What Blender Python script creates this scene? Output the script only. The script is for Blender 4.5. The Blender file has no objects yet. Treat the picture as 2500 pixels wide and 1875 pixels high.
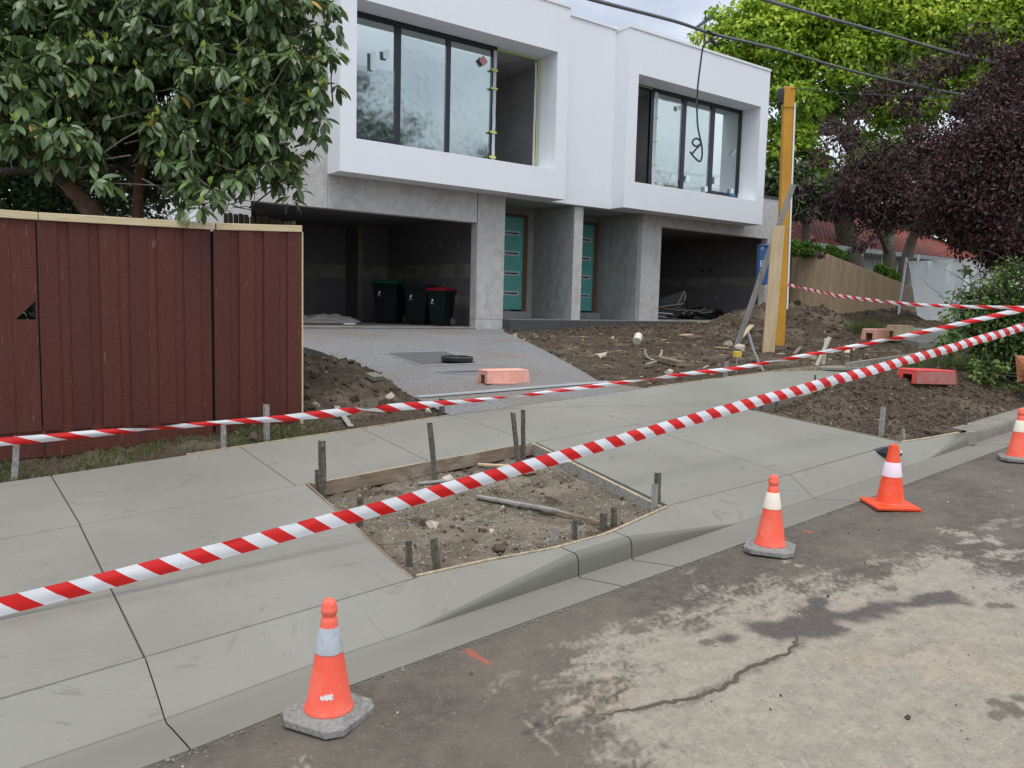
import bpy, math, random
import numpy as np
from mathutils import Vector, Matrix
PI = math.pi; rad = math.radians
random.seed(7); RNG = np.random.default_rng(11)
S = bpy.context.scene; COL = S.collection
# ---------------------------------------------------------------- camera
YAW, PITCH, ROLL, FPX, EYE = rad(36.754), rad(5.657), rad(-1.446), 1960.0, 1.55
def cam_axes():
    sy, cy = math.sin(YAW), math.cos(YAW)
    fwd = np.array([sy*math.cos(PITCH), cy*math.cos(PITCH), -math.sin(PITCH)])
    right = np.array([cy, -sy, 0.0]); down = np.cross(fwd, right)
    r = right*math.cos(ROLL) + down*math.sin(ROLL); d = -right*math.sin(ROLL) + down*math.cos(ROLL)
    return r, d, fwd
CR, CD, CF = cam_axes(); CP = np.array([0, 0, EYE])
cam = bpy.data.cameras.new('camera'); camo = bpy.data.objects.new('camera', cam); COL.objects.link(camo)
cam.sensor_width = 36; cam.lens = FPX/2500*36; cam.clip_end = 2000; cam.clip_start = .05
m = Matrix.Identity(4)
for i in range(3):
    m[i][0] = CR[i]; m[i][1] = -CD[i]; m[i][2] = -CF[i]; m[i][3] = CP[i]
camo.matrix_world = m; S.camera = camo
# ---------------------------------------------------------------- world, sun, exposure
S.view_settings.view_transform = 'Standard'; S.view_settings.look = 'None'
S.view_settings.exposure = 0.75; S.view_settings.gamma = 1.0
S.cycles.use_denoising = True; S.cycles.max_bounces = 8; S.cycles.transparent_max_bounces = 12
SUN_EL, SUN_AZ = rad(70), rad(-35)       # azimuth from +Y towards +X, sun is behind the camera's left shoulder
W = bpy.data.worlds.new('World'); S.world = W; W.use_nodes = True
nt = W.node_tree; nt.nodes.clear()
def wn(t): return nt.nodes.new(t)
sky = wn('ShaderNodeTexSky'); sky.sky_type = 'NISHITA'; sky.sun_disc = False
sky.sun_elevation = SUN_EL; sky.sun_rotation = rad(200); sky.air_density = 1.0; sky.dust_density = 2.0
tc = wn('ShaderNodeTexCoord'); mp = wn('ShaderNodeMapping'); mp.inputs['Scale'].default_value = (1, 1, 2.6)
nt.links.new(tc.outputs['Generated'], mp.inputs['Vector'])
nz = wn('ShaderNodeTexNoise'); nz.inputs['Scale'].default_value = 2.3; nz.inputs['Detail'].default_value = 7
nz.inputs['Roughness'].default_value = .52; nz.inputs['Distortion'].default_value = .35
nt.links.new(mp.outputs['Vector'], nz.inputs['Vector'])
cr = wn('ShaderNodeValToRGB'); nt.links.new(nz.outputs['Fac'], cr.inputs['Fac'])
cr.color_ramp.elements[0].position = .32; cr.color_ramp.elements[0].color = (3.7, 4.1, 4.9, 1)
cr.color_ramp.elements[1].position = .68; cr.color_ramp.elements[1].color = (9.6, 10.0, 10.5, 1)
mx = wn('ShaderNodeMix'); mx.data_type = 'RGBA'; mx.inputs[0].default_value = .88
nt.links.new(sky.outputs[0], mx.inputs[6]); nt.links.new(cr.outputs[0], mx.inputs[7])
bg = wn('ShaderNodeBackground'); bg.inputs['Strength'].default_value = .1
nt.links.new(mx.outputs[2], bg.inputs['Color'])
wo = wn('ShaderNodeOutputWorld'); nt.links.new(bg.outputs[0], wo.inputs['Surface'])
sl = bpy.data.lights.new('sun', 'SUN'); sl.energy = 1.1; sl.angle = rad(25); sl.color = (1, .97, .93)
so = bpy.data.objects.new('sun', sl); COL.objects.link(so)
sd = Vector((-math.sin(rad(25))*math.cos(SUN_EL), -math.cos(rad(25))*math.cos(SUN_EL), math.sin(SUN_EL)))   # towards the sun
so.rotation_euler = sd.to_track_quat('Z', 'Y').to_euler(); sky.sun_rotation = rad(205)
# ---------------------------------------------------------------- photo coordinates -> places
ZR = {'A': (0, 0, 850/2203), 'B': (700, 0, .31646), 'C': (1300, 0, .31646), 'E': (1800, 0, .31646), 'F': (0, 500, .33937),
      'G': (600, 430, .31646), 'H': (1200, 430, .31646), 'I': (1800, 430, .31646), 'J': (700, 900, .36166),
      'K': (1400, 900, .36166), 'L': (1800, 850, .31646), 'N': (600, 1275, .36166), 'Q': (1500, 1238, .45208), 'D': (0, 0, 2500/2212), 'P': (0, 0, 1)}
def ray(k, x, y):
    o = ZR[k]; return CF*FPX + CR*(o[0]+x*o[2]-1250) + CD*(o[1]+y*o[2]-937.5)
def onX(k, x, y, X): d = ray(k, x, y); return CP + d*(X/d[0])
def onY(k, x, y, Y): d = ray(k, x, y); return CP + d*(Y/d[1])
def onZ(k, x, y, Z): d = ray(k, x, y); return CP + d*((Z-EYE)/d[2])
def atd(k, x, y, dep): d = ray(k, x, y); return CP + d*(dep/FPX)
def up_at(k, x, y, P):            # where the sight line passes the upright plane through P that faces the camera
    d = ray(k, x, y); n = np.array([P[0], P[1], 0.0]); t = n.dot(P-CP)/n.dot(d); return CP + d*t
# ---------------------------------------------------------------- terrain
SX, SY, A0 = .04986, .09631, -.24296
def plF(X, Y): return A0 + SX*X + SY*Y
def plR(X): return SX*np.asarray(X, float)
RX = [-6, .72, 1.31, 2.81, 5.26, 7.86, 14, 40]; RY = [2.30, 2.68, 2.745, 2.81, 2.91, 3.04, 3.30, 4.3]
GX = [-6, .2, .68, 1.95, 3.85, 5.13, 6.42, 9, 14, 40]; GY = [3.1, 3.31, 3.33, 3.39, 3.46, 3.46, 3.50, 3.62, 3.85, 4.8]
MXX = [-6, .32, 2.05, 4.01, 6.6, 14]; MY = [4.78, 4.92, 4.98, 5.04, 5.09, 5.2]
BX = [-6, .66, 1.94, 3.88, 6.47, 9.17, 14, 40]; BY = [5.72, 5.93, 6.0, 6.1, 6.16, 6.18, 6.3, 6.8]
Yre = lambda X: np.interp(X, RX, RY); Yg = lambda X: np.interp(X, GX, GY)
Ym = lambda X: np.interp(X, MXX, MY); Yr = lambda X: np.interp(X, BX, BY)
def sst(a, b, x): t = np.clip((np.asarray(x, float)-a)/(b-a), 0, 1); return t*t*(3-2*t)
def zhouse(X): return .965 + .14*sst(11.2, 15.8, X) + .42*sst(18.5, 23, X)
def G(X, Y):
    X = np.asarray(X, float); Y = np.asarray(Y, float)
    yr = Yr(X); f = plF(X, np.minimum(Y, yr)); t = np.clip((Y-yr)/(15.1-yr), 0, 1)
    far = f*(1-t) + zhouse(X)*t
    z = np.where(Y > yr, far, f)
    return np.where(Y < Yg(X), plR(X), z)
def hit(k, x, y, fn=G, off=0.0):
    d = ray(k, x, y); d = d/np.linalg.norm(d); t = 1.0; prev = 1.0
    while t < 90:
        p = CP + d*t
        if p[2] < float(fn(p[0], p[1])) + off:
            a, b = prev, t
            for _ in range(30):
                c = (a+b)/2; p = CP + d*c
                if p[2] < float(fn(p[0], p[1])) + off: b = c
                else: a = c
            return CP + d*b
        prev = t; t += .05
    return CP + d*40
def onF(k, x, y, dz=0):
    d = ray(k, x, y); t = (A0+dz-EYE)/(d[2]-SX*d[0]-SY*d[1]); return CP + d*t
def onR(k, x, y, dz=0):
    d = ray(k, x, y); t = (dz-EYE)/(d[2]-SX*d[0]); return CP + d*t
# numpy noise
def _h(ix, iy, s):
    n = (ix.astype(np.int64)*374761393 + iy.astype(np.int64)*668265263 + s*1442695) & 0x7fffffff
    n = ((n ^ (n >> 13))*1274126177) & 0x7fffffff
    return ((n ^ (n >> 16)) & 0xffff)/65535.0
def vn(x, y, s=0):
    x = np.asarray(x, float); y = np.asarray(y, float)
    ix = np.floor(x); iy = np.floor(y); fx = x-ix; fy = y-iy; fx = fx*fx*(3-2*fx); fy = fy*fy*(3-2*fy)
    a = _h(ix, iy, s); b = _h(ix+1, iy, s); c = _h(ix, iy+1, s); d = _h(ix+1, iy+1, s)
    return a + (b-a)*fx + (c-a)*fy + (a-b-c+d)*fx*fy
def fbm(x, y, s=0, o=5, g=.5):
    v = 0; am = 1; t = 0
    for i in range(o):
        v = v + am*vn(x*2**i+i*17.3, y*2**i-i*9.1, s+i); t += am; am *= g
    return v/t
def inpoly(X, Y, poly):
    r = np.zeros(np.shape(X), bool); n = len(poly)
    for i in range(n):
        x1, y1 = poly[i][:2]; x2, y2 = poly[(i+1) % n][:2]
        if y1 == y2: continue
        c = ((y1 > Y) != (y2 > Y)) & (X < (x2-x1)*(Y-y1)/(y2-y1)+x1); r ^= c
    return r
def segdist(X, Y, pts):
    best = np.full(np.shape(X), 1e9)
    for (x1, y1), (x2, y2) in zip(pts[:-1], pts[1:]):
        dx, dy = x2-x1, y2-y1; t = np.clip(((X-x1)*dx+(Y-y1)*dy)/(dx*dx+dy*dy+1e-12), 0, 1)
        best = np.minimum(best, np.hypot(X-x1-t*dx, Y-y1-t*dy))
    return best
# ---------------------------------------------------------------- materials
def mat(name, base, rough=.8, spec=.3, noise=None, bump=0, bscale=60, metal=0, trans=0, attr=None, coat=0, dist=.01):
    """base colour; noise = list of (scale, detail, amount, (r,g,b)) patches mixed over it in object space"""
    M = bpy.data.materials.new(name); M.use_nodes = True; n = M.node_tree.nodes; L = M.node_tree.links
    b = n['Principled BSDF']; b.inputs['Roughness'].default_value = rough; b.inputs['Specular IOR Level'].default_value = spec
    b.inputs['Metallic'].default_value = metal; b.inputs['Coat Weight'].default_value = coat
    t = n.new('ShaderNodeTexCoord'); cur = None
    rgb = n.new('ShaderNodeRGB'); rgb.outputs[0].default_value = (*base, 1); cur = rgb.outputs[0]
    for item in (noise or []):
        sc, det, amt, colr = item[:4]; st = item[4] if len(item) > 4 else (1, 1, 1); thr = item[5] if len(item) > 5 else (.42, .62)
        mpn = n.new('ShaderNodeMapping'); mpn.inputs['Scale'].default_value = st; L.new(t.outputs['Object'], mpn.inputs['Vector'])
        z = n.new('ShaderNodeTexNoise'); z.inputs['Scale'].default_value = sc; z.inputs['Detail'].default_value = det
        z.inputs['Roughness'].default_value = .6
        L.new(mpn.outputs[0], z.inputs['Vector'])
        mr = n.new('ShaderNodeMapRange'); mr.inputs['From Min'].default_value = thr[0]; mr.inputs['From Max'].default_value = thr[1]
        mr.inputs['To Max'].default_value = amt; L.new(z.outputs['Fac'], mr.inputs['Value'])
        mi = n.new('ShaderNodeMix'); mi.data_type = 'RGBA'; L.new(mr.outputs[0], mi.inputs[0])
        L.new(cur, mi.inputs[6]); mi.inputs[7].default_value = (*colr, 1); cur = mi.outputs[2]
    for (an, colr) in (attr or []):
        a = n.new('ShaderNodeAttribute'); a.attribute_name = an
        mi = n.new('ShaderNodeMix'); mi.data_type = 'RGBA'; L.new(a.outputs['Fac'], mi.inputs[0])
        L.new(cur, mi.inputs[6]); mi.inputs[7].default_value = (*colr, 1); cur = mi.outputs[2]
    L.new(cur, b.inputs['Base Color'])
    if bump:
        z = n.new('ShaderNodeTexNoise'); z.inputs['Scale'].default_value = bscale; z.inputs['Detail'].default_value = 6
        z.inputs['Roughness'].default_value = .65
        L.new(t.outputs['Object'], z.inputs['Vector'])
        bp = n.new('ShaderNodeBump'); bp.inputs['Strength'].default_value = bump; bp.inputs['Distance'].default_value = dist
        L.new(z.outputs['Fac'], bp.inputs['Height']); L.new(bp.outputs[0], b.inputs['Normal'])
    if trans:
        tr = n.new('ShaderNodeBsdfTranslucent'); L.new(cur, tr.inputs['Color'])
        ms = n.new('ShaderNodeMixShader'); ms.inputs[0].default_value = trans
        L.new(b.outputs[0], ms.inputs[1]); L.new(tr.outputs[0], ms.inputs[2]); L.new(ms.outputs[0], n['Material Output'].inputs['Surface'])
    return M
def leafmat(name, cols, rough=.5, spec=.4, trans=.25):
    """cols: ramp [(pos, rgb)] read by the per-leaf 'tone' attribute"""
    M = bpy.data.materials.new(name); M.use_nodes = True; n = M.node_tree.nodes; L = M.node_tree.links
    b = n['Principled BSDF']; b.inputs['Roughness'].default_value = rough; b.inputs['Specular IOR Level'].default_value = spec
    a = n.new('ShaderNodeAttribute'); a.attribute_name = 'tone'; r = n.new('ShaderNodeValToRGB'); L.new(a.outputs['Fac'], r.inputs['Fac'])
    e = r.color_ramp.elements
    while len(e) < len(cols): e.new(.5)
    for i, (p, c) in enumerate(cols): e[i].position = p; e[i].color = (*c, 1)
    L.new(r.outputs[0], b.inputs['Base Color'])
    tr = n.new('ShaderNodeBsdfTranslucent'); L.new(r.outputs[0], tr.inputs['Color'])
    ms = n.new('ShaderNodeMixShader'); ms.inputs[0].default_value = trans
    L.new(b.outputs[0], ms.inputs[1]); L.new(tr.outputs[0], ms.inputs[2]); L.new(ms.outputs[0], n['Material Output'].inputs['Surface'])
    return M
def node_mat(name):
    M = bpy.data.materials.new(name); M.use_nodes = True; return M, M.node_tree.nodes, M.node_tree.links
# fresh concrete with trowel swirls
def concrete_fresh(name, base, dark, light, streak=1.0, bump=.25):
    M, n, L = node_mat(name); b = n['Principled BSDF']; b.inputs['Roughness'].default_value = .62; b.inputs['Specular IOR Level'].default_value = .35
    t = n.new('ShaderNodeTexCoord')
    z1 = n.new('ShaderNodeTexNoise'); z1.inputs['Scale'].default_value = 1.1; z1.inputs['Detail'].default_value = 4; L.new(t.outputs['Object'], z1.inputs['Vector'])
    # swirls: noise warped by a slow noise, stretched
    z0 = n.new('ShaderNodeTexNoise'); z0.inputs['Scale'].default_value = 1.3; z0.inputs['Detail'].default_value = 1; L.new(t.outputs['Object'], z0.inputs['Vector'])
    va = n.new('ShaderNodeVectorMath'); va.operation = 'SCALE'; va.inputs['Scale'].default_value = 1.6; L.new(z0.outputs['Color'], va.inputs[0])
    vb = n.new('ShaderNodeVectorMath'); vb.operation = 'ADD'; L.new(t.outputs['Object'], vb.inputs[0]); L.new(va.outputs[0], vb.inputs[1])
    mpn = n.new('ShaderNodeMapping'); mpn.inputs['Scale'].default_value = (2.6, 9, 5); mpn.inputs['Rotation'].default_value = (0, 0, .2); L.new(vb.outputs[0], mpn.inputs['Vector'])
    z2 = n.new('ShaderNodeTexNoise'); z2.inputs['Scale'].default_value = 1.6; z2.inputs['Detail'].default_value = 7; z2.inputs['Roughness'].default_value = .62; z2.inputs['Distortion'].default_value = .8; L.new(mpn.outputs[0], z2.inputs['Vector'])
    r1 = n.new('ShaderNodeMapRange'); r1.inputs['From Min'].default_value = .35; r1.inputs['From Max'].default_value = .66; L.new(z1.outputs['Fac'], r1.inputs['Value'])
    m1 = n.new('ShaderNodeMix'); m1.data_type = 'RGBA'; L.new(r1.outputs[0], m1.inputs[0]); m1.inputs[6].default_value = (*base, 1); m1.inputs[7].default_value = (*light, 1)
    r2 = n.new('ShaderNodeMapRange'); r2.inputs['From Min'].default_value = .60; r2.inputs['From Max'].default_value = .74; r2.inputs['To Max'].default_value = .55*streak; L.new(z2.outputs['Fac'], r2.inputs['Value'])
    m2 = n.new('ShaderNodeMix'); m2.data_type = 'RGBA'; L.new(r2.outputs[0], m2.inputs[0]); L.new(m1.outputs[2], m2.inputs[6]); m2.inputs[7].default_value = (*dark, 1)
    r3 = n.new('ShaderNodeMapRange'); r3.inputs['From Min'].default_value = .22; r3.inputs['From Max'].default_value = .42; r3.inputs['To Min'].default_value = .35*streak; r3.inputs['To Max'].default_value = 0; L.new(z2.outputs['Fac'], r3.inputs['Value'])
    m3 = n.new('ShaderNodeMix'); m3.data_type = 'RGBA'; L.new(r3.outputs[0], m3.inputs[0]); L.new(m2.outputs[2], m3.inputs[6]); m3.inputs[7].default_value = (min(1, light[0]*1.2), light[1]*1.2, light[2]*1.2, 1)
    # pin holes
    z3 = n.new('ShaderNodeTexNoise'); z3.inputs['Scale'].default_value = 150; z3.inputs['Detail'].default_value = 3; L.new(t.outputs['Object'], z3.inputs['Vector'])
    r4 = n.new('ShaderNodeMapRange'); r4.inputs['From Min'].default_value = .66; r4.inputs['From Max'].default_value = .74; r4.inputs['To Max'].default_value = .5; L.new(z3.outputs['Fac'], r4.inputs['Value'])
    m4 = n.new('ShaderNodeMix'); m4.data_type = 'RGBA'; L.new(r4.outputs[0], m4.inputs[0]); L.new(m3.outputs[2], m4.inputs[6]); m4.inputs[7].default_value = (*dark, 1)
    L.new(m4.outputs[2], b.inputs['Base Color'])
    ad = n.new('ShaderNodeMath'); ad.operation = 'MULTIPLY_ADD'; ad.inputs[1].default_value = .25; L.new(z3.outputs['Fac'], ad.inputs[0]); L.new(z2.outputs['Fac'], ad.inputs[2])
    bp = n.new('ShaderNodeBump'); bp.inputs['Strength'].default_value = bump; bp.inputs['Distance'].default_value = .006; L.new(ad.outputs[0], bp.inputs['Height']); L.new(bp.outputs[0], b.inputs['Normal'])
    return M
M = {}
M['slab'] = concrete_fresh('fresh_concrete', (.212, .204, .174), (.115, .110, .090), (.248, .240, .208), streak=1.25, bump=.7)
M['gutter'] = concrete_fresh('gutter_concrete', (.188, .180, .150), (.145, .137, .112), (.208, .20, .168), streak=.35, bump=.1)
M['kerbface'] = concrete_fresh('wet_shaded_kerb_face', (.145, .140, .118), (.12, .115, .097), (.16, .155, .132), streak=.3, bump=.1)  # wet trowelled face; part of its dark tone is shade put into the colour
M['oldkerb'] = mat('weathered_concrete', (.22, .20, .17), .9, .2, [(9, 6, .6, (.13, .12, .10)), (60, 4, .5, (.30, .28, .25))], .5, 90)
M['soil'] = mat('soil', (.078, .057, .040), .95, .15, [(3, 6, .6, (.042, .030, .021)), (28, 5, .6, (.135, .104, .074)), (140, 3, .5, (.24, .195, .145), (1, 1, 1), (.56, .68))], .9, 120, attr=[('grit', (.27, .23, .175)), ('wet', (.048, .036, .026))], dist=.02)
M['clod'] = mat('soil_clod', (.080, .059, .042), .95, .15, [(40, 4, .7, (.05, .037, .027)), (90, 3, .6, (.17, .135, .10))], .6, 150)
M['stone'] = mat('gravel_stone', (.29, .25, .195), .85, .3, [(14, 3, .9, (.16, .135, .105), (1, 1, 1), (.45, .55)), (23, 2, .7, (.42, .39, .34), (1, 1, 1), (.55, .62))], .3, 90)
M['palestone'] = mat('pale_stone', (.50, .45, .38), .85, .3, [(12, 4, .7, (.32, .26, .19))], .5, 60)
M['ground'] = mat('ground_soil', (.09, .075, .055), .95, .1, [(2, 5, .7, (.06, .07, .03))], .5, 30)
M['lawn'] = mat('lawn_soil', (.075, .085, .035), .95, .1, [(6, 5, .7, (.10, .085, .055))], .5, 60)
M['white'] = mat('white_render', (.81, .835, .87), .75, .25, [(1.2, 5, .4, (.765, .79, .83)), (7, 5, .2, (.78, .805, .84)), (2.2, 6, .35, (.735, .755, .785), (3, 3, .3), (.58, .75))], .12, 90)
M['cap'] = mat('white_flashing', (.80, .80, .80), .4, .5)
M['conc'] = mat('precast_concrete', (.50, .49, .475), .85, .25, [(.9, 6, .8, (.39, .38, .365)), (5, 6, .7, (.58, .57, .555)), (2.2, 8, .35, (.33, .32, .305), (1.5, 1.5, .5), (.55, .75))], .25, 70)
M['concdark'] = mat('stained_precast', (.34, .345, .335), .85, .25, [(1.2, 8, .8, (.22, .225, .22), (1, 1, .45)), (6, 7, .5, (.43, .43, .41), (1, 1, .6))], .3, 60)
M['crackm'] = mat('crack_fill', (.085, .070, .056), .95, .1, [(150, 3, .7, (.16, .14, .115))], .5, 200)
M['jointc'] = mat('joint_concrete', (.075, .072, .062), .9, .2)
M['joint'] = mat('dark_joint', (.03, .03, .03), .9, .1)
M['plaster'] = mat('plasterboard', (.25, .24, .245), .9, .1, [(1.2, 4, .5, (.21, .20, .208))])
M['plband'] = mat('joint_compound', (.38, .365, .31), .9, .1, [(2, 5, .6, (.17, .165, .145))])
M['gfloor'] = mat('garage_slab', (.42, .39, .35), .8, .3, [(2, 6, .8, (.30, .27, .235)), (20, 5, .4, (.22, .2, .17))], .3, 60)
M['roomwall'] = mat('room_plaster', (.62, .61, .60), .9, .1, [(.8, 3, .7, (.45, .44, .43))])
M['frame'] = mat('dark_window_frame', (.012, .015, .022), .4, .5)
M['teal'] = mat('teal_door_wrap', (.12, .42, .36), .5, .4, [(3, 5, .5, (.10, .36, .31))], .1, 30)
M['wrap'] = mat('milky_wrap', (.50, .52, .56), .4, .5)
M['slot'] = mat('slot_dark', (.01, .012, .018), .3, .5)
M['doortimber'] = mat('door_jamb_timber', (.16, .095, .055), .7, .3, [(6, 6, .7, (.09, .055, .032), (6, 6, .5))], .3, 60)
M['red'] = mat('red_painted_paling', (.100, .024, .015), .62, .35, [(2.2, 6, .6, (.072, .018, .013), (4, 4, .35)), (9, 7, .5, (.118, .034, .024), (5, 5, .4)), (30, 6, .85, (.34, .25, .2), (3.5, 3.5, .2), (.645, .73)), (26, 6, .8, (.30, .22, .17), (1, 1, 1), (.69, .76)), (1.1, 4, .5, (.085, .042, .035), (1, 1, 1), (.55, .7))], .5, 60, attr=[('tone', (.072, .018, .013))])
M['capping'] = mat('pale_capping_timber', (.62, .52, .33), .7, .3, [(10, 6, .6, (.48, .38, .22), (.5, 6, 6)), (40, 4, .7, (.25, .2, .12), (.5, 3, 3), (.62, .72))], .3, 80)
M['rawfence'] = mat('weathered_paling', (.16, .125, .07), .9, .2, [(5, 6, .8, (.085, .07, .035), (4, 4, .5))], .4, 60, attr=[('tone', (.10, .08, .045))])
M['tanfence'] = mat('tan_paling', (.50, .375, .25), .85, .2, [(3, 6, .8, (.38, .28, .18), (5, 5, .5)), (20, 6, .4, (.18, .12, .075), (2, 2, .3), (.6, .7))], .4, 60, attr=[('tone', (.42, .32, .215))])
M['board'] = mat('form_board_timber', (.25, .19, .135), .85, .25, [(6, 6, .8, (.17, .125, .09), (.6, .6, 5)), (4, 5, .7, (.38, .34, .29), (1, 1, 2), (.5, .65))], .4, 70)
M['boardtop'] = mat('form_board_edge', (.50, .40, .26), .85, .25, [(7, 5, .8, (.33, .27, .2)), (30, 4, .6, (.2, .17, .13))], .4, 70)
M['palewood'] = mat('pale_timber', (.58, .46, .29), .75, .3, [(5, 6, .7, (.47, .35, .2), (3, 3, .4)), (22, 5, .5, (.33, .24, .14), (2, 2, .4), (.62, .72))], .3, 60)
M['greywood'] = mat('grey_timber', (.30, .29, .275), .85, .25, [(4, 6, .7, (.18, .165, .15), (4, 4, .4)), (30, 5, .5, (.36, .34, .31))], .4, 70)
M['stake'] = mat('weathered_stake', (.135, .12, .10), .85, .3, [(30, 6, .8, (.055, .047, .04)), (45, 5, .9, (.40, .38, .34), (1, 1, .6), (.58, .68))], .5, 90)
M['palestake'] = mat('cement_splashed_stake', (.30, .29, .26), .85, .3, [(30, 6, .8, (.17, .16, .14)), (50, 5, .7, (.42, .41, .38))], .5, 90)
M['yellow'] = mat('yellow_painted_timber', (.60, .30, .035), .6, .35, [(2, 6, .6, (.52, .23, .02), (4, 4, .5)), (24, 5, .6, (.22, .11, .03), (1, 1, .5), (.66, .74)), (1.2, 3, .5, (.42, .22, .03))], .25, 60)
M['blue'] = mat('blue_box_paint', (.02, .085, .24), .45, .5, [(5, 4, .5, (.02, .06, .17))])
M['bluetext'] = mat('pale_box_lettering', (.45, .60, .75), .6, .3)
M['darkgrey'] = mat('dark_grey_plastic', (.035, .037, .04), .5, .4)
M['cable'] = mat('black_cable', (.02, .02, .022), .5, .4)
M['cablelt'] = mat('grey_cable_sheath', (.11, .115, .12), .45, .5)
M['coneo'] = mat('salmon_orange_cone_plastic', (.90, .125, .075), .5, .4, [(6, 5, .5, (.95, .22, .15)), (50, 5, .7, (.9, .42, .34), (1, 1, .5), (.62, .72)), (14, 6, .45, (.45, .09, .06), (1, 1, .4), (.62, .75))], .1, 40)
M['coneb'] = mat('bright_orange_cone_plastic', (.80, .065, .012), .42, .45, [(7, 5, .4, (.85, .16, .08)), (45, 5, .5, (.85, .4, .3), (1, 1, .5), (.66, .75))], .1, 40)
M['bandg'] = mat('grey_reflective_band', (.40, .43, .47), .4, .5, [(10, 5, .7, (.27, .30, .34)), (160, 1, .5, (.5, .53, .57))], .1, 200)
M['bandc'] = mat('cream_band', (.78, .70, .58), .55, .4, [(40, 5, .6, (.45, .38, .3), (1, 1, 1), (.68, .76))])
M['bandp'] = mat('pinkish_white_band', (.80, .66, .73), .5, .4, [(18, 5, .5, (.6, .5, .56), (1, 1, 1), (.6, .75))])
M['rubber'] = mat('grey_rubber_base', (.24, .235, .22), .9, .2, [(14, 6, .8, (.15, .145, .135)), (60, 5, .6, (.34, .33, .31))], .5, 110)
M['sticker'] = mat('torn_sticker', (.75, .72, .70), .5, .4, [(60, 4, .8, (.12, .1, .1), (1, 1, 1), (.58, .66))])
M['asph'] = None
M['aggr'] = mat('exposed_aggregate', (.195, .198, .21), .85, .3, [(.6, 5, .7, (.235, .222, .205)), (45, 4, .85, (.085, .085, .09), (1, 1, 1), (.5, .62)), (60, 3, .8, (.50, .49, .48), (1, 1, 1), (.57, .65)), (3, 7, .5, (.14, .13, .12), (1, 1, 1), (.55, .72))], .5, 150, attr=[('dirt', (.20, .165, .125))])
M['aggrdk'] = mat('dark_aggregate', (.10, .10, .103), .8, .35, [(120, 2, .8, (.16, .16, .16), (1, 1, 1), (.55, .66)), (5, 5, .5, (.11, .10, .09))], .5, 150)
M['aggrside'] = mat('driveway_edge', (.10, .10, .098), .9, .2, [(30, 5, .7, (.05, .05, .05))], .5, 90)
M['steel'] = mat('galvanised_steel', (.55, .57, .58), .45, .5, metal=.5)
M['salmon'] = mat('faded_pink_plastic', (.78, .42, .33), .6, .35, [(8, 5, .7, (.70, .33, .25)), (50, 5, .8, (.15, .07, .05), (1, 1, 1), (.66, .72))], .1, 40)
M['redpl'] = mat('red_block_plastic', (.78, .07, .06), .45, .45, [(8, 5, .6, (.72, .14, .12)), (50, 5, .8, (.13, .05, .04), (1, 1, 1), (.64, .72))], .1, 40)
M['redside'] = mat('scuffed_red_plastic', (.45, .13, .115), .6, .35, [(12, 6, .8, (.38, .22, .2))], .1, 40)
M['binbody'] = mat('dark_green_bin', (.004, .011, .010), .5, .25, [(6, 5, .5, (.008, .015, .013)), (50, 5, .5, (.12, .13, .12), (1, 1, .4), (.68, .76))])
M['bingreen'] = mat('green_lid', (.008, .09, .04), .45, .45)
M['bindark'] = mat('dark_lid', (.012, .02, .02), .45, .45)
M['binred'] = mat('red_lid', (.25, .01, .014), .45, .45)
M['wheelmat'] = mat('dusty_wheel', (.16, .14, .115), .85, .2)
M['pvc'] = mat('cream_pvc', (.66, .62, .52), .5, .4, [(20, 5, .5, (.4, .34, .26), (1, 1, 1), (.58, .7))])
M['yellowcap'] = mat('yellow_cap', (.62, .44, .07), .55, .4)
M['blackpl'] = mat('black_plastic_sheet', (.02, .02, .022), .35, .5)
M['cloth'] = mat('dusty_drop_cloth', (.52, .49, .45), .9, .1, [(6, 5, .5, (.40, .37, .33))], .3, 30)
M['mesh'] = mat('white_debris_netting', (.90, .93, .93), .8, .2, [(3, 5, .5, (.85, .90, .90)), (120, 1, .3, (.5, .55, .55))], .2, 30, trans=.35)
M['bark'] = mat('red_brown_bark', (.15, .075, .045), .9, .2, [(6, 6, .8, (.075, .045, .03), (1, 1, .4)), (20, 5, .5, (.22, .13, .085))], .7, 50)
M['barkg'] = mat('grey_bark', (.10, .085, .065), .9, .2, [(5, 6, .8, (.055, .05, .038), (1, 1, .4)), (20, 5, .5, (.155, .14, .11))], .7, 50)
M['tile'] = None
M['fascia'] = mat('grey_gutter_paint', (.30, .33, .33), .6, .4)
M['wallgrey'] = mat('grey_weatherboard', (.40, .42, .43), .7, .3, [(1, 4, .5, (.33, .35, .36))])
M['winglass'] = mat('dark_house_glass', (.03, .035, .04), .1, .6)
M['skin'] = mat('skin', (.50, .27, .19), .6, .35)
M['hivis'] = mat('yellow_hi_vis_cloth', (.70, .55, .10), .8, .2, [(14, 5, .5, (.55, .42, .07))], .3, 50)
M['tanpants'] = mat('orange_brown_trousers', (.42, .175, .085), .85, .2, [(12, 5, .6, (.30, .125, .06))], .3, 50)
M['boot'] = mat('brown_boot', (.09, .05, .03), .7, .3)
M['tapeY'] = mat('yellow_green_masking_tape', (.50, .60, .14), .6, .3)
M['tapeB'] = mat('blue_masking_tape', (.05, .30, .5), .6, .3)
M['paper'] = mat('white_label_paper', (.72, .80, .80), .6, .3)
M['pinkd'] = mat('pink_diamond_sticker', (.62, .28, .28), .6, .3)
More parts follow.
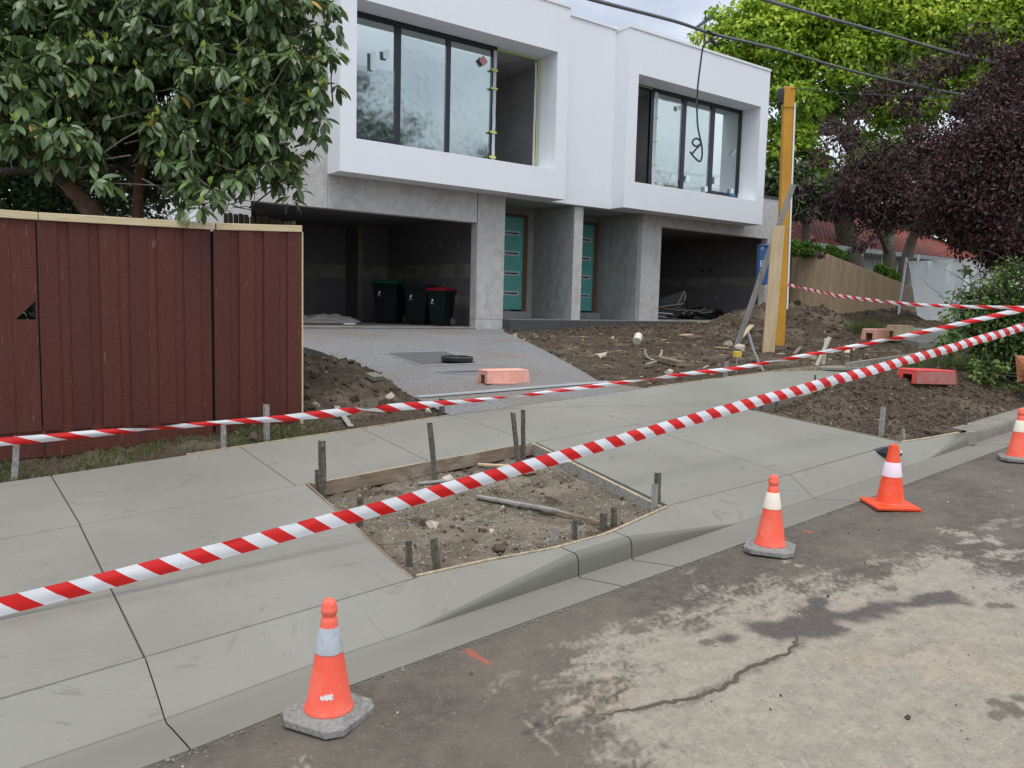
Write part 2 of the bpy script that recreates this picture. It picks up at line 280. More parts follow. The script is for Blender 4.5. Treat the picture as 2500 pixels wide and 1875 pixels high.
def glass_mat(name, tint, refl, rough=0.02, wav=.02):
    A, n, L = node_mat(name); n.remove(n['Principled BSDF'])
    tr = n.new('ShaderNodeBsdfTransparent'); tr.inputs[0].default_value = (*tint, 1)
    gl = n.new('ShaderNodeBsdfGlossy'); gl.inputs['Roughness'].default_value = rough; gl.inputs['Color'].default_value = (.78, .86, .85, 1)
    t = n.new('ShaderNodeTexCoord'); z = n.new('ShaderNodeTexNoise'); z.inputs['Scale'].default_value = 1.7; z.inputs['Detail'].default_value = 3; L.new(t.outputs['Object'], z.inputs['Vector'])
    bp = n.new('ShaderNodeBump'); bp.inputs['Strength'].default_value = wav; bp.inputs['Distance'].default_value = .1; L.new(z.outputs['Fac'], bp.inputs['Height']); L.new(bp.outputs[0], gl.inputs['Normal'])
    ms = n.new('ShaderNodeMixShader'); ms.inputs[0].default_value = refl
    L.new(tr.outputs[0], ms.inputs[1]); L.new(gl.outputs[0], ms.inputs[2]); L.new(ms.outputs[0], n['Material Output'].inputs['Surface'])
    return A
M['glass'] = glass_mat('tinted_glass', (.5, .55, .55), .60, .035, wav=.008)
M['film'] = glass_mat('clear_plastic_film', (.86, .88, .88), .10, .12, .3)
def tape_mat():
    A, n, L = node_mat('red_white_barrier_tape'); b = n['Principled BSDF']; b.inputs['Roughness'].default_value = .35
    uv = n.new('ShaderNodeUVMap'); sp = n.new('ShaderNodeSeparateXYZ'); L.new(uv.outputs[0], sp.inputs[0])
    a = n.new('ShaderNodeMath'); a.operation = 'MULTIPLY_ADD'; a.inputs[1].default_value = .48; L.new(sp.outputs[1], a.inputs[0]); L.new(sp.outputs[0], a.inputs[2])
    d = n.new('ShaderNodeMath'); d.operation = 'FRACT'; L.new(a.outputs[0], d.inputs[0])
    g = n.new('ShaderNodeMath'); g.operation = 'GREATER_THAN'; g.inputs[1].default_value = .5; L.new(d.outputs[0], g.inputs[0])
    mi = n.new('ShaderNodeMix'); mi.data_type = 'RGBA'; L.new(g.outputs[0], mi.inputs[0]); mi.inputs[6].default_value = (.82, .84, .88, 1); mi.inputs[7].default_value = (.74, .018, .018, 1)
    L.new(mi.outputs[2], b.inputs['Base Color'])
    tr = n.new('ShaderNodeBsdfTranslucent'); L.new(mi.outputs[2], tr.inputs['Color']); ms = n.new('ShaderNodeMixShader'); ms.inputs[0].default_value = .25
    L.new(b.outputs[0], ms.inputs[1]); L.new(tr.outputs[0], ms.inputs[2]); L.new(ms.outputs[0], n['Material Output'].inputs['Surface'])
    return A
M['tape'] = tape_mat()
# ---------------------------------------------------------------- object helpers
def tag(o, label=None, cat=None, group=None, kind=None):
    if label: o['label'] = label
    if cat: o['category'] = cat
    if group: o['group'] = group
    if kind: o['kind'] = kind
    return o
def empty(name, loc, label, cat, group=None):
    o = bpy.data.objects.new(name, None); o.empty_display_size = .1; o.location = Vector([float(c) for c in loc]); COL.objects.link(o)
    return tag(o, label, cat, group)
def world_loc(o):
    v = Vector(o.location)
    while o.parent: o = o.parent; v += Vector(o.location)
    return v
class MB:
    def __init__(s): s.v = []; s.f = []; s.uv = []; s.mi = []; s.cur = 0
    def add(s, pts, faces, uvs=None):
        o = len(s.v); s.v += [tuple(float(c) for c in p) for p in pts]
        for i, f in enumerate(faces):
            s.f.append([o+k for k in f]); s.uv.append(uvs[i] if uvs else None); s.mi.append(s.cur)
        return s
    def hexa(s, b, t):        # 4 bottom + 4 top corners, counter-clockwise from above
        return s.add(list(b)+list(t), [(3, 2, 1, 0), (4, 5, 6, 7), (0, 1, 5, 4), (1, 2, 6, 5), (2, 3, 7, 6), (3, 0, 4, 7)])
    def box(s, x0, x1, y0, y1, z0, z1):
        return s.hexa([(x0, y0, z0), (x1, y0, z0), (x1, y1, z0), (x0, y1, z0)], [(x0, y0, z1), (x1, y0, z1), (x1, y1, z1), (x0, y1, z1)])
    def obox(s, c, ax, ay, az, sx, sy, sz):   # oriented, centre c
        c = np.array(c, float); ax, ay, az = [np.array(a, float)/np.linalg.norm(a) for a in (ax, ay, az)]
        q = lambda i, j, k: c+ax*sx*i/2+ay*sy*j/2+az*sz*k/2
        return s.hexa([q(-1, -1, -1), q(1, -1, -1), q(1, 1, -1), q(-1, 1, -1)], [q(-1, -1, 1), q(1, -1, 1), q(1, 1, 1), q(-1, 1, 1)])
    def beam(s, p, q, w, h, up=(0, 0, 1)):    # bar from p to q, width w sideways, h along 'up'
        p = np.array(p, float); q = np.array(q, float); d = q-p; l = np.linalg.norm(d); d = d/l
        u = np.array(up, float); sd_ = np.cross(d, u); sd_ /= np.linalg.norm(sd_)+1e-9; u = np.cross(sd_, d)
        return s.obox((p+q)/2, d, sd_, u, l, w, h)
    def prism(s, poly, z0, z1):
        """poly: ccw (x,y); z0,z1 numbers or functions of (x,y)"""
        n = len(poly); g = lambda z, p: float(z(p[0], p[1])) if callable(z) else z
        pts = [(p[0], p[1], g(z0, p)) for p in poly]+[(p[0], p[1], g(z1, p)) for p in poly]
        return s.add(pts, [tuple(range(n-1, -1, -1)), tuple(range(n, 2*n))]+[(i, (i+1) % n, n+(i+1) % n, n+i) for i in range(n)])
    def tube(s, pts, r, n=8, caps=True):
        pts = [np.array(p, float) for p in pts]; rs = r if hasattr(r, '__len__') else [r]*len(pts)
        ring = []; prev = None
        for i, p in enumerate(pts):
            d = (pts[min(i+1, len(pts)-1)]-pts[max(i-1, 0)]); d = d/(np.linalg.norm(d)+1e-9)
            if prev is None:
                a = np.cross(d, (0, 0, 1)) if abs(d[2]) < .9 else np.cross(d, (1, 0, 0))
            else: a = prev-d*prev.dot(d)
            a = a/(np.linalg.norm(a)+1e-9); prev = a; b = np.cross(d, a)
            ring.append([p+(a*math.cos(2*PI*k/n)+b*math.sin(2*PI*k/n))*rs[i] for k in range(n)])
        V = [v for g in ring for v in g]; F = []
        for i in range(len(pts)-1):
            for k in range(n): F.append((i*n+k, i*n+(k+1) % n, (i+1)*n+(k+1) % n, (i+1)*n+k))
        if caps: F += [tuple(range(n-1, -1, -1)), tuple((len(pts)-1)*n+k for k in range(n))]
        return s.add(V, F)
    def lathe(s, prof, c=(0, 0, 0), n=32):
        c = np.array(c, float); V = []; F = []
        for (r, z) in prof: V += [c+np.array([r*math.cos(2*PI*k/n), r*math.sin(2*PI*k/n), z]) for k in range(n)]
        for i in range(len(prof)-1):
            for k in range(n): F.append((i*n+k, i*n+(k+1) % n, (i+1)*n+(k+1) % n, (i+1)*n+k))
        if prof[0][0] > 1e-4: F.append(tuple(range(n-1, -1, -1)))
        if prof[-1][0] > 1e-4: F.append(tuple((len(prof)-1)*n+k for k in range(n)))
        return s.add(V, F)
    def build(s, name, mats, parent=None, origin=None, smooth=False, bevel=0, seg=2, angle=40):
        me = bpy.data.meshes.new(name)
        off = world_loc(parent) if parent else Vector(origin if origin is not None else (0, 0, 0))
        if parent and origin is None: off = world_loc(parent)
        me.from_pydata([(v[0]-off[0], v[1]-off[1], v[2]-off[2]) for v in s.v], [], s.f)
        if any(u is not None for u in s.uv):
            ul = me.uv_layers.new(name='UVMap'); k = 0; buf = []
            for f, u in zip(s.f, s.uv):
                for i in range(len(f)): buf += list(u[i]) if u is not None else [0, 0]
            ul.data.foreach_set('uv', buf)
        mats = mats if isinstance(mats, (list, tuple)) else [mats]
        for mm in mats: me.materials.append(M[mm] if isinstance(mm, str) else mm)
        if len(mats) > 1: me.polygons.foreach_set('material_index', s.mi)
        o = bpy.data.objects.new(name, me); COL.objects.link(o)
        if parent: o.parent = parent
        else: o.location = off
        if smooth:
            me.shade_smooth(); me.set_sharp_from_angle(angle=rad(angle))
        if bevel:
            b = o.modifiers.new('bevel', 'BEVEL'); b.width = bevel; b.segments = seg; b.limit_method = 'ANGLE'; b.angle_limit = rad(30)
        return o
def fast_mesh(name, V, F, mats, parent=None, origin=None, attrs=None, smooth=True):
    """V (n,3), F (m,k) arrays"""
    V = np.asarray(V, np.float64); F = np.asarray(F, np.int32); k = F.shape[1]
    off = np.array(world_loc(parent)) if parent else np.array(origin if origin is not None else (0, 0, 0), float)
    me = bpy.data.meshes.new(name); me.vertices.add(len(V)); me.vertices.foreach_set('co', (V-off).astype(np.float32).ravel())
    me.loops.add(F.size); me.loops.foreach_set('vertex_index', F.ravel())
    me.polygons.add(len(F)); me.polygons.foreach_set('loop_start', np.arange(len(F), dtype=np.int32)*k)
    me.update(calc_edges=True); me.validate()
    for an, arr in (attrs or {}).items():
        a = me.attributes.new(an, 'FLOAT', 'POINT'); a.data.foreach_set('value', np.asarray(arr, np.float32).ravel())
    me.shade_smooth() if smooth else me.shade_flat()
    me.materials.append(M[mats] if isinstance(mats, str) else mats)
    o = bpy.data.objects.new(name, me); COL.objects.link(o)
    if parent: o.parent = parent
    else: o.location = Vector([float(c) for c in off])
    return o
def grid_faces(nx, ny):
    i = np.arange(nx-1)[:, None]*ny + np.arange(ny-1)[None, :]
    return np.stack([i, i+ny, i+ny+1, i+1], -1).reshape(-1, 4)
def icos():
    t = (1+5**.5)/2; v = np.array([(-1, t, 0), (1, t, 0), (-1, -t, 0), (1, -t, 0), (0, -1, t), (0, 1, t), (0, -1, -t), (0, 1, -t), (t, 0, -1), (t, 0, 1), (-t, 0, -1), (-t, 0, 1)])
    f = np.array([(0, 11, 5), (0, 5, 1), (0, 1, 7), (0, 7, 10), (0, 10, 11), (1, 5, 9), (5, 11, 4), (11, 10, 2), (10, 7, 6), (7, 1, 8), (3, 9, 4), (3, 4, 2), (3, 2, 6), (3, 6, 8), (3, 8, 9), (4, 9, 5), (2, 4, 11), (6, 2, 10), (8, 6, 7), (9, 8, 1)])
    return v/np.linalg.norm(v[0]), f
ICO = icos()
def rand_rot(n):
    q = RNG.normal(size=(n, 4)); q /= np.linalg.norm(q, axis=1)[:, None]; w, x, y, z = q.T
    return np.stack([np.stack([1-2*(y*y+z*z), 2*(x*y-z*w), 2*(x*z+y*w)], -1), np.stack([2*(x*y+z*w), 1-2*(x*x+z*z), 2*(y*z-x*w)], -1), np.stack([2*(x*z-y*w), 2*(y*z+x*w), 1-2*(x*x+y*y)], -1)], 1)
def scatter(TV, TF, pos, rot, scl):
    """copies of a template: pos (n,3), rot (n,3,3), scl (n,) or (n,3)"""
    n = len(pos); scl = np.asarray(scl); scl = scl[:, None] if scl.ndim == 1 else scl
    P = TV[None]*scl[:, None, :] if scl.shape[1] == 3 else TV[None]*scl[:, :, None]
    P = np.einsum('nij,nkj->nki', rot, P) + pos[:, None, :]
    F = TF[None]+(np.arange(n)*len(TV))[:, None, None]
    return P.reshape(-1, 3), F.reshape(-1, TF.shape[1])
def stones(name, pts, sizes, mname, label, cat=None, kind='stuff'):
    n = len(pts); P = np.array(pts, float); sz = np.array(sizes)
    sc = sz[:, None]*RNG.uniform(.55, 1.2, (n, 3)); V, F = scatter(ICO[0], ICO[1], P, rand_rot(n), sc)
    V = V + RNG.normal(size=V.shape)*np.repeat(sz, 12)[:, None]*.16
    o = fast_mesh(name, V, F, mname, smooth=False); return tag(o, label, cat, kind=kind)
def frames(zdir, roll):
    """rotation matrices whose x axis is zdir direction, rolled about it"""
    x = zdir/np.linalg.norm(zdir, axis=1)[:, None]; up = np.zeros_like(x); up[:, 2] = 1
    bad = np.abs(x[:, 2]) > .97; up[bad] = (1, 0, 0)
    y = np.cross(up, x); y /= np.linalg.norm(y, axis=1)[:, None]; z = np.cross(x, y)
    c = np.cos(roll)[:, None]; s_ = np.sin(roll)[:, None]; y2 = y*c+z*s_; z2 = -y*s_+z*c
    return np.stack([x, y2, z2], -1)
def leaf_template(w=.38, rows=((0, .0), (.14, .08), (.38, .85), (.62, 1), (.83, .7), (1, .02)), droop=.25, fold=.12):
    V = []; F = []
    for i, (t, k) in enumerate(rows):
        hw = w/2*k; z = -droop*t*t
        V += [(t, -hw, z+fold*hw*2), (t, 0, z), (t, hw, z+fold*hw*2)]
    for i in range(len(rows)-1):
        a = i*3; F += [(a, a+3, a+4, a+1), (a+1, a+4, a+5, a+2)]
    return np.array(V, float), np.array(F)
# ================================================================ THE SETTING
XA = onR('P', 2322, 1117)[0]; XB = onF('P', 2406, 1059)[0]
J5 = 5.17; J6 = 6.50
def kk(X):
    X = np.asarray(X, float)
    a = np.clip((X-1.78)/1.03, 0, 1); b = np.clip((4.25-X)/1.0, 0, 1); c = np.clip((X-XA)/(XB-XA), 0, 1)
    return np.maximum(np.minimum(a, b), c)
def fpt(k, x, y): p = onF(k, x, y); return (p[0], p[1])
bed1_front = [fpt('J', 880, 1400), fpt('J', 1340, 1300), fpt('J', 1820, 1208), fpt('J', 2130, 1125), fpt('K', 275, 1095), fpt('K', 460, 1010), fpt('K', 640, 930)]
bed1 = bed1_front + [fpt('P', 1305*1.1302, 1080)][:0] + [onF('P', 1305, 1080)[:2]*1.0, onF('P', 752, 1180)[:2]*1.0]
bed1 = [tuple(p) for p in bed1]
bed2_front = [fpt('L', 1275, 722), fpt('L', 1720, 650), fpt('L', 1915, 640)]
bed2 = bed2_front + [(XB+.05, float(Yre(XB))+.47), (13.8, float(Yre(13.8))+.47), (13.8, 6.4), (11, 6.4), (9.9, 5.6), fpt('I', 1250, 1550), fpt('I', 640, 1659), fpt('P', 1839, 1003)]
def Yback(X):
    y = Yg(X)-.0065
    xs, ys = zip(*bed1_front); y = np.where((X > xs[0]) & (X < xs[-1]), np.interp(X, xs, ys)-.012, y)
    xs, ys = zip(*bed2_front); y = np.where((X > xs[0]), np.interp(X, xs, ys)-.012, y)
    return y
def sweep(name, x0, x1, topmat, panmat, old=False, dz=0):
    xs = np.linspace(x0, x1, max(2, int((x1-x0)/.03)+1)); V = []; k = kk(xs) if not old else np.ones_like(xs)
    ye = Yre(xs); yb = ye+.335; R = plR(xs); zb = R-.045; e = .002
    zt = zb+k*.118; yk = yb+.012+.045*k; yB = Yback(xs) if not old else yk+.15; zB = plF(xs, yB)
    if old: zB = zt+.01; zB = zB
    else: zB = np.maximum(zB, zt+.004)
    prof = [(ye, R-.12), (ye, R+.002), (ye+.02, R+.001), (ye+.12, R-.015), (ye+.25, R-.036), (yb-.02, zb-.004), (yb, zb+.002)]
    for t, q in ((.05, .3), (.12, .70), (.28, .90), (.6, .985), (1, 1)): prof.append((yb+(yk-yb)*t, zb+.002+(zt-zb)*q))
    nt_ = 6
    for j in range(1, nt_+1):
        v = j/nt_; prof.append((yk+(yB-yk)*v, zt+.002+(zB-zt-.002)*(v**.9)))
    prof.append((yB, zB-.12))
    P = np.stack([np.stack([xs, np.broadcast_to(y, xs.shape), np.broadcast_to(z, xs.shape)], -1) for y, z in prof], 1); P[..., 2] += dz; P[..., 1] -= dz*.8
    nx, ny = P.shape[:2]; F = grid_faces(nx, ny)
    o = fast_mesh(name, P.reshape(-1, 3), F, panmat)
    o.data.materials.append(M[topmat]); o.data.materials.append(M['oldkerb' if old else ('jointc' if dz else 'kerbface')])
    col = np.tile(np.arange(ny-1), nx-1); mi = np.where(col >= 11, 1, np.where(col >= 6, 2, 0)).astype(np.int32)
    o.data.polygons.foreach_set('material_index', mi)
    # end caps
    me = o.data
    o.data.set_sharp_from_angle(angle=rad(50))
    return tag(o, kind='structure')
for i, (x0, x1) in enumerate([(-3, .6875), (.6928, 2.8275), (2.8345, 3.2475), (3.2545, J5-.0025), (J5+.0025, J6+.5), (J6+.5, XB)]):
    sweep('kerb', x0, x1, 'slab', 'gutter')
sweep('kerb_base', -3, XB, 'jointc', 'jointc', dz=-.012)
sweep('old_kerb', XB+.006, 14, 'oldkerb', 'oldkerb', old=True)
# slab panels, each with a 6 mm tooled joint round it
def panel(poly):
    cx = sum(p[0] for p in poly)/len(poly); cy = sum(p[1] for p in poly)/len(poly)
    b = MB(); b.prism(poly, lambda x, y: plF(x, y)-.11, lambda x, y: plF(x, y))
    o = b.build('footpath', 'slab', bevel=.006, seg=2); return tag(o, kind='structure')
g = .0028
def rowpoly(x0, x1, lo, hi, n=3, sk0=(0, 0), sk1=(0, 0)):
    a = [(x, float(lo(x))+.0065) for x in np.linspace(x0+g+sk0[0], x1-g+sk1[0], n)]
    b = [(x, float(hi(x))-(.0045 if hi is Ym else g)) for x in np.linspace(x0+g+sk0[1], x1-g+sk1[1], n)][::-1]
    return a+b
panel(rowpoly(-3, .69, Yg, Ym, 4, sk1=(0, .012)))
b1l = bed1[0]; b1tl = bed1[-1]; b1tr = bed1[-2]; b1r = bed1_front[-1]
panel([(.69+g, float(Yg(.69))+.0065), (b1l[0]-.02, float(Yg(b1l[0]))+.0065), (b1tl[0]-.02, float(Ym(b1tl[0]))-g), (.702+g, float(Ym(.7))-g)])
panel([(b1r[0]+.02, float(Yg(b1r[0]))+.0065), (J5-.02, float(Yg(J5))+.0065), (J5+.02, float(Ym(J5))-g), (b1tr[0]+.02, float(Ym(b1tr[0]))-g)])
b2l = bed2_front[0]; b2t = bed2[-1]
panel([(J5-.012, float(Yg(J5))+.0065), (b2l[0]-.02, float(Yg(b2l[0]))+.0065), (b2t[0]-.02, float(Ym(b2t[0]))-g), (J5+.028, float(Ym(J5))-g)])
XE = onF('I', 965, 1490)[0]; XE2 = onF('I', 1250, 1548)[0]
for x0, x1, s in [(-3, .705, -.02), (.705, 1.97, -.03), (1.97, 3.0, -.03), (3.0, 4.0, -.09), (4.0, 5.2, -.03), (5.2, 6.55, -.06), (6.55, 8.7, 0)]:
    sp_ = {.705: -.02, 1.97: -.03, 3.0: -.03, 4.0: -.09, 5.2: -.03, 6.55: -.06}.get(x0, 0)
    panel(rowpoly(x0, x1, Ym, Yr, 2, sk0=(0, sp_), sk1=(0, s)))
panel([(8.7+g, float(Ym(8.7))+g), (XE2, onF('I', 1250, 1548)[1]), (XE, onF('I', 965, 1490)[1]), (8.7+g, float(Yr(8.7))-g)])
def jribbon(pts):
    b = MB()
    for (x1, y1), (x2, y2) in zip(pts[:-1], pts[1:]):
        d = np.array([x2-x1, y2-y1]); d /= np.linalg.norm(d); n_ = np.array([-d[1], d[0]])*.02
        b.add([(x1-n_[0], y1-n_[1], plF(x1, y1)-.012), (x2-n_[0], y2-n_[1], plF(x2, y2)-.012), (x2+n_[0], y2+n_[1], plF(x2, y2)-.012), (x1+n_[0], y1+n_[1], plF(x1, y1)-.012)], [(0, 1, 2, 3)])
    return tag(b.build('joint_bed', 'jointc'), kind='structure')
jribbon([(x, float(Yg(x))) for x in (-3, 0, b1l[0]-.03)]); jribbon([(x, float(Yg(x))) for x in (b1r[0]+.03, 4.5, b2l[0]-.03)])
jribbon([(x, float(Ym(x))) for x in (-3, b1tl[0]-.03)]); jribbon([(x, float(Ym(x))) for x in (b1tr[0]+.03, b2t[0]-.03)])
for xa, xb, lo, hi in ((.69, .702, Yg, Ym), (.705, .685, Ym, Yr), (1.97, 1.94, Ym, Yr), (3.0, 2.97, Ym, Yr), (4.0, 3.91, Ym, Yr), (J5-.015, J5+.024, Yg, Ym), (5.2, 5.17, Ym, Yr), (6.55, 6.49, Ym, Yr), (8.7, 8.7, Ym, Yr)):
    jribbon([(xa, float(lo(xa))+.02), (xb, float(hi(xb))-.02)])
# driveway: lofted between its two edges
dl = [fpt('P', 1101.5, 1014), fpt('J', 870, 200), fpt('J', 560, 55)]
p2 = hit('J', 870, 200); p3 = hit('J', 600, 60)
dlx = lambda y: p2[0] + (p3[0]-p2[0])*(y-p2[1])/(p3[1]-p2[1])
pr = [hit('P', 1581, 947), hit('P', 1466, 933), hit('H', 90, 1200), np.array([11.25, 15.0, 0])]
fr = hit('P', 1101.5, 1014)
rows = [((fr[0], float(Yr(fr[0]))+.004), (pr[0][0], float(Yr(pr[0][0]))+.004))]
ry = [pr[1][1]+.02, 8.4, 9.6, 11, 12.4, 13.6, 14.9, 15.27]
def lx(y): return float(np.interp(y, [fr[1], p2[1], 11, 15.3], [fr[0], p2[0], 4.75, 4.9]))
def rx(y): return float(np.interp(y, [pr[1][1], pr[2][1], 15.3], [pr[1][0], pr[2][0], 11.2]))
ys_ = [Yr(fr[0])+.004, (fr[1]+pr[1][1])/2, pr[1][1]] + [y for y in np.arange(7.5, 15.3, .25) if y > pr[1][1]+.1] + [15.27]
V = []; nxx = 60
for i, y in enumerate(ys_):
    a, b = lx(y), (rx(y) if i > 1 else (pr[0][0] if i == 0 else (pr[0][0]*.5+pr[1][0]*.5)))
    for j in range(nxx):
        x = a+(b-a)*j/(nxx-1); yy = float(Yr(x))+.004 if i == 0 else y
        V.append((x, yy, float(G(x, yy))-.002+(.004 if i > 1 else 0)))
V = np.array(V); ny_ = len(ys_)
F = (np.arange(ny_-1)[:, None]*nxx+np.arange(nxx-1)[None]).reshape(-1); F = np.stack([F, F+1, F+nxx+1, F+nxx], -1)
dirt = np.clip(sst(.5, .8, fbm(V[:, 0]*1.3, V[:, 1]*1.3, 5)) + .8*sst(8.5, 6.5, V[:, 1])*sst(.35, .6, fbm(V[:, 0]*2, V[:, 1]*2, 8)) , 0, 1)*.7
drv = fast_mesh('driveway', V, F, 'aggr', attrs={'dirt': dirt}); tag(drv, kind='structure')
drive_poly = [(V[i*nxx][0], V[i*nxx][1]) for i in range(ny_)] + [(V[i*nxx+nxx-1][0], V[i*nxx+nxx-1][1]) for i in range(ny_-1, -1, -1)]
b = MB()
for i in range(ny_-1):
    p, q = V[i*nxx], V[(i+1)*nxx]; b.add([p, q, q-[0, 0, .14], p-[0, 0, .14]], [(0, 1, 2, 3)])
    p, q = V[i*nxx+nxx-1], V[(i+1)*nxx+nxx-1]; b.add([p, q, q-[0, 0, .14], p-[0, 0, .14]], [(3, 2, 1, 0)])
tag(b.build('driveway_edge', 'aggrside'), kind='structure')
# broad ground
xs = np.concatenate([np.linspace(-300, -6, 20), np.arange(-4, 40, 1.0), np.linspace(42, 400, 24)])
ys = np.concatenate([np.linspace(-300, -8, 20), np.arange(-6, 30, .8), np.linspace(32, 400, 24)])
XX, YY = np.meshgrid(np.clip(xs, -6, 40), np.clip(ys, -6, 24), indexing='ij'); X0, Y0 = np.meshgrid(xs, ys, indexing='ij')
Z = G(XX, YY)-.2
o = fast_mesh('ground', np.stack([X0, Y0, Z], -1).reshape(-1, 3), grid_faces(len(xs), len(ys)), 'ground'); tag(o, kind='structure')
# road, with its pale worn patch, wet stain and cracks held as attributes of the surface
def rp(k, x, y): p = onR(k, x, y); return (p[0], p[1])
pale1 = [rp('Q', *q) for q in [(-330, 1130), (-150, 960), (0, 830), (100, 740), (250, 655), (450, 625), (560, 565), (640, 490), (800, 480), (900, 440), (1010, 450), (1130, 370), (1250, 410), (1400, 395), (1600, 330), (1700, 290), (1850, 295), (2000, 365), (2212, 425), (2600, 500), (2900, 2600), (300, 2300), (-120, 1600), (0, 1380), (-50, 1230), (-200, 1200)]]
pale2 = [rp('Q', *q) for q in [(900, 290), (1040, 300), (1130, 345), (1080, 375), (960, 345)]]
pale3 = [rp('Q', *q) for q in [(1900, 215), (2060, 200), (2240, 205), (2500, 260), (2500, 380), (2212, 335), (2080, 285), (1960, 250)]]
pale4 = [rp('Q', *q) for q in [(1770, 120), (1900, 130), (2020, 190), (1960, 210), (1820, 180)]]
pale5 = [rp('N', *q) for q in [(300, 1600), (700, 1570), (760, 1700), (200, 1720)]]
stain = [rp('Q', *q) for q in [(700, 630), (760, 610), (900, 605), (990, 570), (970, 530), (1060, 480), (1150, 500), (1160, 560), (1240, 545), (1400, 510), (1580, 510), (1700, 470), (1820, 465), (1900, 500), (2000, 522), (1900, 535), (1700, 530), (1560, 545), (1440, 585), (1300, 625), (1215, 620), (1230, 665), (1180, 695), (1050, 705), (900, 720), (790, 700), (720, 660)]]
drops = [rp('Q', *q) for q in [(2045, 527), (2125, 532), (2050, 1055), (2130, 1075), (2180, 1110), (2190, 1035), (2070, 1120), (1500, 440), (500, 730)]]
stain2 = [rp('Q', *q) for q in [(530, 705), (600, 682), (670, 700), (660, 735), (600, 742), (545, 730)]]
dark2 = [rp('D', *q) for q in [(1180, 1560), (1260, 1540), (1330, 1590), (1300, 1700), (1100, 1720), (1080, 1620)]]
crackA = [rp('D', *q) for q in [(1742, 1380), (1725, 1397), (1670, 1425), (1610, 1452), (1560, 1480), (1500, 1508), (1440, 1522), (1370, 1530), (1310, 1545), (1265, 1548)]]
crackB = [rp('N', *q) for q in [(2212, 1305), (2050, 1330), (1880, 1420)]]; crackC = [rp('N', *q) for q in [(1870, 1330), (2110, 1560)]]
def rgrid(x0, x1, y0, dx, nrow, y1f):
    xs = np.arange(x0, x1+dx/2, dx); V = []; t = np.linspace(0, 1, nrow)
    X = np.repeat(xs[:, None], nrow, 1); Y = y0+(y1f(xs)[:, None]-y0)*t[None]; return X, Y
X, Y = rgrid(-1.5, 11, -1.0, .017, 215, lambda x: Yre(x)+.012)
def sdf(poly, X, Y): d = segdist(X, Y, list(poly)+[poly[0]]); return np.where(inpoly(X, Y, poly), d, -d)
n1 = fbm(X*2.1, Y*2.1, 3, 6, .62)-.5; n2 = fbm(X*9, Y*9, 23, 4, .6)-.5; n3 = fbm(X*30, Y*30, 43, 3, .6)-.5
a1 = fbm(X*1.3+Y*.3, Y*4.2, 203, 6, .65)-.5; a2 = fbm(X*8, Y*17, 223, 5, .65)-.5; a3 = _h(np.floor(X/.017), np.floor(Y/.014), 77)-.5
pl = sst(-.30, .22, sdf(pale1, X, Y)+.05+a1*.75+n1*.4+a2*.6+a3*.22)*(1-.35*sst(.10, .26, a1*.7+a2*.7+a3*.1))
for q, w in ((pale2, .25), (pale3, .3), (pale4, .3), (pale5, .25)):
    pl = np.maximum(pl, .8*sst(-.05, .08, sdf(q, X, Y)-.06+a1*.5+a2*.7+a3*.15))
pl = np.maximum(pl, .45*sst(.12, .3, a1+a2*.5+a3*.08))
pl *= 1-.8*sst(-.05, .1, sdf(dark2, X, Y)+n1*.5+n2*.2)
for q in drops: pl = pl*(1-.8*sst(.035, .02, np.hypot((X-q[0])*.7, Y-q[1])+n2*.03))
wet = np.maximum(sst(-.03, .03, sdf(stain, X, Y)+n2*.12+n3*.05), sst(-.02, .02, sdf(stain2, X, Y)+n2*.06))
cw = segdist(X+n2*.13+n3*.05, Y+n3*.05+n2*.10, crackA); wet = np.maximum(wet, sst(.03, .005, cw+n2*.04)*.3)
crk = np.maximum(.25*sst(.02, .004, cw), .5*sst(.014, .004, segdist(X+n2*.05, Y+n3*.05, crackB)))
scr = .6*sst(.012, .004, segdist(X, Y, crackC)+n3*.01)
pl = np.maximum(pl, scr)
Z = plR(X)+.0+(n2*.006+n3*.003)+n1*.006-crk*.0
Z = np.where(Y > Yre(X)-.03, plR(X)-.004, Z)
A_, n, L = node_mat('dirty_asphalt'); b_ = n['Principled BSDF']; t_ = n.new('ShaderNodeTexCoord')
def nz_(sc, det, r=.6, src=None):
    z = n.new('ShaderNodeTexNoise'); z.inputs['Scale'].default_value = sc; z.inputs['Detail'].default_value = det; z.inputs['Roughness'].default_value = r
    L.new(t_.outputs['Object'], z.inputs['Vector']); return z.outputs['Fac']
def mr_(f, a, b, c=0, d=1):
    z = n.new('ShaderNodeMapRange'); z.inputs['From Min'].default_value = a; z.inputs['From Max'].default_value = b; z.inputs['To Min'].default_value = c; z.inputs['To Max'].default_value = d
    L.new(f, z.inputs['Value']); return z.outputs[0]
def mix_(f, a, c):
    z = n.new('ShaderNodeMix'); z.data_type = 'RGBA'
    if isinstance(f, float): z.inputs[0].default_value = f
    else: L.new(f, z.inputs[0])
    for i, q in ((6, a), (7, c)):
        if isinstance(q, tuple): z.inputs[i].default_value = (*q, 1)
        else: L.new(q, z.inputs[i])
    return z.outputs[2]
def at_(nm): a = n.new('ShaderNodeAttribute'); a.attribute_name = nm; return a.outputs['Fac']
fine = nz_(75, 5, .7); mid = nz_(14, 6); big = nz_(2.2, 6)
dk = mix_(mr_(mid, .4, .65), (.092, .079, .063), (.125, .108, .088)); dk = mix_(mr_(big, .42, .62, 0, .7), dk, (.160, .136, .111)); dk = mix_(mr_(fine, .58, .70, 0, .75), dk, (.27, .245, .21)); dk = mix_(mr_(fine, .40, .28, 0, .6), dk, (.05, .045, .04))
